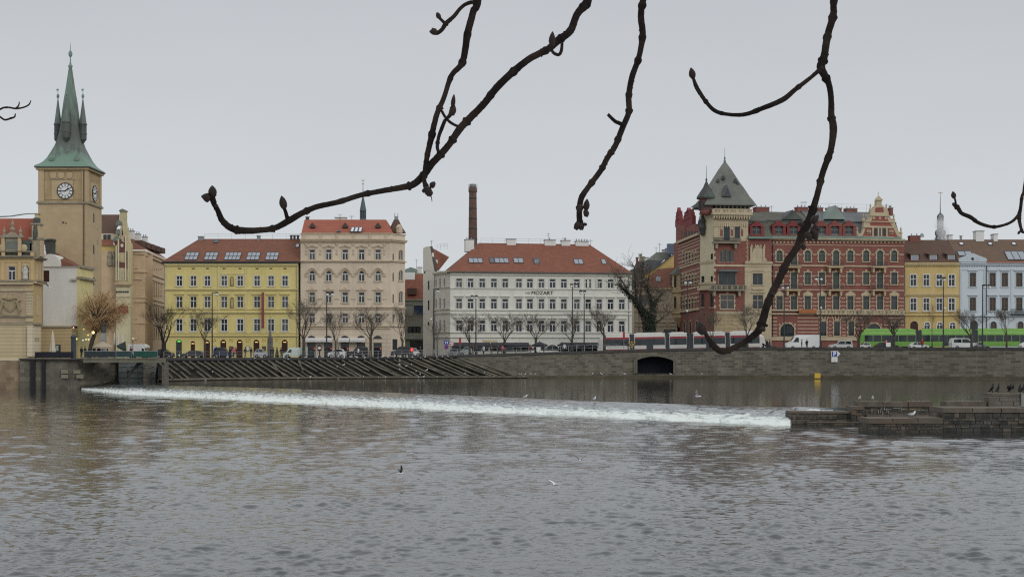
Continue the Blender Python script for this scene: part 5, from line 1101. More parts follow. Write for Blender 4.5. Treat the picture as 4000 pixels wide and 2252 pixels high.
def quay():
    pts=[560,650,760,900,1050,1200,1350,1500,1650,1800,1950,2100,2250,2400,2470,2645,2780,2900,3050,3200,3350,3500,3650,3800,4000,4200,4450,4700]
    t=thing('quay_wall','long curved dark stone embankment wall with arched culvert opening','wall',(0,250,0)); T=Vector((0,250,0))
    m=MB(); c=MB(); l=MB()
    for a,b in zip(pts[:-1],pts[1:]):
        A=Vector((X_(a,quay_y(a)),quay_y(a),0)); B=Vector((X_(b,quay_y(b)),quay_y(b),0)); za=Z_(coping_px(a),A.y); zb=Z_(coping_px(b),B.y)
        d=(B-A).normalized(); nrm=Vector((d.y,-d.x,0))*1.
        if a==2470:
            W=(B-A).length; k=W/175.; h0=Z_(1457,A.y); h1=Z_(1391,A.y)
            q=MB(); q.wall(0,W,-1.5,za-.35,[(14*k,160*k,h0,h1,(h1-Z_(1408,A.y)))],0,3.2)
            for v in range(len(q.v)): x,y,z=q.v[v]; p=A-T+d*x-nrm*y; q.v[v]=(p.x,p.y,z)
            m.add(q.v,q.f)
            p=A-T-nrm*3.1; e=MB(); 
            g=MB(); o=[(87*k+x,h0+z) for x,z in outline(146*k,h1-h0,h1-Z_(1408,A.y))]; g.ring([(87*k+(x-87*k)*1.12,h0+(z-h0)*1.1) for x,z in o],o,-.22,.02)
            for v in range(len(g.v)): x,y,z=g.v[v]; pp=A-T+d*x-nrm*y; g.v[v]=(pp.x,pp.y,z)
            g.build('culvert_surround',mat('lighter_surround_stone',(.13,.12,.10),.9,.25,scale=.8,streak=.3),t)
            g=MB(); g.prism(o,2.6,2.8); g.box(13*k,20*k,-.26,-.2,h0,h0+3,1)
            for v in range(len(g.v)): x,y,z=g.v[v]; pp=A-T+d*x-nrm*y; g.v[v]=(pp.x,pp.y,z)
            g.build('culvert_back',[mat('culvert_black',(.012,.014,.02),.9,.2),mat('lighter_surround_stone',(.13,.12,.10))],t)  # near-black sheet closing the back of the culvert opening
            s=MB(); s.box(165*k,168*k,-.08,.0,Z_(1432,A.y),Z_(1409,A.y))
            for v in range(len(s.v)): x,y,z=s.v[v]; pp=A-T+d*x-nrm*y; s.v[v]=(pp.x,pp.y,z)
            s.build('water_gauge',white,t)
        else:
            for (y0,yy) in ((0,0),): m.add([A-T+Vector((0,0,-1.5)),B-T+Vector((0,0,-1.5)),B-T+Vector((0,0,zb-.35)),A-T+Vector((0,0,za-.35))],[(0,1,2,3)])
        def slab(mb,p0,p1,z00,z01,z10,z11,o0,o1):
            vs=[]
            for P,zl,zh in ((p0,z00,z01),(p1,z10,z11)):
                for o in (o0,o1):
                    for z in (zl,zh): q=P-T+nrm*o; vs.append((q.x,q.y,z))
            mb.add(vs,[(0,1,3,2),(4,6,7,5),(0,4,5,1),(2,3,7,6),(1,5,7,3),(0,2,6,4)])
        slab(c,A,B,za-.4,za,zb-.4,zb,.16,-.55); slab(c,A,B,street_z(A.x)-1,za-.4,street_z(B.x)-1,zb-.4,-.05,-.5)
        if b>1900:
            e=interp(a,[1900,2300,3000,4700],[.35,.45,.5,.5]); slab(l,A,B,-1,WL+e,-1,WL+e,1.6,-.1); slab(l,A,B,-1,WL+.14,-1,WL+.14,2.2,1.55)
    m.build('masonry_face',quay_m,t,smooth=False); c.build('coping',cope_m,t); l.build('base_ledge',mat('wet_ledge_stone',(.095,.08,.055),.7,.4,scale=.7,streak=.2,col2=(.05,.05,.03)),t)
    # parking sign hung on the wall
    y=quay_y(3260)-.25; p=thing('parking_sign','blue white P parking sign with arrow tip and white plate on quay wall','sign',(X_(3247,y),y,Z_(1413,y))); k=y/F
    m=MB(); w=25*k; h=23*k; m.box(0,w,-.04,.04,20*k,20*k+h,0); m.prism([(w,20*k+.05),(w+11*k,20*k+h*.55),(w,20*k+h-.05)],-.04,.04,0); m.box(2.2*k,w-2.2*k,-.055,-.039,20*k+2.*k,20*k+h-2.2*k,1); text_into(m,'P',w*.28,20*k+4.5*k,1.02,-.06,2,bold=.03); m.build('sign_panel',[white,mat('sign_blue',(.02,.06,.30),.4,.05),mat('sign_lettering_white',(.7,.72,.74),.5,.03)],p)
    m=MB(); m.box(.02,w-.02,-.04,.04,0,19*k,0); 
    for j in range(3): m.box(.25,w-.25,-.05,-.039,4*k+j*4*k,5*k+j*4*k,1)
    m.build('lower_plate',[white,mat('pale_grey_print',(.5,.52,.52),.5,.05)],p)
quay()
def marker():
    y=246.; k=y/F; p=thing('yellow_marker','square yellow board on dark post standing in the water','marker',(X_(3193,y),y,WL-.5)); zb=Z_(1476,y)-WL+.5
    m=MB(); m.box(-11*k,9*k,-.06,.06,zb,zb+20*k,0); m.prism([(9*k,zb),(12*k,zb+2*k),(12*k,zb+17*k),(9*k,zb+20*k)],-.03,.5,0); m.build('board',mat('faded_yellow_paint',(.55,.36,.05),.6,.12),p)
    m=MB(); m.tube([(0,.1,-.5),(0,.1,zb+.3)],.16,8); m.tube([(-.3,.1,-.4),(-.1,.1,zb)],.09,6); m.box(-.4,.4,0,.3,.3,.5); m.build('post',darkwood,p)
marker()
# ---------------------------------------------------------------- weir
foot=[(318,1517.5),(360,1523),(400,1528),(466,1536),(640,1544),(776,1550),(932,1558),(1398,1581),(1864,1603),(2330,1624),(2795,1645),(3087,1659),(3400,1674)]
crest=[(318,1516),(360,1508),(400,1503),(466,1500),(640,1503),(776,1506),(932,1509),(1398,1526),(1864,1544),(2330,1564),(2795,1580),(3087,1586),(3400,1595)]
def wp(px,py,z): Y=F*(ZC-z)/(py-YH); return np.array((X_(px,Y),Y,z))
foot=foot[:-1]+[(3100,1618),(3125,1604),(3400,1607)]; crest=crest[:-1]+[(3110,1587),(3135,1588),(3400,1596)]
FT=[wp(x,y,.05 if y>1659 or x<3090 else .4 if x==3100 else .72) for x,y in foot]; CR=[wp(x,y,{318:.1,360:.3,400:.45,466:.85}.get(x,WL)) for x,y in crest]
def sumnoise(x,y,seed,n,l0,l1,ang=None):
    r=np.random.RandomState(seed); o=np.zeros_like(x)
    for i in range(n):
        l=np.exp(r.uniform(np.log(l0),np.log(l1))); a=r.uniform(0,6.283) if ang is None else ang[0]+r.normal()*ang[1]
        o+=np.sin((x*np.cos(a)+y*np.sin(a))*2*np.pi/l+r.uniform(0,6.283))*(l/l1)**.6
    return o/np.sqrt(n)
def grid_mesh(name,V,nu,nv,m,smooth=True):
    me=bpy.data.meshes.new(name); n=nu*nv
    me.vertices.add(n); me.vertices.foreach_set('co',np.ascontiguousarray(V,dtype=np.float32).reshape(-1))
    i=(np.arange(nu-1)[:,None]*nv+np.arange(nv-1)[None,:]).reshape(-1); q=np.stack([i,i+1,i+nv+1,i+nv],1).astype(np.int32)
    me.loops.add(q.size); me.loops.foreach_set('vertex_index',q.reshape(-1)); me.polygons.add(len(q)); me.polygons.foreach_set('loop_start',np.arange(0,q.size,4,dtype=np.int32)); me.polygons.foreach_set('loop_total',np.full(len(q),4,dtype=np.int32))
    me.polygons.foreach_set('use_smooth',np.ones(len(q),dtype=bool)); me.materials.append(m); me.update(); me.validate(); o=bpy.data.objects.new(name,me); C.objects.link(o); return o
def weir():
    m=bpy.data.materials.new('weir_foam'); m.use_nodes=True; t=m.node_tree; p=t.nodes['Principled BSDF']; p.inputs['Roughness'].default_value=.45
    at=nd(t,'ShaderNodeAttribute',attribute_name='flow'); s=nd(t,'ShaderNodeSeparateXYZ'); t.links.new(at.outputs['Vector'],s.inputs[0])
    mp=nd(t,'ShaderNodeMapping'); mp.inputs['Scale'].default_value=(.85,1.1,1); t.links.new(at.outputs['Vector'],mp.inputs[0])
    n=nd(t,'ShaderNodeTexNoise'); n.inputs['Scale'].default_value=1.; n.inputs['Detail'].default_value=7; n.inputs['Roughness'].default_value=.68; n.inputs['Distortion'].default_value=.8; t.links.new(mp.outputs[0],n.inputs['Vector'])
    # more foam further down the apron: threshold falls with the flow coordinate (metres below the crest / length)
    at2=nd(t,'ShaderNodeAttribute',attribute_name='drop'); cr=nd(t,'ShaderNodeMapRange'); cr.inputs['From Min'].default_value=.0; cr.inputs['From Max'].default_value=1.; cr.inputs['To Min'].default_value=-.36; cr.inputs['To Max'].default_value=.19
    t.links.new(at2.outputs['Fac'],cr.inputs[0]); ad=nd(t,'ShaderNodeMath'); t.links.new(n.outputs[0],ad.inputs[0]); t.links.new(cr.outputs[0],ad.inputs[1])
    r=nd(t,'ShaderNodeValToRGB'); r.color_ramp.elements[0].position=.42; r.color_ramp.elements[1].position=.60; r.color_ramp.elements[0].color=(.07,.085,.088,1); r.color_ramp.elements[1].color=(.60,.64,.61,1); t.links.new(ad.outputs[0],r.inputs[0]); t.links.new(r.outputs[0],p.inputs['Base Color'])
    r2=nd(t,'ShaderNodeMapRange'); r2.inputs['From Min'].default_value=.35; r2.inputs['From Max'].default_value=.6; r2.inputs['To Min'].default_value=.12; r2.inputs['To Max'].default_value=.7; t.links.new(ad.outputs[0],r2.inputs[0]); t.links.new(r2.outputs[0],p.inputs['Roughness'])
    f=np.array(FT); c=np.array(CR); L=np.concatenate([[0],np.cumsum(np.linalg.norm(np.diff(f[:,:2],axis=0),axis=1))]); nu,nv=1100,60
    s_=np.linspace(0,L[-1],nu); fx=np.stack([np.interp(s_,L,f[:,k]) for k in range(3)],1); cx=np.stack([np.interp(s_,L,c[:,k]) for k in range(3)],1)
    w=np.linspace(-.06,1.6,nv)[None,:]; P=cx[:,None,:]+(fx-cx)[:,None,:]*w[...,None]
    ww=np.clip(w,0,1); prof=np.where(w<0,0,1-ww**1.25); len_=np.linalg.norm(fx-cx,axis=1)[:,None]
    U=np.broadcast_to(s_[:,None],(nu,nv)); Vv=w*len_
    amp=np.clip(w*1.6,0,1)*np.where(w>.95,.6,1)
    d=sumnoise(U,Vv,5,26,.5,3.2)*.055+np.abs(sumnoise(U*.8,Vv*1.4,9,20,.6,2.2))*.08
    zf=fx[:,2][:,None]; amp=amp*np.clip((WL-zf)/.9,.15,1); zc_=cx[:,2][:,None]; Z=zf+(zc_-zf)*prof+d*amp
    rag=sumnoise(U,Vv*0,31,14,1.,9.)*.10+sumnoise(U,Vv,32,20,.5,2.5)*.06      # the foam ends in a ragged line, with islands of froth below it
    e=1+rag; fr=.05*(sumnoise(U,Vv*1.6,33,24,.5,3.)-np.clip((w-e)*4.2,0,3)-.2)
    Z=np.where(w<e,np.maximum(Z,.05),np.minimum(.06,fr-.02*(w>1.55)))
    P[...,2]=Z
    o=grid_mesh('weir',P,nu,nv,m); a=o.data.attributes.new('flow','FLOAT_VECTOR','POINT'); a.data.foreach_set('vector',np.stack([U+Vv*.35,Vv,np.zeros_like(U)],-1).astype(np.float32).reshape(-1))
    a=o.data.attributes.new('drop','FLOAT','POINT'); a.data.foreach_set('value',(np.broadcast_to(w,(nu,nv))+sumnoise(U,Vv*0,3,8,3,20)*.04).astype(np.float32).reshape(-1)); structure(o)
weir()
# ---------------------------------------------------------------- water surfaces
def water_mat(name,base,bscale,bstr,rough,tint=.5):
    m=bpy.data.materials.new(name); m.use_nodes=True; t=m.node_tree; p=t.nodes['Principled BSDF']; p.inputs['Base Color'].default_value=rgba(base); p.inputs['Roughness'].default_value=rough; p.inputs['IOR'].default_value=1.45; p.inputs['Specular IOR Level'].default_value=tint
    tc=nd(t,'ShaderNodeTexCoord'); h=None
    for sc,st,stretch in bscale:
        mp=nd(t,'ShaderNodeMapping'); mp.inputs['Scale'].default_value=(sc,sc*stretch,1); mp.inputs['Rotation'].default_value=(0,0,.12); t.links.new(tc.outputs['Object'],mp.inputs[0])
        n=nd(t,'ShaderNodeTexNoise'); n.inputs['Scale'].default_value=1; n.inputs['Detail'].default_value=3; n.inputs['Roughness'].default_value=.55; t.links.new(mp.outputs[0],n.inputs['Vector'])
        b=nd(t,'ShaderNodeBump'); b.inputs['Strength'].default_value=bstr; b.inputs['Distance'].default_value=st; t.links.new(n.outputs[0],b.inputs['Height'])
        if h: t.links.new(h.outputs[0],b.inputs['Normal'])
        h=b
    if h: t.links.new(h.outputs[0],p.inputs['Normal'])
    return m
RIP=.27
def lower_river():
    fr=F*1024/4000; H=ZC
    ys=[];y=250.
    while y>24: ys.append(H*fr/y); y-= .3 if y<236 else 4
    Y=np.array(ys+[230.,235.]) ; Y=np.sort(Y); Y=np.concatenate([[4,10,16,20],Y[Y>20]])
    nu=1240; tt=np.linspace(-.5,.5,nu); X=Y[:,None]*tt[None,:]; YY=np.broadcast_to(Y[:,None],X.shape); sp=np.gradient(Y)[:,None]
    r=np.random.RandomState(11); Z=np.zeros_like(X); dX=np.zeros_like(X)
    patch=.70+.22*sumnoise(X,YY*.5,21,10,14,60)+.28*sumnoise(X,YY*.7,22,12,3,11); patch=np.clip(patch,.15,1.5)
    def waves(n,l0,l1,slope,spread,seed,cr=0.):
        r=np.random.RandomState(seed); Z=np.zeros_like(X); tot=0.
        for i in range(n):
            l=np.exp(r.uniform(np.log(l0),np.log(l1))); a=math.pi/2+r.normal()*spread; amp=slope*math.sqrt(2./n)*l/(2*np.pi); tot+=amp*amp/2
            fade=np.clip((l/np.maximum(sp,1e-3)-2.0)/2.5,0,1); ph=(X*math.cos(a)+YY*math.sin(a))*2*np.pi/l+r.uniform(0,6.28)
            ph=ph+1.3*np.sin(X*.9/l**.6+i)+1.0*np.sin(YY*.33/l**.5+X*.23+i*2.)      # keeps any train of waves from staying regular
            Z+=amp*(fade*np.sin(ph)+.32*np.clip((l/2/np.maximum(sp,1e-3)-1.6)/2,0,1)*np.sin(2*ph))      # steeper face towards the near bank
        s_=math.sqrt(tot); q=Z/s_; return s_*(.55*q+cr*np.minimum(np.maximum(q-.75,0),2.2)**1.25)      # flat water between sparse pointed crests
    lee=np.where(X>23.5,95-YY,106-YY); lee=np.where((X>20.)&(lee>-1),1-.9*np.exp(-(lee/5.)**2),1.); lee=np.minimum(lee,np.where(X<-60,1-.8*np.exp(-((217-YY)/14.)**2),1.))
    fl=np.interp(X,[p[0] for p in FT[:-3]],[p[1] for p in FT[:-3]]); lee=np.minimum(lee,np.where((X<20.5)&(X>-66),1-.75*np.exp(-((fl-YY)/4.)**2),1.))
    ss=lambda a,b:(lambda t:t*t*(3-2*t))(np.clip((YY-a)/(b-a),0,1))
    Z=(waves(80,.42,1.05,RIP*1.15,.6,11,.22)+waves(60,.22,.45,RIP*.5,.7,14,.2)+waves(50,1.0,2.2,RIP*.75,.6,13,.3)*(.05+.95*ss(48,95))+waves(40,2.,4.6,RIP*.42,.6,15,.2)*ss(70,140))*patch*lee      # the chop dies down towards the sheltered near bank
    V=np.stack([X,YY,Z],-1)
    o=grid_mesh('river',V,len(Y),nu,water_mat('river_water',(.014,.019,.019),[(3.4,.012,1.6),(8.,.004,1.5)],1.,.0,1.)); structure(o)
lower_river()
def upper_river():
    c=[CR[0]]+CR; far=[]
    m=MB(); n=len(CR); V=[tuple(p) for p in CR]; B=[]
    for x,_ in crest: q=min(max(x,500),4600); Y=quay_y(q)+1.5; B.append((X_(x if x>560 else x,Y),Y,WL))
    V+=B; Fc=[(i,i+1,n+i+1,n+i) for i in range(n-1)]
    last=CR[-1]; V+=[(last[0]+60,last[1]-2,WL),(X_(4700,235),235,WL),(X_(4000,242),242,WL)]
    k=len(V); Fc.append((n-1,k-3,k-2,k-1,2*n-1)); m.add(V,Fc)
    structure(m.build('river_above_weir',water_mat('still_river_water',(.035,.033,.024),[(1.1,.007,2.),(4.,.003,1.6)],1.,.05)))
upper_river()
# ---------------------------------------------------------------- lock walls at the end of the weir
pier_m=mat('lock_masonry',(.078,.07,.056),.9,.5,scale=1.3,streak=.5,kind='stone',bw=.55,bh=.34,mort=.045,mcol=(.19,.17,.135),col2=(.03,.032,.029),fine=.9,bump=.7,bc=.55)
pier_top=mat('lock_capstone',(.105,.092,.076),.85,.45,scale=1.6,streak=.6,col2=(.10,.066,.04),fine=.9,bump=.5)
pier_dark=mat('dark_wet_masonry',(.045,.045,.042),.8,.45,scale=.9,streak=.3,kind='stone',bw=.8,bh=.4,mort=.04,bc=.6,mcol=(.10,.094,.08),col2=(.06,.055,.045),fine=.9,bump=.6)
PV=(2900,1530,2.3418)
def pier():
    def bx(mb,x0,x1,yt,Y,d,zb=-1.2,cap=.16,mi=0,mc=1,rough=.05):
        px0=PV[0]+x0/PV[2]; px1=PV[0]+x1/PV[2]; zt=Z_(PV[1]+yt/PV[2],Y); a=X_(px0,Y); c=X_(px1,Y)
        mb.box(a,c,Y,Y+d,zb,zt-cap,mi); n=max(1,int((c-a)/1.7)); z=-.25
        while z<zt-cap-.12:       # facing stones laid in uneven courses, each standing a little proud or back
            hh=min(random.uniform(.2,.36),zt-cap-z-.02); u=a+.02
            while u<min(c,a+14)-.15:
                ww=min(random.uniform(.25,.85),c-u-.02); e=random.uniform(.01,.085); mb.frustum(u+.012,u+ww-.012,Y-e,Y+.05,z+.012,z+hh-.012,.012,.012,random.choice((mi,mi,0,2,2,1)) if mi!=3 else 3); u+=ww
            z+=hh
        for k in range(n): 
            u0=lerp(a,c,k/n); u1=lerp(a,c,(k+1)/n); e=random.uniform(-.05,.03); mb.frustum(u0+.015,u1-.015,Y-.09+e,Y+d+.05,zt-cap,zt+random.uniform(-.05,.012),.03,.03,mc)
        return zt
    t=thing('lock_pier','stepped dark stone lock pier at the right end of the weir','pier',(X_(3350,104),104,0)); o=t.location
    def fin(m,name): 
        m.v=[(x-o.x,y-o.y,z-o.z) for x,y,z in m.v]; m.build(name,[pier_m,pier_top,pier_dark,mat('pale_streaked_stone',(.145,.132,.115),.85,.35,scale=1.2,streak=.7,fine=.9)],t)
    m=MB(); bx(m,445,1002,175,106,2.2); bx(m,590,1150,270,105.4,.6,cap=.1); fin(m,'weir_side_wall')
    m=MB(); bx(m,998,1116,127,106.5,2.,cap=.3); bx(m,998,1040,172,105.6,1.2,cap=.3); bx(m,1052,1745,86,107.5,1.4,cap=.42); bx(m,1130,1800,205,106.8,.7,cap=.3); bx(m,1730,1850,150,108,.9,cap=.3,mi=2); fin(m,'rear_wall')
    m=MB(); bx(m,1142,1835,238,95.,2.4,cap=.36); fin(m,'front_wall')
    m=MB(); bx(m,1833,2900,142,95.7,3.2,cap=.34,mi=2); bx(m,1770,1840,190,96.4,1.5,cap=.3); fin(m,'tall_front_wall')
    m=MB(); bx(m,1860,2236,86,108,1.4,cap=.4); bx(m,2240,2320,130,107.6,1.4,cap=.3); bx(m,2250,2312,46,107.8,1.,cap=.7); bx(m,2286,2800,12,108.5,2.4,cap=.22,mi=3); fin(m,'rear_block')
    m=MB()
    for x in (2550,2556): m.box(*sorted((X_(PV[0]+2548/PV[2],108.4)-o.x,X_(PV[0]+2600/PV[2],108.4)-o.x)),4.3,4.4,.5,Z_(PV[1]+18/PV[2],108.4)); break
    m.build('pale_patch',mat('pale_cement',(.22,.23,.21),.9,.15),t)
    # white seams of lime between the rear stones
    s=MB(); rnd=random.Random(5); Y=107.44
    for i in range(34):
        px=PV[0]+rnd.uniform(1180,1740)/PV[2]; py=PV[1]+rnd.uniform(120,175)/PV[2]; a=X_(px,Y)-o.x; z=Z_(py,Y)
        if i%2: s.box(a,a+.04,Y-o.y-.02,Y-o.y+.02,z-.3,z)
        else: s.box(a,a+rnd.uniform(.3,.6),Y-o.y-.02,Y-o.y+.02,z,z+.035)
    s.build('lime_seams',mat('lime_seam',(.33,.31,.26),.9,.3),t)
pier()
# ---------------------------------------------------------------- terrace wall, jetty deck, lock gate on the left
def left_bank():
    t=thing('terrace_wall','dark stained stone river wall below the cafe terrace','wall',(X_(80,217),217,0)); o=t.location
    m=MB(); P=[(78,217,1516),(122,217.2,1516),(300,217.6,1515),(330,218.5,1512),(400,222,1504),(480,226.5,1494)]; zt=Z_(1404,217.5)
    V=[]
    for x,Y,_ in P: V+=[(X_(x,Y)-o.x,Y-o.y,-1.5),(X_(x,Y)-o.x,Y-o.y,zt)]
    n=len(P); e=V[-2]; V+=[(V[1][0],22,zt),(V[-1][0],22,zt)]
    m.add(V,[(2*i,2*i+2,2*i+3,2*i+1) for i in range(n-1)]+[tuple([1]+[2*i+1 for i in range(1,n)]+[2*n+1,2*n])])
    m.build('masonry',mat('stained_terrace_stone',(.155,.142,.112),.9,.45,scale=.5,streak=.6,kind='stone',bw=1.4,bh=.62,mort=.05,mcol=(.06,.056,.048),col2=(.085,.08,.068),fine=.9,bump=.4,bc=.6),t)
    m=MB()
    for x0,x1 in ((120,137),(164,176)): m.box(X_(x0,217)-o.x,X_(x1,217)-o.x,-.18,.4,-1.5,zt-.1)
    m.build('timber_fender',mat('black_timber',(.02,.02,.021),.8,.3),t); m=MB(); m.box(X_(78,217)-o.x-.1,X_(330,217)-o.x,-.3,.9,zt,zt+.22); m.build('coping',cope_m,t)
    m=MB()
    for x,y in ((240,1452),(288,1452),(300,1470),(240,1470)): a=X_(x,217.3)-o.x; z=Z_(y,217.3); m.box(a,a+1.05,.12,.4,z-.25,z+.33)
    m.build('pale_blocks',mat('pale_block_stone',(.21,.19,.14),.9,.25,scale=1.5),t)
    # black cloth fence on the terrace
    f=thing('terrace_fence','low dark cloth covered fence along the cafe terrace','fence',(X_(138,218.5),218.5,zt+.2)); m=MB(); w=X_(285,218.5)-X_(138,218.5); m.box(0,w,-.03,.03,.1,1.0); m.build('cloth_panel',mat('black_cloth',(.018,.02,.026),.9,.2),f)
    for k in range(7): m=MB(); m.tube([(w*k/6,.06,0),(w*k/6,.06,1.1)],.04,5); m.build('post',iron,f)
    # deck
    Y=215.5; d=thing('jetty_deck','concrete deck jutting over the river beside the ice guard','jetty',(X_(325,Y),Y,Z_(1415,Y))); w=X_(617,Y)-X_(325,Y); h=17*Y/F; m=MB(); m.box(0,w,0,5,0,h); m.box(-.05,w+.05,-.12,0,h-.14,h+.05); m.build('slab',mat('grey_green_concrete',(.15,.145,.11),.9,.25,streak=.4),d)
    m=MB(); m.tube([(w*.53,3,-4.2),(w*.53,3,-1.2)],.22,8); m.build('pier_post',cope_m,d); m=MB(); m.prism([(w*.53,-2.0),(w*.56,-2.0),(w*.74,0),(w*.68,0)],2,2.4); m.build('brace',cope_m,d); m=MB(); m.box(w-.4,w+.05,4,6.5,-5,0); m.build('end_wall',quay_m,d)
    g=thing('lock_gate','dull grey green steel lock gate beneath the jetty deck','gate',(X_(466,224),224,-1)); w2=X_(606,224)-X_(466,224); m=MB(); z2=Z_(1414,224)+1; m.box(0,w2,0,.3,0,z2); 
    for k in range(6): m.box(0,w2,-.15,0,z2*k/6+.1,z2*k/6+.25)
    for k in range(5): m.box(w2*k/4-.08,w2*k/4+.08,-.12,0,0,z2)
    m.build('gate_panel',mat('grey_green_steel',(.17,.19,.185),.7,.25,streak=.3),g)
    # dark cloth barriers at the deck edge
    z=Z_(1398,Y)
    for x0,x1,mm,lab in ((327,450,'dark','dull grey green barrier fence on jetty deck below parasols'),(452,512,'mid','blue green barrier fence on jetty deck beside red coated person'),(520,613,'green','bright dark green barrier fence on jetty deck in front of white camper van')):
        f=thing('deck_barrier',lab,'fence',(X_(x0,Y),Y+.3,z+.05),group='barriers along the jetty deck'); ww=X_(x1,Y)-X_(x0,Y); m=MB(); m.box(0,ww,0,.04,.12,1.0); m.build('cloth_panel',mat('green_cloth_'+mm,{'dark':(.03,.04,.042),'mid':(.03,.055,.06),'green':(.018,.07,.055)}[mm],.9,.2,scale=.9),f)
        m=MB(); m.box(0,ww,-.02,.06,.98,1.06)
        m.build('top_rail',greymetal,f)
        for k in range(5): m=MB(); m.tube([(ww*k/4,.06,0),(ww*k/4,.06,1.05)],.035,5); m.build('post',greymetal,f)
left_bank()
# ---------------------------------------------------------------- timber ice guard
def ice_guard():
    t=thing('ice_guard','long sloping timber ice guard of weathered slanting logs against the quay','ice guard',(X_(1300,245),245,0)); o=t.location
    log=mat('weathered_log',(.125,.115,.09),.9,.4,scale=.8,col2=(.07,.07,.05)); dark=mat('black_wet_slope',(.014,.0135,.012),.9,.5,scale=.7,col2=(.035,.033,.022))
    def top(px): y=quay_y(px)-.35; return Vector((X_(px,y),y,Z_(coping_px(px)+ (5 if px>1000 else 6),y)-.45))
    def bot(px): 
        y=quay_y(min(px,2000))-interp(px,[600,1300,2030],[4.5,4.,3.2]); return Vector((X_(px,y),y,WL+.35))
    m=MB(); V=[]; xs=np.linspace(618,2060,60)
    for p in xs:
        a=top(p)-o; b=bot(p)-o; e=interp(p,[600,1760,2060],[0,0,1]); a.z=lerp(a.z,b.z,e)
        V+=[(a.x,a.y-.1,a.z-.25),(b.x,b.y,b.z-.25),(b.x,b.y-.05,-.5)]
    n=len(xs); m.add(V,[(i*3+j,i*3+3+j,i*3+4+j,i*3+1+j) for i in range(n-1) for j in range(2)]); m.build('sloping_apron',dark,t)
    m=MB(); b0=[bot(p)-o for p in xs]; m.tube([(b.x,b.y-.15,WL+.22) for b in b0],.2,6); m.build('foot_beam',log,t)
    rnd=random.Random(9); proto=None
    def logm(A,B,r):
        m=MB(); k=7; path=[A.lerp(B,i/(k-1))+Vector((rnd.uniform(-.05,.05),0,rnd.uniform(-.04,.04))) for i in range(k)]; m.tube(path,[r*rnd.uniform(.85,1.1) for _ in range(k)],7); m.build('log',log,t)
    tops=list(np.arange(628,1830,28.3)); 
    for i,px in enumerate(tops):
        px+=rnd.uniform(-4,4); run=interp(px,[620,900,1400,1700,1830],[88,98,122,165,215])*rnd.uniform(.93,1.07)
        A=top(px)-o; B=bot(px+run)-o
        if rnd.random()<.12: B=A.lerp(B,rnd.uniform(.6,.9))
        logm(A+Vector((0,-.35,.1)),B+Vector((0,-.25,0)),.165)
    for px,run,f in ((1055,62,.95),(1168,30,.6),(620,60,1.)): A=top(px)-o; B=bot(px+run)-o; logm(A+Vector((0,-.5,.1)),A.lerp(B,f)+Vector((0,-.6,0)),.17)
    for px,e in ((1800,2035),(1815,2040),(1780,2020)): A=top(px)-o; B=bot(e)-o; logm(A+Vector((0,-.3,-.1)),B+Vector((0,-.1,.1)),.15)
    for px in np.linspace(650,1800,18): A=top(px)-o; B=bot(px+60)-o; c=A.lerp(B,rnd.uniform(.4,.7)); m=MB(); m.box(c.x-1.2,c.x+1.2,c.y-.2,c.y,c.z-.1,c.z+.12); m.build('cross_piece',dark,t)
    a=MB(); xs=np.linspace(618,1790,40); a.tube([top(p)-o+Vector((0,-.2,.25)) for p in xs],.2,6); a.build('head_beam',mat('black_timber',(.02,.02,.021)),t)
    return top,bot
ITOP,IBOT=ice_guard()
# ================================================================ people
def skin_mesh(name,pts,edges,rad,root=0):
    me=bpy.data.meshes.new(name+'_cage'); me.from_pydata(pts,edges,[]); o=bpy.data.objects.new(name,me); C.objects.link(o)
    o.modifiers.new('s','SKIN'); o.modifiers.new('u','SUBSURF').levels=1
    for i,r in enumerate(rad): v=me.skin_vertices[0].data[i]; v.radius=r if hasattr(r,'__len__') else (r,r); v.use_root=(i==root)
    bpy.context.view_layer.update(); e=o.evaluated_get(bpy.context.evaluated_depsgraph_get()); r=bpy.data.meshes.new_from_object(e); bpy.data.objects.remove(o); r.name=name; return r
skinm=mat('skin',(.42,.25,.18),.6,.08); trouser=mat('dark_trousers',(.022,.024,.03),.9,.2); hairm=mat('dark_hair',(.025,.018,.013),.7,.2)
jackets={'black':(.014,.014,.016),'navy':(.018,.022,.04),'grey':(.10,.10,.105),'red':(.30,.03,.025),'maroon':(.12,.025,.02),'white':(.6,.6,.6),'pink':(.45,.10,.13),'brown':(.09,.055,.035),'teal':(.05,.10,.11)}
JM={k:mat(k+'_coat',v,.9,.12) for k,v in jackets.items()}
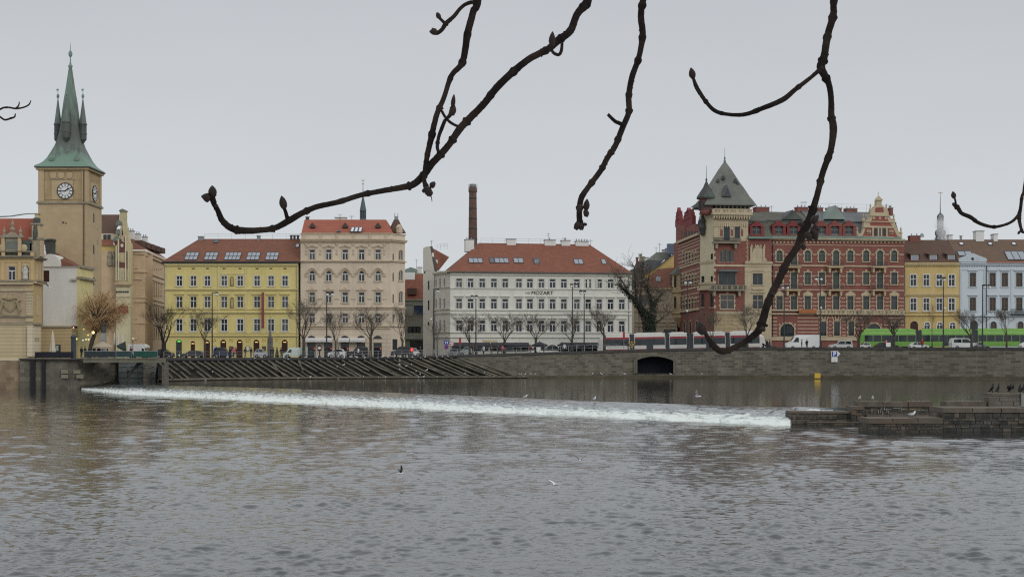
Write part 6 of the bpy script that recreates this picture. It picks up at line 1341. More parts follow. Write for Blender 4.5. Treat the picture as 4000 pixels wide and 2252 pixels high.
def person_mesh(kind):
    st=.24 if kind=='walk' else .0
    P=[(0,0,.95),(0,0,1.15),(0,0,1.36),(0,0,1.5),(0,.01,1.6),(0,.015,1.72)]; E=[(0,1),(1,2),(2,3),(3,4),(4,5)]; R=[(.17,.12),(.16,.12),(.19,.12),(.065,.065),(.085,.1),(.075,.09)]
    for s in (-1,1):
        f=st*s; b=len(P); P+=[(s*.09,0,.86),(s*.1,f*.45,.5),(s*.1,f+(.0 if f>0 else -.05),.09),(s*.1,f+.13,.035)]; E+=[(0,b),(b,b+1),(b+1,b+2),(b+2,b+3)]; R+=[.095,.065,.048,(.05,.035)]
        b=len(P); g=-f*.9
        if kind=='phone' and s==1: P+=[(s*.2,0,1.42),(s*.26,.03,1.16),(s*.12,.24,1.28),(s*.09,.3,1.34)]
        else: P+=[(s*.2,0,1.42),(s*.26,g*.4-.02,1.15),(s*.27,g+.05,.9),(s*.26,g+.08,.8)]
        E+=[(2,b),(b,b+1),(b+1,b+2),(b+2,b+3)]; R+=[.075,.058,.045,.035]
    me=skin_mesh('person',P,E,R)
    for m in (JM['black'],trouser,skinm): me.materials.append(m)
    for p in me.polygons:
        c=p.center; p.material_index=1 if c.z<.88 and abs(c.x)<.2 else 2 if c.z>1.5 or (abs(c.x)>.2 and c.z<.86) else 0; p.use_smooth=True
    return me
PM={k:person_mesh(k) for k in('stand','walk','phone')}
h=MB(); h.ball((0,-.02,1.70),.125,10,sx=.8,sy=.95,sz=.95); HAIR=h.mesh('hair',[hairm],True)
h=MB(); h.ball((0,.105,1.655),.018,6,sz=1.4); 
for s in (-1,1): h.ball((s*.035,.09,1.68),.012,6); h.ball((s*.085,.0,1.665),.022,6,sx=.5)
FACE=h.mesh('face',[skinm],True)
def person(px,Y,coat,kind,label,rz=None,scale=1.,group=None,hat=None):
    X=X_(px,Y); z=street_z(X)+ (.12 if Y<quay_y(px)+5.2 else 0)
    t=link('person',PM[kind],None,(X,Y,z),(0,0,random.uniform(0,6.28) if rz is None else rz)); t.scale=(scale,)*3; tag(t,label,'person',group); paint(t,[JM[coat]])
    a=link('hair',HAIR,t); link('face',FACE,t)
    if hat: paint(a,[JM[hat]])
    return t
def q(px,d): return quay_y(px)+d
G='people along the embankment'
for px,d,c,k,l in ((318,-6,'black','stand','person in black coat at left end of terrace under hanging lanterns'),(333,-4,'navy','stand','person in navy coat beside leaning willow trunk'),
  (368,-5,'black','stand','person in black coat left of big beige parasol'),(386,-4,'navy','phone','person in navy coat below big beige parasol'),(420,-4,'grey','stand','person in grey coat at right edge of big beige parasol'),
  (512,-5,'maroon','walk','person in maroon coat at back of white camper van')):
    t=person(px,226+d,c,k,l,group='people on the cafe terrace'); t.location.z=Z_(1398,217)+.05
for px,d,c,k,l,hat in ((899,2.,'black','stand','person in black next to dark van before yellow house',None),(913,2.6,'pink','walk','person in pink jacket right of dark van before yellow house',None),(921,3.2,'black','stand','person in black just right of pink jacketed person',None),
  (958,2.4,'black','walk','person in black under gilt letters of yellow house',None),(981,2.2,'navy','stand','person in navy left of pale car before yellow house','black'),(1058,2.4,'black','phone','person in black at foot of grey monument',None),(1067,3,'black','stand','person in black right of grey monument',None),
  (1098,3.,'black','walk','person in black in front of white delivery van cab',None),(1322,2.2,'navy','walk','person in navy beside white car at shop awnings',None),(1400,2.,'white','stand','person in white jacket in front of dark car at shop fronts',None),
  (1642,2.5,'black','walk','person in black by grey house doorway right of red signal','black'),(1849,2.6,'black','stand','person in black left of twin globe lamp by restaurant',None),(1862,3.,'navy','stand','person in navy at twin globe lamp by restaurant',None),(1889,2.2,'white','stand','person in white top below gilt restaurant lettering',None),
  (1920,3.2,'brown','stand','person in brown under restaurant awning',None),(1963,2.4,'pink','walk','person in pink jacket below bare tree at restaurant',None),(1945,3.,'black','phone','person in black left of pink jacketed person at restaurant',None),(2072,3.,'maroon','stand','person in maroon near round arched cafe front',None),(2125,2.4,'black','walk','person in black by cafe parasols',None),
  (2205,2.3,'white','walk','person in white jacket left of tram nose','brown'),(2255,2.6,'grey','walk','person in grey coat between two tall lamps',None),(2306,3.,'black','stand','person in black walking right of tall lamps','brown'),
  (2455,1.8,'navy','stand','person in navy at tram joint beside yellow barrier',None),
  (3132,1.8,'black','stand','hooded person in black in front of white van, left of pair','black'),(3152,1.8,'black','phone','hooded person in black in front of white van, right of pair','black'),(3206,2.,'navy','walk','person in navy coat behind white van','black'),(3603,2.2,'red','stand','person in red coat before green tram joint','red'),(3462,2.,'pink','stand','person in pink top seen against green tram window',None)):
    person(px,q(px,d),c,k,l,group=G,hat=hat)
# ---------------------------------------------------------------- two wheelers
def cycle(px,d,label,coat):
    Y=q(px,d); X=X_(px,Y); z=street_z(X)+.12; t=thing('parked_scooter',label,'scooter',(X,Y,z),0,'scooters on the promenade')
    m=MB(); m.tube([(-.55,0,.6),(-.2,0,.75),(.1,0,.45),(.45,0,.5),(.6,0,1.0)],[.12,.16,.12,.1,.06],8); m.tube([(.58,-.3,1.05),(.58,.3,1.05)],.025,5); m.box(-.7,-.35,-.16,.16,.78,1.08); m.build('body',JM[coat],t,smooth=True)
    for x in (-.55,.62): m=MB(); m.lathe([(.28,-.05),(.3,0),(.28,.05)],(0,0,0),14); m.build('wheel',iron,t,(x,0,.3),rot=(math.pi/2,0,0))
    m=MB(); m.box(-.45,.05,-.13,.13,.78,.86); m.build('seat',iron,t)
cycle(2992,2.4,'black scooter with box parked at nose of red white tram','black'); cycle(3012,2.6,'grey scooter parked right of black scooter beside tram nose','grey')
person(2996,q(2996,2.),'black','stand','person in black helmet standing by scooters at tram nose',group=G,hat='black'); person(3007,q(3007,3.),'navy','stand','person in navy jacket by scooters at tram nose',group=G,hat='black')
# ================================================================ vehicles
rubber=mat('black_rubber',(.015,.015,.016),.8,.1); hub=mat('wheel_rim',(.3,.3,.31),.4,.1,metal=.6); redlamp=mat('red_lamp',(.5,.02,.02),.3,.1)
def wheel(t,x,y,r):
    m=MB(); m.lathe([(r*.6,-.1),(r,-.09),(r,.09),(r*.6,.1)],(0,0,0),16); w=m.build('wheel',rubber,t,(x,y,r),rot=(math.pi/2,0,0)); m=MB(); m.lathe([(r*.15,-.115),(r*.58,-.1),(r*.58,.1),(r*.15,.115)],(0,0,0),12); m.build('rim',hub,w)
def vehicle(name,label,cat,x0,x1,ytop,Y,paintm,kind='car',face=-1,zs=None,group='vehicles on the embankment'):
    if zs is None: Y=max(Y,quay_y((x0+x1)/2)+7.5)
    a,b=X_(x0,Y),X_(x1,Y); L=b-a; z=street_z((a+b)/2) if zs is None else zs; H=Z_(ytop,Y)-z; H=min(max(H,1.35),3.2); Wd=1.8 if kind=='car' else 2.0
    t=thing(name,label,cat,((a+b)/2,Y,z),math.pi if face<0 else 0,group)      # local +x is the nose
    h=L/2; s=H
    if kind=='car': prof=[(-h,.35),(-h,.62*s),(-h*.93,.66*s),(-h*.62,.97*s),(-h*.2,s),(h*.18,.98*s),(h*.52,.66*s),(h*.92,.58*s),(h,.48*s),(h,.3)]; glass=[(-h*.82,.67*s),(-h*.58,.93*s),(-h*.2,.95*s),(h*.15,.93*s),(h*.43,.67*s)]
    elif kind=='suv': prof=[(-h,.4),(-h,.6*s),(-h*.93,.95*s),(-h*.8,s),(h*.0,s),(h*.2,.96*s),(h*.48,.62*s),(h*.9,.54*s),(h,.46*s),(h,.35)]; glass=[(-h*.88,.62*s),(-h*.84,.9*s),(h*.0,.93*s),(h*.16,.9*s),(h*.38,.62*s)]
    elif kind=='van': prof=[(-h,.4),(-h,.95*s),(-h*.96,s),(h*.3,s),(h*.48,.93*s),(h*.72,.55*s),(h*.95,.45*s),(h,.36*s),(h,.3)]; glass=[(h*.26,.52*s),(h*.26,.82*s),(h*.42,.82*s),(h*.6,.53*s)]
    else: prof=[(-h,.4),(-h,.97*s),(-h*.97,s),(h*.62,s),(h*.68,.98*s),(h*.98,.88*s),(h*.99,.74*s),(h*.72,.70*s),(h*.9,.4*s),(h,.36*s),(h,.3)]; glass=[(h*.45,.42*s),(h*.45,.68*s),(h*.64,.68*s),(h*.82,.42*s)]
    m=MB(); zb=.55*s; n=len(prof); vs=[]
    for sy in (-1,1):
        for x,zz in prof: vs.append((x,sy*(Wd/2-max(0,(zz-zb))*.13),zz))
    m.add(vs,[tuple(range(n)),tuple(range(2*n-1,n-1,-1))]+[(i,i+n,(i+1)%n+n,(i+1)%n) for i in range(n)]); m.build('body',paintm,t)
    for sy in (-1,1):
        g=MB(); n=len(glass); y0=lambda zz:sy*(Wd/2-max(0,(zz-zb))*.13+.012)
        g.poly([(x,y0(zz),zz) for x,zz in glass]); g.build('window',pane,t)
    if kind in('car','suv'):
        g=MB(); g.box(-h*.33,-h*.28,-Wd/2-.02,Wd/2+.02,.64*s,.95*s); g.build('pillar',paintm,t)
    i0=3 if kind!='van' else 4
    g=MB(); P,Q=(prof[5],prof[6]) if kind!='van' else (prof[4],prof[5]); w0=Wd/2-.2
    if kind=='camper': P,Q=prof[7],prof[8]
    d=Vector((Q[0]-P[0],0,Q[1]-P[1])); nn=Vector((-d.z,0,d.x)).normalized()*(.015 if d.x>0 else -.015); A=Vector((P[0],0,P[1])).lerp(Vector((Q[0],0,Q[1])),.1)+nn; B=Vector((P[0],0,P[1])).lerp(Vector((Q[0],0,Q[1])),.92)+nn
    g.poly([(A.x,-w0,A.z),(A.x,w0,A.z),(B.x,w0+.1,B.z),(B.x,-w0-.1,B.z)]); g.build('windscreen',pane,t)
    r=.32 if kind=='car' else .36
    for x in (-h*.62,h*.62):
        for y in (-Wd/2+.08,Wd/2-.08): wheel(t,x,y,r)
    for sy in (-1,1):
        g=MB(); g.ball((h-.03,sy*(Wd/2-.3),.4*s),.12,8,sx=.5); g.build('headlight',white,t); g=MB(); g.box(-h-.01,-h+.05,sy*(Wd/2-.3)-.1,sy*(Wd/2-.3)+.1,.45*s,.58*s); g.build('tail_light',redlamp,t)
    g=MB(); g.box(-h-.04,-h+.1,-Wd/2+.05,Wd/2-.05,.28,.42); g.box(h-.1,h+.04,-Wd/2+.05,Wd/2-.05,.28,.42); g.build('bumper',iron,t)
    return t
cp=lambda n,c,r=.25:mat(n,c,r,.04,spec=.5,fine=0)
cw=cp('white_car_paint',(.62,.63,.62)); cb=cp('black_car_paint',(.02,.021,.024)); cn=cp('navy_car_paint',(.02,.03,.06)); cg=cp('grey_car_paint',(.18,.19,.2)); cs=cp('silver_car_paint',(.38,.40,.42)); cgr=cp('grey_green_car_paint',(.30,.34,.31))
vehicle('camper_van','white camper van with overhanging cab behind green barrier','camper van',505,580,1343,238,cw,'camper',1,4.65)
vehicle('parked_car','dark car beside big tree trunk left of yellow house','car',612,678,1362,236,cb,'car',1)
vehicle('parked_car','dark grey car below red lit window of yellow house','car',706,800,1369,244,cp('charcoal_car_paint',(.06,.06,.065)),'car',-1)
vehicle('dark_van','dark blue people carrier in front of yellow house arches','van',838,906,1356,245,cn,'suv',1)
vehicle('parked_car','pale blue car in front of yellow house right of arches','car',996,1047,1362,247,cs,'car',1)
vehicle('delivery_van','white green delivery van at corner of yellow and beige houses','van',1108,1200,1356,249,cp('pale_green_van_paint',(.50,.56,.50)),'van',-1)
vehicle('parked_car','white car at shop awnings of beige house','car',1282,1350,1361,252,cw,'car',-1)
vehicle('parked_car','black car in front of right shop fronts of beige house','suv',1362,1438,1354,253,cb,'suv',-1)
vehicle('parked_car','black car left of red signal before grey house','car',1528,1606,1352,254,cb,'suv',-1)
vehicle('parked_car','white car mostly hidden right of red signal','car',1606,1640,1359,256,cw,'car',1)
vehicle('parked_car','grey car under no parking signs by white hotel','car',1752,1805,1361,258,cg,'car',1)
vehicle('parked_car','grey green car at left end of restaurant awning','car',1796,1846,1353,259,cgr,'car',-1)
vehicle('white_van','large white panel van beside red brick house','van',3068,3199,1307,258,cw,'van',-1)
vehicle('parked_car','white estate car between white van and green tram','car',3240,3326,1329,257,cp('off_white_car_paint',(.52,.53,.52)),'suv',-1)
vehicle('parked_car','small white car at nose of green tram','car',3356,3398,1346,252,cw,'car',-1)
vehicle('parked_car','black car in front of second green tram window row','car',3420,3506,1336,252,cb,'car',1)
vehicle('parked_car','pale car whose roof shows beside person in red','car',3552,3624,1346,250,cw,'car',1)
vehicle('white_suv','white high roofed car in front of green tram','car',3712,3822,1320,250,cw,'suv',1)
vehicle('parked_car','grey car just right of white high roofed car','car',3812,3846,1345,250,cg,'car',1)
vehicle('parked_car','white car cut by right edge of picture','car',3984,4080,1344,247,cw,'car',1)
# ---------------------------------------------------------------- trams
def tram(name,label,px0,px1,Y0,Y1,ytop0,ytop1,joints,side,roofm,lowm,stripem,skirt,nose,groupside):
    A=Vector((X_(px0,Y0),Y0,0)); B=Vector((X_(px1,Y1),Y1,0)); L=(B-A).length; za=Z_(ytop0,Y0)-3.55; zb=Z_(ytop1,Y1)-3.55
    t=thing(name,label,'tram',(A.x,A.y,za),math.atan2(B.y-A.y,B.x-A.x)); t.rotation_euler=(0,-math.atan2(zb-za,L),math.atan2(B.y-A.y,B.x-A.x)); W=2.5
    def u(px): return (X_(px,(Y0+Y1)/2)-X_(px0,(Y0+Y1)/2))/(X_(px1,(Y0+Y1)/2)-X_(px0,(Y0+Y1)/2))*L
    cuts=[0]+[v for a,b in joints for v in (u(a),u(b))]+[L]
    for i in range(0,len(cuts),2):
        a,b=cuts[i],cuts[i+1]; s=MB(); n0=i==0; n1=i==len(cuts)-2
        def sec(x,ins,zt): return [(x,-W/2+ins,.35),(x,-W/2+ins,2.55),(x,-W/2+.18+ins,zt-.45),(x,-W/2+.25+ins,zt-.1),(x,-W/2+.5+ins,zt),(x,W/2-.5-ins,zt),(x,W/2-.25-ins,zt-.1),(x,W/2-.18-ins,zt-.45),(x,W/2-ins,2.55),(x,W/2-ins,.35)]
        xs=[(a+.9 if n0 and nose else a,0,3.55),(b-1.3 if n1 and nose else b,0,3.55)]
        secs=[sec(*xs[0]),sec(*xs[1])]
        if n0 and nose: secs=[[(a+ (.0 if z<1.2 else .35 if z<2.6 else .9),y*.86,min(z,3.1)) for _,y,z in secs[0]]]+secs
        if n1 and nose: secs=secs+[[(b-(.0 if z<1.2 else .5 if z<2.6 else 1.3),y*.86,min(z,3.1)) for _,y,z in secs[-1]]]
        k=10; V=[p for q_ in secs for p in q_]; s.add(V,[(j*k+m_,j*k+(m_+1)%k,(j+1)*k+(m_+1)%k,(j+1)*k+m_) for j in range(len(secs)-1) for m_ in range(k)]+[tuple(range(k)),tuple(range((len(secs)-1)*k,len(secs)*k))])
        c=s.build('car_body',side,t)
        a2=a+(1. if n0 and nose else .1); b2=b-(1.4 if n1 and nose else .1)
        for sy in (-1,1):
            y=sy*(W/2+.012)
            def strip(z0,z1,mm,nm,xa=a2,xb=b2,yy=None,lean=0.):
                f=MB(); q_=y if yy is None else yy; f.box(xa,xb,q_-.008,q_+.012,z0,z1) if not lean else f.add([(xa,q_,z0),(xb,q_,z0),(xb,q_-sy*lean,z1),(xa,q_-sy*lean,z1)],[(0,1,2,3)]); return f.build(nm,mm,c)
            strip(1.3,2.5,pane,'window_band'); strip(.62,1.28,lowm,'side_panel'); strip(.36,.6,skirt,'skirt'); strip(2.52,2.86,stripem,'stripe',yy=y+sy*.008,lean=.11)
            strip(2.88,3.1,roofm,'roof_panel',yy=y-sy*.10,lean=.07)
            n=max(1,int((b2-a2)/1.5))
            for j in range(1,n):
                x=lerp(a2,b2,j/n); f=MB(); f.box(x-.05,x+.05,y-.01,y+.02,1.3,2.5); f.build('window_post',side if stripem is side else iron,c)
            if b2-a2>5:
                x=(a2+b2)/2; f=MB(); f.box(x-.65,x+.65,y-.01,y+.022,.45,2.42); f.build('door',pane,c)
        f=MB(); f.box(a2+.4,b2-.4,-.7,.7,3.53,3.72); f.build('roof_gear',roofm,c)
        f=MB()
        for x in (a+1.4,b-1.4):
            if b-a>4: f.box(x-.8,x+.8,-1,1,.05,.5)
        if f.v: f.build('bogie',iron,c)
        for n_,x in ((n0,a),(n1,b)):
            if n_ and nose:
                sg=1 if n_ is n1 and x==b else -1; f=MB(); w=1.0; e=x-sg*.05
                f.add([(x+sg*.02,-w,1.25),(x+sg*.02,w,1.25),(x-sg*.48+ (0 if sg>0 else 0),w,2.55),(x-sg*.48,-w,2.55)],[(0,1,2,3)]); f.build('windscreen',pane,c)
                for y in (-.75,.75): f=MB(); f.ball((x,y,.8),.13,8,sx=.4); f.build('headlight',white,c)
    for a,b in joints:
        f=MB(); x0,x1=u(a)-.02,u(b)+.02
        for k in range(4): f.box(lerp(x0,x1,k/4)+.02,lerp(x0,x1,(k+1)/4)-.02,-W/2+.08,W/2-.08,.4,3.4)
        f.box(x0,x1,-W/2+.15,W/2-.15,.45,3.35); f.build('bellows',mat('grey_bellows',(.06,.065,.075),.8,.2),t)
    return t
TW=mat('tram_white',(.52,.51,.475),.35,.05); TR=mat('tram_red',(.22,.022,.028),.4,.1); TG=mat('tram_green',(.15,.32,.065),.4,.14,scale=.8); TG2=mat('tram_light_green',(.22,.38,.11),.4,.25,scale=1.2)
tram('red_tram','long white and dark red articulated tram in front of brick tower house',2334,2992,268,268,1305,1293,[(2459,2476),(2597,2613),(2682,2706),(2831,2848)],TW,TW,TW,TR,TR,True,1)
tram('green_tram','long bright green articulated tram at right end of embankment',3352,4200,267,264,1287,1285,[(3575,3597),(3796,3816)],TG,TG2,TG,TG,TG,True,1)
# ---------------------------------------------------------------- lamps, signs, railing
lampg=mat('lamp_globe',(.62,.63,.62),.3,.04)
def lamp(px,ytop,globes,label,arm=True,low=None,d=1.2):
    Y=q(px,d); X=X_(px,Y); z=street_z(X)+.1; k=Y/F; H=Z_(ytop,Y)-z; t=thing('street_lamp',label,'street lamp',(X,Y,z),0,'tall street lamps along the quay')
    m=MB(); m.lathe([(.2,0),(.2,.5),(.13,.7),(.11,H*.45),(.075,H)],(0,0,0),8); m.build('post',iron,t)
    for gx,gy in globes:
        x=(gx-px)*k; zz=Z_(gy,Y)-z; m=MB(); m.tube([(0,0,H-.06),(x,0,H-.04)],.055,6); m.build('arm',iron,t)
        m=MB(); m.box(x-.24,x+.24,-.2,.2,zz+.18,H+.03); m.build('lamp_hood',iron,t); m=MB(); m.ball((x,0,zz),.28,10,sz=.95); m.build('globe',lampg,t,smooth=True)
    if low: m=MB(); x=(low[0]-px)*k; zz=Z_(low[1],Y)-z; m.ball((x,-.1,zz),.2,10); m.build('globe',lampg,t,smooth=True)
    return t
lamp(829,1141,[(846,1149)],'single armed lamp before third window column of yellow house')
lamp(1276,1139,[(1279,1150),(1298,1150)],'lamp with two globes before second window column of beige house')
lamp(1694,1128,[(1710,1137)],'single globe lamp at left corner of white hotel',low=(1684,1246))
lamp(1859,1153,[(1843,1163),(1861,1163)],'twin globe lamp at gilt restaurant lettering of white hotel')
lamp(2236,1108,[(2232,1117),(2251,1117)],'taller left one of two lamps right of hotel lettering')
lamp(2282,1134,[(2268,1144),(2284,1144)],'shorter right one of two lamps right of hotel lettering')
lamp(2686,1095,[(2678,1104),(2696,1104)],'twin globe lamp at left side of brick tower house',low=(2684,1214))
lamp(3063,1115,[(3058,1124),(3077,1124)],'twin globe lamp left of white panel van at brick house')
lamp(3204,1080,[(3188,1090),(3208,1090)],'twin globe lamp right of white panel van at brick house',low=(3207,1202))
lamp(3685,1082,[(3666,1093),(3688,1093)],'twin globe lamp before ochre house',low=(3690,1204))
lamp(3838,1111,[(3845,1121),(3865,1121)],'twin globe lamp before pale blue house')
def small_lamp():
    Y=232; X=X_(519,Y); z=4.65; t=thing('park_lamp','short lamp post with single white globe above camper van','lamp',(X,Y,z)); H=Z_(1327,Y)-z; m=MB(); m.lathe([(.12,0),(.06,.4),(.05,H)],(0,0,0),6); m.build('post',iron,t); m=MB(); m.ball((0,0,H+.15),.22,10); m.build('globe',lampg,t,smooth=True)
    Y=221; glow=mat('lit_yellow_lantern',(1.,.75,.25),emit=2.2)
    cols={'yellow':glow,'pink':mat('lit_pink_lantern',(1.,.5,.38),emit=.8),'amber':mat('lit_amber_lantern',(.8,.5,.15),emit=.6),'green':mat('lit_green_lantern',(.55,.7,.2),emit=.6),'white':mat('lit_white_lantern',(.7,.72,.8),emit=.6)}
    for px,py,r,c,l in ((364,1298,7,'yellow','bright yellow glowing round lantern under willow crown'),(287,1279,4,'pink','pink glowing lantern left of willow crown'),(327,1285,4,'amber','amber lantern above cafe terrace left of bright lantern'),(344,1308,5,'amber','amber lantern just left below bright yellow lantern'),(299,1323,5.5,'green','pale green lantern at left end of cafe awning'),(324,1328,4,'white','small white lantern above cafe terrace people'),(336,1325,5,'green','green yellow lantern above cafe terrace people'),(346,1325,5,'pink','pink lantern right of green yellow lantern')):
        c0=P3(px,py,Y); r=r*Y/F*.75; t=thing('lantern',l,'lantern',c0,0,'lit lanterns over the cafe terrace'); m=MB(); m.ball((0,0,0),r,10); m.build('globe',cols[c],t,smooth=True); m=MB(); m.tube([(0,0,r*.8),(0,0,r*.8+.35)],.02,4); m.tube([(0,0,r*.8+.3),(.5,.1,r*.8+.42)],.012,4); m.build('hanger',iron,t)
small_lamp()
def railing():
    pxs=np.arange(640,2478,31.); t=thing('quay_railing','thin dark metal railing along top of the quay','railing',(X_(1500,255),255,5)); o=t.location
    P=[]
    for p in pxs: y=quay_y(p)+.25; P.append(Vector((X_(p,y),y,Z_(coping_px(p),y)-.02))-o)
    pm=MB(); pm.tube([(0,0,0),(0,0,1.05)],.035,5); pme=pm.mesh('post',mat('light_grey_post',(.32,.33,.33),.5,.1))
    for p in P: link('post',pme,t,p)
    for h in (1.05,.55): m=MB(); m.tube([p+Vector((0,0,h)) for p in P],.028,5); m.build('rail',greymetal,t)
railing()
def sign_post(px,label,kind,d=3.5,ytop=1330):
    Y=q(px,d); X=X_(px,Y); z=street_z(X); H=Z_(ytop,Y)-z; t=thing('traffic_sign',label,'traffic sign',(X,Y,z),0,'signs beside the hotel corner'); m=MB(); m.tube([(0,0,0),(0,0,H)],.05,6); m.build('post',greymetal,t)
    def disc(z0,r,mats):
        m=MB(); m.lathe([(r,-.02),(r,.02)],(0,0,0),16,0); m.lathe([(r*.8,.021),(r*.8,.03)],(0,0,0),16,1); 
        if kind!='w': m.box(-r*.75,r*.75,-.06,.06,.031,.04,0)
        m.build('sign_disc',mats,t,(0,-.06,z0),rot=(math.pi/2,0,0))
    sb=mat('sign_blue',(.02,.06,.30)); sr=mat('sign_red',(.35,.02,.025),.4,.05)
    if kind=='b': m=MB(); m.box(-.42,.42,-.08,-.03,H-.75,H,0); m.box(-.2,-.05,-.09,-.079,H-.6,H-.15,1); m.box(.1,.25,-.09,-.079,H-.6,H-.15,1); m.build('blue_plate',[sb,white],t); disc(H-1.2,.42,[sr,sb])
    if kind=='r': disc(H-.5,.42,[sr,white])
    if kind=='w': m=MB(); m.box(-.18,.18,-.1,.1,H-1.2,H,0); m.build('signal_head',[sr],t)
sign_post(1744,'blue plate above round no parking sign at hotel corner','b',ytop=1329); sign_post(1765,'round red bordered sign right of blue plate at hotel','r',ytop=1331); sign_post(1797,'slim red signal box on post by hotel awning','w',ytop=1318); sign_post(2437,'tall dark red pole standing before red white tram','w',d=1.5,ytop=1296)
def signal():
    Y=q(1609,1.6); t=thing('traffic_light','traffic light glowing red before grey house','traffic light',(X_(1609,Y),Y,street_z(X_(1609,Y)))); zb=Z_(1375,Y)-t.location.z; zt=Z_(1355,Y)-t.location.z; m=MB(); m.tube([(0,0,0),(0,0,zb)],.06,6); m.box(-.2,.2,-.12,.12,zb-.1,zt,0); m.build('signal_post',iron,t); m=MB(); m.prism([(x*.22,(zb+zt)/2+z*.36) for x,z in [(math.cos(k*.524),math.sin(k*.524)) for k in range(12)]],-.16,-.12); m.build('red_light',mat('lit_red_signal',(1.,.05,.05),emit=1.2),t)
signal()
def street_misc():
    Y=q(1052,7); t=thing('stone_monument','slim grey pinnacled stone monument in front of yellow house','monument',(X_(1055,Y),Y,4.6)); z=lambda y:Z_(y,Y)-4.6; k=Y/F; m=MB(); m.lathe([(11*k,0),(11*k,z(1350)),(8*k,z(1335)),(7*k,z(1315)),(3.5*k,z(1296)),(2*k,z(1275)),(1.2*k,z(1240)),(.03,z(1222))],(0,0,0),8)
    for i in range(4): a=i*math.pi/2+.4; m.lathe([(2*k,z(1352)),(2*k,z(1330)),(.02,z(1312))],(math.cos(a)*9*k,math.sin(a)*9*k,0),6)
    m.build('pinnacle',mat('sooty_monument_stone',(.13,.125,.115),.9,.3,streak=.3),t)
    Y=q(1082,3); t=thing('clipped_conifer','small dark clipped cone shaped shrub before white green van','shrub',(X_(1082,Y),Y,4.7)); m=MB(); rnd=random.Random(2)
    H=Z_(1357,Y)-4.7
    for i in range(420):
        z=rnd.random()**1.4*H; r=(1-z/H)*.36; a=rnd.uniform(0,6.28); c=Vector((math.cos(a)*r,math.sin(a)*r,z+.1)); u=Vector((rnd.uniform(-1,1),rnd.uniform(-1,1),rnd.uniform(-1,1))).normalized()*.09; v=u.orthogonal().normalized()*.06; m.poly([c+u,c+v,c-u,c-v])
    m.build('crown',mat('dark_conifer_leaf',(.025,.04,.02),.8,.3),t); m=MB(); m.tube([(0,0,0),(0,0,.5)],.06,6); m.build('trunk',iron,t)
    Y=q(1248,5); t=thing('street_clock','black ornate street clock on pedestal before beige house','clock',(X_(1248,Y),Y,4.6)); z=Z_(1358,Y)-4.6; m=MB(); m.lathe([(.35,0),(.3,.3),(.12,.5),(.12,z-.6),(.3,z-.45)],(0,0,0),8); m.box(-.45,.45,-.2,.2,z-.45,z-.3); m.prism([(x*.38,z+y*.38) for x,y in [(math.cos(k*.4),math.sin(k*.4)) for k in range(15)]],-.15,.15); m.prism([(-.45,z+.3),(.45,z+.3),(0,z+.62)],-.18,.18); m.build('clock_case',iron,t); m=MB(); m.prism([(x*.27,z+y*.27) for x,y in [(math.cos(k*.4),math.sin(k*.4)) for k in range(15)]],-.17,-.151); m.build('clock_dial',white,t)
    # yellow black striped barrier by the tram joint
    Y=q(2468,1.); t=thing('road_barrier','yellow and black striped road barrier by red tram joint','barrier',(X_(2455,Y),Y,street_z(X_(2455,Y))+.1)); w=26*Y/F; zb=Z_(1356,Y)-t.location.z; 
    for j in range(3): 
        m=MB(); n=5
        for i in range(n): m.box(w*i/n,w*(i+1)/n,-.03,.03,zb+j*.42,zb+j*.42+.24,(i+j)%2)
        m.build('barrier_board',[mat('barrier_yellow',(.5,.33,.03),.5,.1),iron],t)
    for x in (.05,w-.05): m=MB(); m.tube([(x,.05,0),(x,.05,zb+1.3)],.04,5); m.build('post',iron,t)
    for px,lab in ((3470,'white notice board standing before green tram'),(2103,'small white menu board by cafe parasols')):
        Y=q(px,1.6); t=thing('notice_board',lab,'notice board',(X_(px,Y),Y,street_z(X_(px,Y))+.1)); z1=Z_(1337 if px>3000 else 1355,Y)-t.location.z; m=MB(); m.box(-.4,.4,-.03,.03,z1-.75,z1); m.build('panel',white,t); m=MB(); m.tube([(-.3,.04,0),(-.3,.04,z1)],.03,5); m.tube([(.3,.04,0),(.3,.04,z1)],.03,5); m.build('post',greymetal,t)
street_misc()
# ---------------------------------------------------------------- parasols
def parasol_open(px,Y,yt,yb,hw,mm,label,zg,tilt=0.):
    k=Y/F; z=Z_(yb,Y)-zg; zt=Z_(yt,Y)-zg; t=thing('parasol',label,'parasol',(X_(px,Y),Y,zg)); m=MB(); n=8; R=hw*k*1.12
    m.add([(0,0,zt)]+[(math.cos(i*6.283/n)*R,math.sin(i*6.283/n)*R,z) for i in range(n)]+[(math.cos(i*6.283/n)*R,math.sin(i*6.283/n)*R,z-.28) for i in range(n)],[(0,1+i,1+(i+1)%n) for i in range(n)]+[(1+i,1+n+i,1+n+(i+1)%n,1+(i+1)%n) for i in range(n)]); c=m.build('canopy',mm,t)
    m=MB(); m.tube([(0,0,0),(0,0,zt+.15)],.045,6); m.build('pole',iron,t); m=MB(); m.lathe([(.35,0),(.3,.1),(.08,.14)],(0,0,0),10); m.build('base',greymetal,t)
    if tilt: c.rotation_euler=(0,tilt,0)
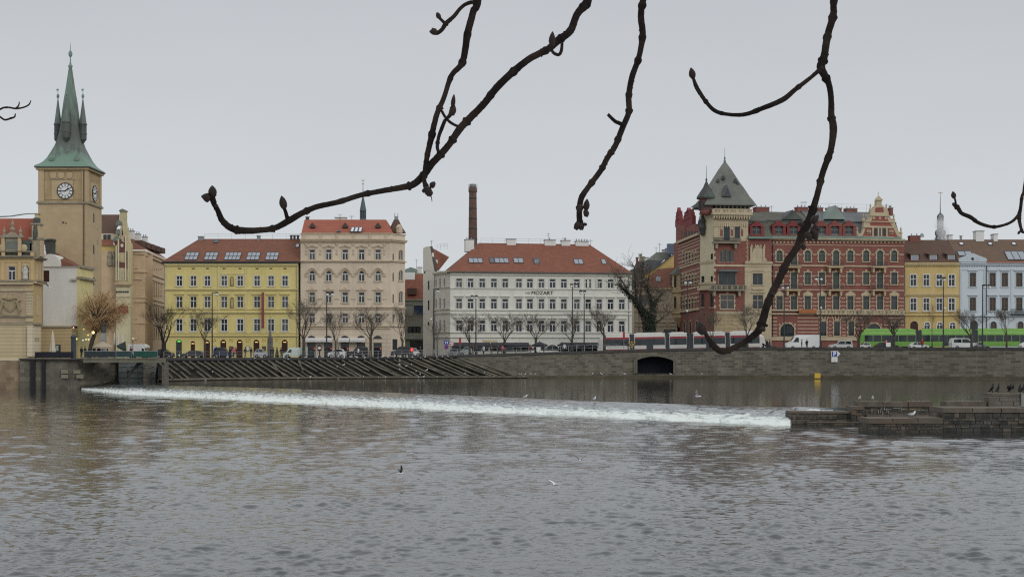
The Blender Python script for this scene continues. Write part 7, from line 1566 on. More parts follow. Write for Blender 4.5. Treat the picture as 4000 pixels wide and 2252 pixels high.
def parasol_shut(px,Y,yt,yb,hw,label,zg):
    k=Y/F; t=thing('parasol',label,'parasol',(X_(px,Y),Y,zg),0,'closed parasols on the terrace'); zb=Z_(yb,Y)-zg; zt=Z_(yt,Y)-zg; R=hw*k; m=MB(); n=12; o=[]
    for r,z in ((1,zb),(1.05,zb+.15),(.7,lerp(zb,zt,.4)),(.42,lerp(zb,zt,.75)),(.12,zt)): o+=[(math.cos(i*6.283/n)*R*r*(1 if i%2 else .72),math.sin(i*6.283/n)*R*r*(1 if i%2 else .72),z) for i in range(n)]
    m.add(o,[(j*n+i,j*n+(i+1)%n,(j+1)*n+(i+1)%n,(j+1)*n+i) for j in range(4) for i in range(n)]+[tuple(range(4*n,5*n))]); m.build('canopy',mat('pale_canvas',(.52,.47,.38),.9,.12),t); m=MB(); m.tube([(0,0,0),(0,0,zb+.2)],.04,6); m.build('pole',iron,t); m=MB(); m.lathe([(.35,0),(.3,.1),(.08,.14)],(0,0,0),10); m.build('base',greymetal,t)
zt=Z_(1404,217.5)+.1
beige=mat('beige_canvas',(.33,.28,.21),.9,.12); dkc=mat('dark_green_canvas',(.03,.045,.042),.9,.2); chc=mat('charcoal_canvas',(.03,.033,.042),.9,.2)
parasol_open(401,222,1332,1353,37,beige,'big open beige parasol on the cafe terrace',zt); parasol_open(452,222.5,1322,1350,18,dkc,'dark green half folded parasol right of big beige parasol',zt,.5)
parasol_shut(206,221,1289,1374,12,'closed pale parasol standing alone before rusticated wall',zt); parasol_shut(461,225,1300,1352,9,'closed pale parasol, left of the pair by dark trunk',zt); parasol_shut(478,225,1303,1352,9,'closed pale parasol, right of the pair by dark trunk',zt); parasol_shut(447,226,1297,1345,8,'closed pale parasol behind dark green folded parasol',zt)
for px,y0,y1,hw,l in ((2015,1339,1347,42,'charcoal parasol right of bare tree at hotel restaurant'),(2108,1333,1346,28,'charcoal parasol at round arched cafe front'),(2197,1337,1346,18,'charcoal parasol left of tall lamp pair')): parasol_open(px,q(px,4),y0,y1,hw,chc,l,street_z(X_(px,258)))
def small_bits():
    Y=225; t=thing('bronze_statue','dark bronze seated figure on pale pedestal below willow','statue',(X_(404,Y),Y,zt)); z=lambda y:Z_(y,Y)-zt; k=Y/F; m=MB(); m.frustum(-11*k,11*k,-.5,.5,0,z(1300),.12); m.box(-12*k,12*k,-.6,.6,0,.3); m.build('pedestal',mat('pale_pedestal_stone',(.27,.27,.26),.9,.15),t); m=MB(); m.lathe([(9*k,z(1300)),(10*k,z(1290)),(7*k,z(1276)),(8*k,z(1266)),(3*k,z(1258)),(3.4*k,z(1252)),(1*k,z(1247))],(0,0,0),8); m.build('figure',copper_dark,t)
    t=thing('cafe_kiosk','dark grey post at left end of cafe terrace','post',(X_(287,219),219,zt)); t.name='advertising_column'; t['category']='column'; t['label']='dark blue grey column at left end of cafe terrace'; m=MB(); m.lathe([(.42,0),(.4,.2),(.38,3.2),(.45,3.3),(.45,3.5),(.1,3.8)],(0,0,0),12); m.build('shaft',mat('blue_grey_paint',(.05,.06,.075),.7,.3,streak=.3),t)
small_bits()
# ================================================================ trees
bark=mat('bare_bark',(.06,.052,.042),.9,.35,scale=2.,col2=(.09,.08,.06)); twigm=mat('bare_twigs',(.12,.10,.08),.9,.3,scale=2.); twigw=mat('willow_twigs',(.36,.225,.11),.9,.3,scale=1.); 
def bare_tree(px,ytop,hw,d,seed,label,trunk=.26,fork=.36,lean=0.,cat='tree',dense=1.,dark=None):
    rnd=random.Random(seed); Y=q(max(px,600),d); X=X_(px,Y); z=street_z(X)+.1; k=Y/F; H=Z_(ytop,Y)-z; R=hw*k*1.12
    t=thing('bare_tree',label,cat,(X,Y,z),0,'bare trees along the quay'); a=MB(); b=MB()
    fz=H*fork; a.tube([(0,0,-.2),(lean*.3,0,fz*.4),(lean*.7,0,fz*.8),(lean,0,fz)],[trunk*1.1,trunk*.85,trunk*.75,trunk*.75],8)
    def grow(p,dr,L,r,dep):
        pts=[p]; rr=[r]; n=4
        for i in range(n):
            dr=(dr+Vector((rnd.uniform(-.22,.22),rnd.uniform(-.22,.22),rnd.uniform(-.02,.2)))).normalized(); p=p+dr*L/n; pts.append(p); rr.append(r*(1-.55*(i+1)/n))
        (a if dep<2 else b).tube(pts,rr,5 if dep<2 else 3,cap=False)
        if dep>=4: return
        kids=(4,4,5,4)[dep] if dense>=1 else (3,4,3,3)[dep]
        for c in range(kids):
            f=rnd.uniform(.35,1.) if c else 1.; i=min(n-1,int(f*n)); q0=pts[i].lerp(pts[i+1],f*n-i) if f<1 else pts[-1]
            ax=Vector((rnd.uniform(-1,1),rnd.uniform(-1,1),rnd.uniform(-.3,.55))); nd_=(dr*.9+ax*.75).normalized()
            grow(q0,nd_,L*rnd.uniform(.48,.72),max(.011,rr[i]*rnd.uniform(.4,.54)),dep+1)
    N=rnd.randint(5,6); top=H-fz
    for i in range(N):
        an=2*math.pi*i/N+rnd.uniform(-.3,.3); o=rnd.uniform(.5,1.)*R*.62 if i else 0; dr=Vector((math.cos(an)*o,math.sin(an)*o*.8,top*.62)).normalized()
        grow(Vector((lean,0,fz*rnd.uniform(.8,1.))),dr,math.hypot(o,top*.52),trunk*rnd.uniform(.26,.38),0 if i<4 else 1)
    # fit the crown to the measured extent
    V=a.v+b.v; mz=max(v[2] for v in V); mx=sorted(abs(v[0]-lean) for v in V)[int(len(V)*.985)]; sx=R/max(.1,mx); sz=H/mz
    for s in (a,b): s.v=[((x-lean)*lerp(1,sx,min(1,max(0,zz-fz*.6)/(H*.3)))+lean,y*lerp(1,sx,min(1,max(0,zz-fz*.6)/(H*.3))),zz*sz) for x,y,zz in s.v]
    a.build('trunk',dark or bark,t); b.build('crown',dark or twigm,t); return t
darkbark=mat('dark_bark',(.03,.026,.024),.9,.3,scale=2.)
bare_tree(640,1165,85,8,1,'big dark bare tree at left corner of yellow house',.5,.3,0,dark=darkbark)
bare_tree(800,1185,75,6,2,'bare tree before third window column of yellow house',.22,.42)
bare_tree(1187,1135,82,5,3,'tall bare tree between yellow and beige houses',.34,.34)
bare_tree(1311,1200,46,6,4,'slim bare tree before second shop awning of beige house',.2,.36)
bare_tree(1448,1180,66,5,5,'bare tree before right shop fronts of beige house',.3,.4)
bare_tree(1572,1175,64,7,6,'bare tree before gap between beige and grey houses',.25,.3)
bare_tree(1708,1245,42,6,7,'thin bare tree beside lamp at hotel corner',.1,.3,dense=.5)
bare_tree(1835,1212,62,5,8,'bare tree left of gilt restaurant lettering',.22,.35)
bare_tree(1971,1208,68,5,9,'bare tree right of gilt restaurant lettering',.3,.36)
bare_tree(2093,1212,62,5,10,'pollarded bare tree before arched cafe front',.28,.4)
bare_tree(2234,1205,64,5,11,'bare tree behind taller lamp before white hotel',.32,.36)
bare_tree(2361,1190,62,5,12,'bare tree at left end of red white tram',.3,.42)
bare_tree(2782,1190,66,4,13,'bare tree before chamfered corner of brick tower house',.2,.36)
bare_tree(2918,1180,62,4,14,'bare tree before cream bay of brick tower house',.24,.34)
bare_tree(3354,1205,58,4,15,'dark bare tree at nose of green tram',.3,.32)
bare_tree(3493,1210,62,4,16,'bare tree before right end of brick house',.22,.42)
bare_tree(3641,1175,24,4,17,'very slender young bare tree before ochre house',.11,.4,dense=.5)
bare_tree(3795,1200,66,4,18,'bare tree between ochre and pale blue houses',.26,.34)
bare_tree(3932,1195,55,4,19,'bare tree before pale blue house',.2,.4)
def ivy_tree():
    rnd=random.Random(4); Y=272.; W=(2050,900,2.788); f=lambda x,y,dy=0:P3(W[0]+x/W[2],W[1]+y/W[2],Y+dy)
    o=f(1370,1290); o.z=street_z(o.x); t=thing('ivy_tree','leaning old tree with trunk smothered in dark ivy behind red tram','tree',o)
    a=MB(); b=MB(); iv=MB(); limbs=[([(1370,1290),(1365,1120),(1340,960),(1290,880),(1215,790),(1150,710),(1095,660),(1010,590)],[.9,.85,.8,.6,.5,.35,.2,.06],5),([(1365,1120),(1385,960),(1395,850),(1370,740),(1340,660),(1310,560)],[.7,.7,.5,.35,.25,.1],3),([(1395,870),(1425,780),(1480,700),(1500,690)],[.3,.25,.16,.08],3),([(1215,790),(1215,690),(1200,560),(1195,400)],[.3,.22,.14,.04],1),([(1150,710),(1100,620),(1040,520),(985,480)],[.2,.14,.1,.03],0),([(1340,660),(1340,560),(1365,440)],[.2,.12,.04],0),([(1280,870),(1250,760),(1270,600),(1290,500)],[.25,.2,.12,.04],1),([(1420,1000),(1500,960),(1560,900)],[.14,.1,.04],0)]
    for P,R,iw in limbs:
        pts=[f(x,y,rnd.uniform(-.5,.5))-o for x,y in P]; a.tube(pts,R,7)
        for i in range(len(pts)-1):
            n=int((pts[i+1]-pts[i]).length*(240 if iw>4 else 120 if iw>2 else 40 if iw==1 else 0)*max(R[i],.2))
            for _ in range(n):
                if iw==0: break
                s=rnd.random(); c=pts[i].lerp(pts[i+1],s); r=lerp(R[i],R[i+1],s)+rnd.uniform(.05,.5 if iw>2 else .25); an=rnd.uniform(0,6.28); c=c+Vector((math.cos(an)*r,math.sin(an)*r,rnd.uniform(-.3,.3))); u=Vector((rnd.uniform(-1,1),rnd.uniform(-1,1),rnd.uniform(-1,1))).normalized()*rnd.uniform(.1,.2); v=u.orthogonal().normalized()*u.length*.8; iv.poly([c+u,c+v,c-u,c-v])
        for i in range(1,len(pts)):
            for _ in range(12 if R[i]<.4 else 3):
                p=pts[i]; d=Vector((rnd.uniform(-1,1),rnd.uniform(-.6,.6),rnd.uniform(-.1,1.))).normalized(); L=rnd.uniform(1.2,3.4); path=[p]
                for s in range(4): d=(d+Vector((rnd.uniform(-.3,.3),rnd.uniform(-.3,.3),rnd.uniform(-.1,.25)))).normalized(); p=p+d*L/4; path.append(p)
                b.tube(path,[.06,.045,.035,.025,.012],3,cap=False)
                for _2 in range(4):
                    p2=path[rnd.randint(1,4)]; d2=(d+Vector((rnd.uniform(-1,1),rnd.uniform(-1,1),rnd.uniform(-.3,.8)))).normalized(); b.tube([p2,p2+d2*L*.25,p2+d2*L*.45+Vector((0,0,.15))],[.03,.02,.012],3,cap=False)
    a.build('trunk',darkbark,t); b.build('crown',twigm,t); iv.build('ivy',mat('dark_ivy_leaf',(.022,.03,.018),.6,.5,scale=1.5),t)
ivy_tree()
def willow():
    rnd=random.Random(8); Y=227.; o=P3(348,1392,Y); o.z=zt; t=thing('willow_tree','round crowned willow with bare orange brown twigs on cafe terrace','tree',o); k=Y/F
    f=lambda x,y,dy=0:P3(x,y,Y+dy)-o
    a=MB(); b=MB(); iv=MB(); a.tube([(0,0,-.2),f(352,1365),f(360,1330),f(372,1298),f(385,1262)],[.42,.36,.34,.3,.25],8)
    cx,cy=390,1228
    for i in range(80):
        an=rnd.uniform(0,6.28); s=rnd.uniform(.1,.98)**.55; e=f(cx+2+math.cos(an)*110*s,cy-18+math.sin(an)*88*s,rnd.uniform(-1,1)*3.6*math.sqrt(1-s*s)); st=f(372+rnd.uniform(-4,14),1298-rnd.uniform(0,36)); mid=st.lerp(e,.5)+Vector((rnd.uniform(-.3,.3),rnd.uniform(-.3,.3),rnd.uniform(.2,.9)))
        a.tube([st,st.lerp(mid,.5)+Vector((0,0,.15)),mid,e],[.12,.085,.06,.03],5,cap=False)
        for j in range(34):
            p=mid.lerp(e,rnd.random()**.7)+Vector((rnd.uniform(-.7,.7),rnd.uniform(-.7,.7),rnd.uniform(-.4,.5))); d=Vector((rnd.uniform(-1,1),rnd.uniform(-1,1),rnd.uniform(-.2,.9))).normalized(); L=rnd.uniform(.5,1.25); path=[p]
            for s_ in range(4): d=(d+Vector((rnd.uniform(-.15,.15),rnd.uniform(-.15,.15),-.42))).normalized(); p=p+d*L/3; path.append(p)
            b.tube(path,[.022,.02,.017,.014,.009],3,cap=False)
    a.build('trunk',bark,t); b.build('crown',twigw,t)
willow()
# ================================================================ birds
gullw=mat('gull_white',(.62,.63,.64),.7,.06); gullg=mat('gull_grey_wing',(.26,.28,.31),.7,.1); beak=mat('dull_red_beak',(.2,.06,.03),.5,.1); corm=mat('cormorant_black',(.012,.012,.013),.7,.2)
def gull_stand():
    b=MB(); b.tube([(-.26,0,.18),(-.15,0,.19),(-.03,0,.2),(.08,0,.23),(.14,0,.29),(.165,0,.345),(.2,0,.355),(.235,0,.35)],[.02,.055,.085,.078,.05,.047,.038,.012],9)
    body=b.mesh('gull',gullw,True); w=MB()
    for s in (-1,1): w.add([(.08,s*.07,.27),(.0,s*.095,.24),(-.2,s*.06,.2),(-.33,s*.02,.2),(-.18,s*.045,.26),(-.02,s*.06,.285)],[(0,1,2,3,4,5)])
    bk=MB(); bk.tube([(.225,0,.352),(.285,0,.34)],[.014,.004],6); lg=MB(); 
    for s in (-1,1): lg.tube([(.0,s*.035,.14),(.0,s*.035,.0)],.009,4); lg.box(-.01,.05,s*.035-.02,s*.035+.02,0,.008)
    return body,w.mesh('wing',gullg),bk.mesh('beak',beak),lg.mesh('leg',beak)
def gull_fly(up):
    b=MB(); b.tube([(-.24,0,.0),(-.14,0,.005),(0,0,0),(.1,0,.0),(.16,0,.015),(.2,0,.02),(.235,0,.015)],[.03,.05,.07,.06,.042,.04,.012],9)
    ws=[]
    for s in (-1,1):
        w=MB(); P=[(.08,s*.04,.02),(.12,s*.26,.02+.26*up),(.04,s*.5,.02+.5*up*.9),(-.08,s*.62,.02+.55*up)]; Q=[(-.09,s*.04,.02),(-.06,s*.26,.01+.25*up),(-.08,s*.46,.01+.46*up*.9),(-.1,s*.62,.02+.55*up)]
        w.add(P+Q,[(i,i+1,i+5,i+4) for i in range(3)]); w.add([(x,y,z-.012) for x,y,z in P+Q],[(i,i+1,i+5,i+4) for i in range(3)]); ws.append(w.mesh('wing',gullg))
    bk=MB(); bk.tube([(.23,0,.016),(.28,0,.005)],[.014,.004],6); return b.mesh('gull',gullw,True),ws,bk.mesh('beak',beak)
GS=gull_stand(); GF={u:gull_fly(u) for u in (.9,.35,-.3)}
def gull(pos,label,rz=0,sc=1.,group=None):
    t=link('gull',GS[0],None,pos,(0,0,rz)); t.scale=(sc,)*3; tag(t,label,'gull',group)
    for n,m in zip(('wing','beak','leg'),GS[1:]): link(n,m,t)
    return t
def flying(pos,up,label,rz,sc=1.,roll=0.,mats=None):
    b,ws,bk=GF[up]; t=link('gull',b,None,pos,(roll,0,rz)); t.scale=(sc,)*3; tag(t,label,'gull')
    for w in ws: o=link('wing',w,t); paint(o,[mats]) if mats else None
    link('beak',bk,t); return t
rnd=random.Random(12)
spots=[(1110,1397),(1126,1403),(1193,1396),(1240,1397),(1297,1394),(1371,1394),(1395,1396),(1424,1398),(1343,1397),(1342,1425),(1318,1432),(1475,1397),(1494,1394),(1516,1395),(1540,1393),(1563,1394),(1590,1394),(1611,1395),(1644,1399),(1660,1394),(1707,1393),(1730,1394),(1751,1392),(1562,1410),(1558,1424),(1564,1428),(1608,1424),(1587,1429),(1562,1443),(1625,1451),(1666,1446),(1612,1456),(1641,1461),(1818,1431),(1733,1456),(1815,1460),(1894,1454),(995,1400),(888,1396),(830,1452),(800,1484),(1162,1478),(1212,1473),(1321,1479),(1420,1472),(1504,1473),(1478,1474),(1588,1473),(1633,1474),(1653,1472),(1873,1473),(1929,1470),(1706,1473)]
for px,py in spots:
    A,B=ITOP(px),IBOT(px); zz=None
    Y=lerp(A.y,B.y,min(1,max(0,(py-1396)/76)))-.25; p=P3(px,py+4,Y)
    gull(p,'white gull resting among the flock on the timber ice guard',rnd.uniform(0,6.28),rnd.uniform(.95,1.2),'gulls resting on the ice guard')
for px,py,l in ((2315,1471,'gull on wet ledge left of culvert, nearest the ice guard'),(2350,1470,'small gull on wet ledge midway between ice guard and culvert'),(2441,1467,'gull on wet ledge just left of culvert opening'),(2620,1469,'gull on wet ledge below right jamb of culvert'),(2742,1470,'gull on wet ledge well right of culvert')):
    Y=quay_y(px)-1.2; p=P3(px,py+3,Y); p.z=WL+.5; gull(p,l,rnd.uniform(0,6),1.1)
for px,l in ((2025,'first gull in row on ledge right of ice guard foot'),(2036,'second gull in row on ledge right of ice guard foot'),(2051,'third gull in row on ledge right of ice guard foot'),(2074,'fourth gull in row on ledge right of ice guard foot'),(2089,'fifth gull in row on ledge right of ice guard foot')):
    Y=quay_y(px)-1.2; gull((X_(px,Y),Y,WL+.42),l,rnd.uniform(0,6),1.15)
gull((X_(3357,108),108,Z_(1566,107.5)+.0),'left one of two white gulls on rear lock wall',-1.5,1.05); gull((X_(3409,108),108,Z_(1566,107.5)),'right one of two white gulls on rear lock wall',-1.8,1.05)
g=gull((X_(3564,95.8),95.8,Z_(1631.6,95)),'brown and white young gull on low front lock wall',.2,1.15); paint(g.children[0],[mat('brown_wing',(.06,.045,.035),.7,.3)])
gull((X_(2052,135),135,WL),'white gull floating just above weir crest',.3,1.0); gull((X_(2322,128),128,WL),'white gull at right part of weir crest',1.,1.1)
flying(P3(2727,1547,120),.35,'white gull flying low over dark water above weir',2.6,1.2,.5,gullw)
flying(P3(1565,1847,55),.9,'gull with dark raised wing flying low over river, left one',.3,.52,-.3,mat('dark_wing',(.05,.055,.06),.7,.2))
flying(P3(2266,1797,62),.9,'gull with dark upright wing flying low over river, right one',1.2,.52,.0,mat('dark_wing',(.05,.055,.06)))
flying(P3(2168,1890,52),.35,'white gull gliding low over river with wings spread',.9,.5,.2,gullw)
flying(P3(190,1120,100),.35,'gull with dark wing tip flying past white hall wall',2.9,.85,.35,None)
def cormorant(px,label,rz,spread=0):
    Y=108.5; z=Z_(1535,Y)+.0; t=thing('cormorant',label,'cormorant',(X_(px,Y+.9),Y+.9,Z_(1530+3.5,Y)),rz,'cormorants on the lock block')
    b=MB(); b.tube([(-.3,0,.08),(-.16,0,.17),(-.04,0,.3),(.04,0,.43),(.05,0,.54),(.01,0,.6),(.06,0,.655),(.12,0,.66),(.2,0,.645)],[.03,.07,.115,.105,.055,.035,.04,.03,.008],8); b.build('body',corm,t,smooth=True)
    for s in (-1,1):
        w=MB(); w.add([(.04,s*.1,.45),(-.06,s*.135,.3),(-.24,s*.06,.1),(-.2,s*.02,.2),(-.04,s*.08,.42)] if not spread else [(.04,s*.08,.48),(.06,s*.3,.62),(.0,s*.36,.3),(-.06,s*.12,.25)],[(0,1,2,3,4)] if not spread else [(0,1,2,3)]); w.build('wing',corm,t)
        l=MB(); l.tube([(0,s*.05,.16),(.02,s*.05,0)],.02,5); l.build('leg',corm,t)
cormorant(3876,'hunched black cormorant, first from left on tall lock block',-.6); cormorant(3899,'upright black cormorant, second from left on tall lock block',.5); cormorant(3946,'black cormorant with half open wings on tall lock block',-1.2,1); cormorant(3984,'black cormorant fourth from left on tall lock block',.8); cormorant(3998,'black cormorant at right picture edge on tall lock block',.2)
# ================================================================ foreground branches of the tree overhead
barkf=mat('chestnut_bark',(.013,.010,.009),.9,.5,scale=60.,spec=.08,col2=(.045,.033,.025),bump=.5,fine=.9); budm=mat('chestnut_bud',(.015,.009,.007),.6,.35,scale=90.,spec=.2,col2=(.02,.012,.009)); lichen=mat('pale_bark_scar',(.14,.11,.085),.9,.3,scale=80.)
V7=(700,0,1.45); V8=(2200,0,1.0356); VQ=(3480,720,2.0714); VL=(0,100,2.0714)
def spline(P,R,n=7):
    pts=[];rr=[]
    for i in range(len(P)-1):
        p0,p1,p2,p3=P[max(i-1,0)],P[i],P[i+1],P[min(i+2,len(P)-1)]
        for k in range(n):
            t=k/n; pts.append(tuple(.5*((2*p1[j])+(-p0[j]+p2[j])*t+(2*p0[j]-5*p1[j]+4*p2[j]-p3[j])*t*t+(-p0[j]+3*p1[j]-3*p2[j]+p3[j])*t**3) for j in range(3))); rr.append(lerp(R[i],R[i+1],t))
    pts.append(tuple(P[-1])); rr.append(R[-1]); return pts,rr
class Branch:
    def __init__(s,label,view,D,seed): s.v=view; s.D=D; s.o=None; s.label=label; s.r=random.Random(seed); s.t=None
    def p(s,x,y,dd=0.): return P3(s.v[0]+x/s.v[2],s.v[1]+y/s.v[2],s.D+dd)
    def twig(s,name,pts,ws,dd=(0,0),knots=True,ext=None):
        """pts in view pixels, ws = thickness in view pixels; dd = change of distance from first to last"""
        k=s.D/F/s.v[2]; n=len(pts); ws=list(ws)+[ws[-1]]*(n-len(ws)); P=[tuple(s.p(x,y,lerp(dd[0],dd[1],i/(n-1)))) for i,(x,y) in enumerate(pts)]; R=[w*k/2*.95 for w in ws]
        if ext: P=[tuple(Vector(P[0])+Vector(e)) for e in ext[::-1]]+P; R=[R[0]*(1.15+.2*i) for i in range(len(ext))][::-1]+R
        if n>5: P=[tuple(Vector(c)+Vector((s.r.uniform(-1,1),s.r.uniform(-1,1),s.r.uniform(-1,1)))*R[i]*.28) for i,c in enumerate(P)]
        q_,r_=spline(P,R,9)
        L=0; nxt=s.r.uniform(.02,.05)
        for i in range(1,len(q_)):
            st=(Vector(q_[i])-Vector(q_[i-1])).length; L+=st; r_[i]*=1+s.r.uniform(-.025,.025)
            if knots and L>nxt:
                f=s.r.uniform(1.15,1.42); r_[i]*=f
                if i+1<len(r_): r_[i+1]*=1+(f-1)*.6
                L=0; nxt=s.r.uniform(.018,.05)
        o=Vector(P[-1 if s.o is None else 0]) if s.o is None else s.o
        m=MB(); j=[]
        for i,c in enumerate(q_): j.append(Vector(c)-s.base()+Vector((s.r.uniform(-1,1),s.r.uniform(-1,1),s.r.uniform(-1,1)))*r_[i]*.03)
        m.tube(j,r_,12)
        for _ in range(max(2,int(len(q_)/3)) if knots else 0):     # leaf scars and lenticels: small warts
            i=s.r.randint(1,len(j)-2); a=s.r.uniform(0,6.28); d=(j[i+1]-j[i-1]).normalized(); u=d.orthogonal().normalized(); w=d.cross(u); c=j[i]+(u*math.cos(a)+w*math.sin(a))*r_[i]*.92; m.ball(c,r_[i]*s.r.uniform(.14,.34),6)
        return m.build(name,barkf,s.root(),smooth=True)
    def base(s): return s.root().location
    def root(s):
        if s.t is None: s.t=thing('tree_branch',s.label,'branch',s.p(*s.first,0),0,'branches hanging in front of the river')
        return s.t
    def bud(s,x,y,dx,dy,w,l,dd=0.,parent=None):
        """pointed bud starting at (x,y), pointing along (dx,dy) in the picture"""
        k=s.D/F/s.v[2]; A=s.p(x,y,dd)-s.base(); d=Vector((dx,s.r.uniform(-.3,.3)*math.hypot(dx,dy),-dy)).normalized(); L=l*k; R=w*k/2
        m=MB(); pr=[(-.05,.35),(.08,.7),(.3,1.),(.52,.98),(.72,.72),(.88,.38),(1.,.04)]; m.tube([A+d*L*t_ for t_,_ in pr],[R*r_ for _,r_ in pr],10)
        for i in range(4):   # overlapping scales
            t_=.18+i*.16; a=i*2.2; u=d.orthogonal().normalized(); w_=d.cross(u); c=A+d*L*t_+(u*math.cos(a)+w_*math.sin(a))*R*.55; m.ball(c,R*.5,8,sz=1.1)
        return m.build('bud',budm,s.root(),smooth=True)
UP=[(.03,.05,.15),(.05,.15,.45),(.08,.3,1.0)]
B=Branch('long forked branch arching down left, its tip curling up over yellow house',V7,1.5,1); B.first=(2300,20)
B.twig('main_twig',[(2330,-40),(2300,20),(2250,90),(2210,170),(2140,232),(2090,275),(1990,332),(1900,400),(1800,490),(1720,592),(1640,682),(1590,738),(1530,812),(1480,868),(1430,930),(1385,985),(1330,1042),(1270,1062),(1150,1080),(1030,1104),(900,1140),(780,1176),(690,1206),(620,1252),(540,1288),(450,1304),(360,1306),(290,1294),(240,1250),(215,1190),(195,1150),(178,1105)],[52,52,46,48,48,44,42,46,46,44,46,46,40,44,44,44,42,38,33,31,33,34,36,40,34,36,42,40,36,30,30,26],(.1,-.06),ext=UP)
B.twig('side_twig',[(1690,-40),(1665,60),(1637,190),(1602,350),(1540,430),(1500,560),(1462,650),(1430,780),(1410,870),(1390,970),(1385,1020),(1402,1072)],[44,44,46,40,32,30,34,38,33,30,27,30],(.12,.0),ext=[(-.01,.05,.15),(-.01,.15,.45),(0,.3,1.0)])
B.twig('spur',[(1660,12),(1620,28),(1590,52),(1555,95),(1510,135),(1490,168),(1462,186),(1440,182)],[26,24,24,26,30,26,26,24],(.1,.08)); B.twig('spur',[(1508,138),(1490,118),(1470,100)],[22,20,18],(.08,.08))
B.bud(1475,105,-.45,-1,30,45,.08); B.bud(1462,182,-1,-.12,40,50,.08); B.bud(1450,185,-.5,-.75,24,36,.08)
B.twig('spur',[(1488,630),(1505,660),(1532,690),(1570,712),(1592,712)],[18,17,18,17,18],(.06,.05),False)
B.twig('spur',[(1510,675),(1535,650),(1548,615)],[16,26,34],(.03,.0)); B.bud(1548,612,.12,-1,26,80,0); B.bud(1540,650,.35,-.9,40,60,0)
B.twig('spur',[(1506,680),(1490,720),(1470,775),(1462,830),(1470,862)],[22,24,22,22,18],(.04,.02))
B.bud(2110,262,.06,-1,40,88,.06); B.twig('curled_spur',[(2112,262),(2112,290),(2130,308),(2152,306),(2166,285),(2170,240)],[16,18,20,20,20,18],(.02,.0),False)
B.twig('spur',[(612,1236),(604,1205),(594,1175)],[24,22,20],(-.04,-.04)); B.bud(595,1182,-.18,-1,42,74,-.04)
B.twig('spur',[(200,1150),(192,1120),(190,1100)],[28,26,26],(-.06,-.06)); B.bud(190,1112,-.08,-1,46,62,-.06); B.bud(178,1120,-.75,-.1,44,52,-.06); B.bud(170,1135,-.7,-.6,38,42,-.06); B.bud(200,1160,.8,.4,18,26,-.06)
for x,y,dx,dy,w,l in ((1400,1060,.4,.9,46,52),(1415,1078,.2,.9,40,40),(1395,1070,-.5,.9,28,26),(1425,1060,.6,-.8,34,40)): B.bud(x,y,dx,dy,w,l,0)
B.twig('drip_stalk',[(1424,1100),(1430,1125),(1432,1142)],[6,5,4],(0,0),False)
B=Branch('knobbly branch hanging above white hotel with bud cluster at its tip',V8,1.65,2); B.first=(315,60)
B.twig('main_twig',[(330,-40),(315,60),(318,140),(306,230),(282,310),(266,390),(265,450),(240,520),(206,590),(176,640),(150,690),(102,760),(76,802),(66,850),(64,895),(72,922)],[28,30,29,25,27,27,25,26,25,24,24,23,26,25,24,22],(.1,-.03),ext=UP)
B.twig('spur',[(246,506),(226,498),(212,492),(196,478),(180,462)],[18,17,16,15,14],(.03,.03))
for x,y,dx,dy,w,l in ((92,850,.1,-1,26,46),(90,850,.25,1,24,30),(68,905,.45,1,24,28),(60,900,-.2,1,28,32),(80,905,1,.3,14,18),(72,830,-.3,.9,24,34)): B.bud(x,y,dx,dy,w,l,-.03)
B=Branch('long branch hanging across red brick house, fork curving left and tip curling up',V8,1.45,3); B.first=(1090,60)
B.twig('main_twig',[(1102,-40),(1090,60),(1072,150),(1055,235),(1048,275),(1074,340),(1084,400),(1084,470),(1090,520),(1080,600),(1052,700),(1026,790),(1000,880),(975,932),(945,1000),(905,1060),(865,1140),(832,1210),(806,1290),(790,1330),(746,1370),(700,1404),(650,1418),(612,1406),(590,1380),(572,1342)],[28,32,33,34,40,28,26,30,35,28,27,26,34,38,33,31,32,30,34,34,25,25,25,27,22,14],(.12,-.05),ext=UP)
B.twig('side_twig',[(1048,272),(1002,312),(942,362),(890,405),(820,432),(740,460),(670,461),(616,448),(580,415),(552,376),(536,346),(524,312)],[20,17,20,24,22,19,16,18,17,19,20,12],(0,.08))
B.bud(526,318,-.25,-1,30,48,.08); B.bud(566,1350,-.3,-1,40,58,-.05)
for x,y,dx,dy,w,l in ((1005,900,.55,-.6,30,42),(1008,920,.4,1,32,60),(1012,915,.9,.6,26,34),(970,905,-1,.1,20,26),(965,985,.6,1,22,30),(985,940,.5,.9,30,40)): B.bud(x,y,dx,dy,w,l,.0)
B.bud(800,1325,.6,.5,18,22,-.02); B.bud(855,1185,-.6,.3,14,16,0)
B=Branch('small branch at right edge with twig curving left above pale blue house',VQ,2.3,4); B.first=(1060,100)
B.twig('main_twig',[(1090,-30),(1062,100),(1046,200),(1034,245),(1040,300),(1048,350),(1062,380),(1080,390)],[26,27,28,38,30,26,24,20],(.05,0),ext=UP); B.bud(1046,375,-.6,1,22,36,0)
B.twig('side_twig',[(1034,240),(992,292),(930,326),(830,340),(720,318),(640,262),(570,234),(540,190),(512,162)],[28,24,22,26,30,36,32,36,34],(0,-.06)); B.twig('spur',[(526,160),(520,125),(512,100)],[18,16,14],(-.06,-.06)); B.bud(512,112,-.15,-1,40,58,-.06); B.bud(520,165,-.9,-.4,28,28,-.06)
B=Branch('small dark twigs reaching in from left picture edge beside clock tower',VL,3.6,5); B.first=(-20,680)
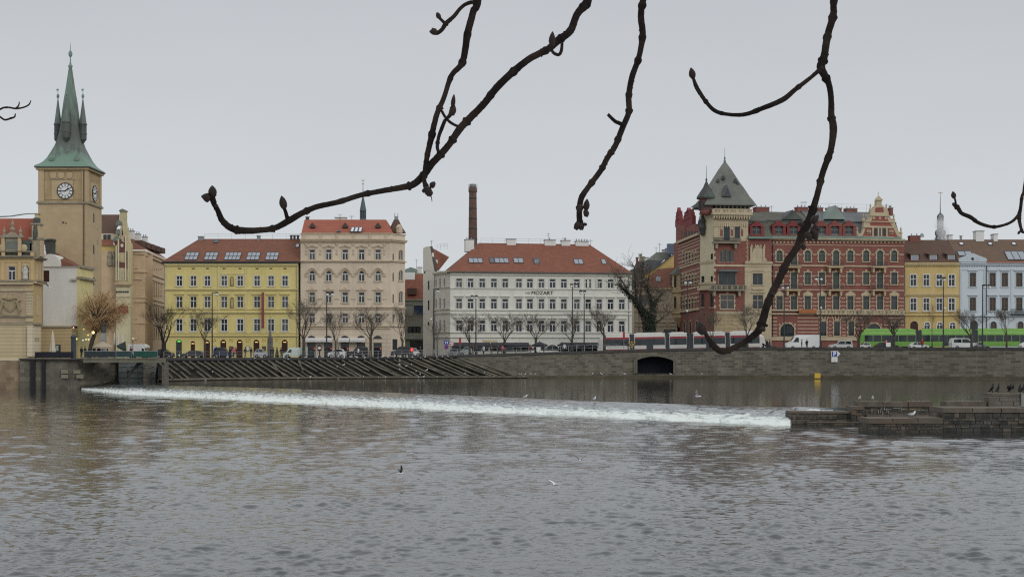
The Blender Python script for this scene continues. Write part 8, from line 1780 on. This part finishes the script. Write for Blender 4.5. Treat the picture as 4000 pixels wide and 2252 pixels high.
B.twig('main_twig',[(-60,700),(-10,680),(30,665),(75,662),(125,672),(185,662),(232,640),(250,605)],[18,16,16,15,16,14,13,7],(0,0),ext=[(-.1,0,-.02),(-.4,.1,-.05)]); B.twig('side_twig',[(128,668),(150,648),(157,616)],[13,13,7]); B.twig('side_twig',[(-50,715),(-5,735),(40,762),(85,752),(118,738),(124,712)],[18,16,16,17,14,9])
# ================================================================ smoke over the onion dome
def smoke():
    Y=455; c=P3(3480+408/2.0714,720+345/2.0714,Y); m=MB(); rr=random.Random(3)
    pts=[c+Vector((2.2,0,-6)),c+Vector((.6,0,-2.)),c+Vector((-.5,0,1.)),c+Vector((-.2,0,4))]; m.tube(pts,[1.6,2.2,1.8,.5],10)
    mm=bpy.data.materials.new('white_smoke'); mm.use_nodes=True; t=mm.node_tree; t.nodes.remove(t.nodes['Principled BSDF']); v=nd(t,'ShaderNodeVolumePrincipled'); v.inputs['Color'].default_value=(.95,.95,.95,1); v.inputs['Density'].default_value=.22; t.links.new(v.outputs[0],t.nodes['Material Output'].inputs['Volume'])
    o=m.build('smoke',mm,smooth=True); o['kind']='stuff'
smoke()
# ================================================================ haze, sky, sun, camera
def haze():
    m=MB(); m.box(-420,420,-8,700,-3.5,75); mm=bpy.data.materials.new('haze_air'); mm.use_nodes=True; t=mm.node_tree; t.nodes.remove(t.nodes['Principled BSDF']); v=nd(t,'ShaderNodeVolumePrincipled'); v.inputs['Color'].default_value=(.9,.93,.97,1); v.inputs['Density'].default_value=.00006; t.links.new(v.outputs[0],t.nodes['Material Output'].inputs['Volume']); o=m.build('haze',mm); o['kind']='stuff'
if HAZE: haze()
w=bpy.data.worlds.new('World'); S.world=w; w.use_nodes=True; t=w.node_tree; bg=t.nodes['Background']; bg.inputs[1].default_value=.1
SUN_EL,SUN_AZ=math.radians(24),math.radians(140)       # azimuth measured clockwise from the viewing direction: behind, to the right
sky=nd(t,'ShaderNodeTexSky'); sky.sky_type='NISHITA'; sky.sun_disc=False; sky.sun_elevation=SUN_EL; sky.sun_rotation=SUN_AZ
hs=nd(t,'ShaderNodeHueSaturation'); hs.inputs['Saturation'].default_value=.25; hs.inputs['Value'].default_value=1.; t.links.new(sky.outputs[0],hs.inputs['Color'])
tc=nd(t,'ShaderNodeTexCoord'); s=nd(t,'ShaderNodeSeparateXYZ'); t.links.new(tc.outputs['Generated'],s.inputs[0]); r=nd(t,'ShaderNodeValToRGB'); t.links.new(s.outputs[2],r.inputs[0])
e=r.color_ramp.elements; e[0].position=0.; e[0].color=(.615,.645,.665,1); e[1].position=.25; e[1].color=(.507,.529,.562,1)
x=e.new(.10); x.color=(.59,.62,.65,1); x=e.new(.315); x.color=(.86,.90,.94,1); x=e.new(.55); x.color=(.92,.96,1.,1); x=e.new(1.); x.color=(1.08,1.1,1.12,1)
n=nd(t,'ShaderNodeTexNoise'); n.inputs['Scale'].default_value=2.2; n.inputs['Detail'].default_value=3; mp=nd(t,'ShaderNodeMapping'); mp.inputs['Scale'].default_value=(1,1,3); t.links.new(tc.outputs['Generated'],mp.inputs[0]); t.links.new(mp.outputs[0],n.inputs['Vector'])
mr=nd(t,'ShaderNodeMapRange'); mr.inputs['To Min'].default_value=9.2; mr.inputs['To Max'].default_value=10.8; t.links.new(n.outputs[0],mr.inputs[0])
vm=nd(t,'ShaderNodeVectorMath',operation='SCALE'); t.links.new(r.outputs[0],vm.inputs[0]); t.links.new(mr.outputs[0],vm.inputs['Scale'])
mx=nd(t,'ShaderNodeMix',data_type='RGBA'); mx.inputs[0].default_value=.94; t.links.new(hs.outputs[0],mx.inputs[6]); t.links.new(vm.outputs[0],mx.inputs[7]); t.links.new(mx.outputs[2],bg.inputs[0])
L=bpy.data.lights.new('Sun','SUN'); L.energy=.8; L.angle=math.radians(25); L.color=(1,.96,.9); lo=bpy.data.objects.new('Sun',L); C.objects.link(lo)
d=Vector((math.sin(SUN_AZ)*math.cos(SUN_EL),math.cos(SUN_AZ)*math.cos(SUN_EL),math.sin(SUN_EL))); lo.rotation_euler=d.to_track_quat('Z','Y').to_euler(); lo.location=(0,-20,60)
cam=bpy.data.cameras.new('Camera'); co=bpy.data.objects.new('Camera',cam); C.objects.link(co); co.location=(0,0,ZC); co.rotation_euler=(math.pi/2,0,0)
cam.sensor_width=36; cam.lens=36*F/4000; cam.shift_y=(YH-1126)/4000; cam.clip_start=.1; cam.clip_end=9000; S.camera=co
S.view_settings.view_transform='Standard'; S.view_settings.look='None'; S.view_settings.exposure=.06; S.view_settings.gamma=1
S.render.engine='CYCLES'; S.cycles.use_denoising=False; S.cycles.filter_width=1.2; S.cycles.max_bounces=5; S.cycles.volume_bounces=1
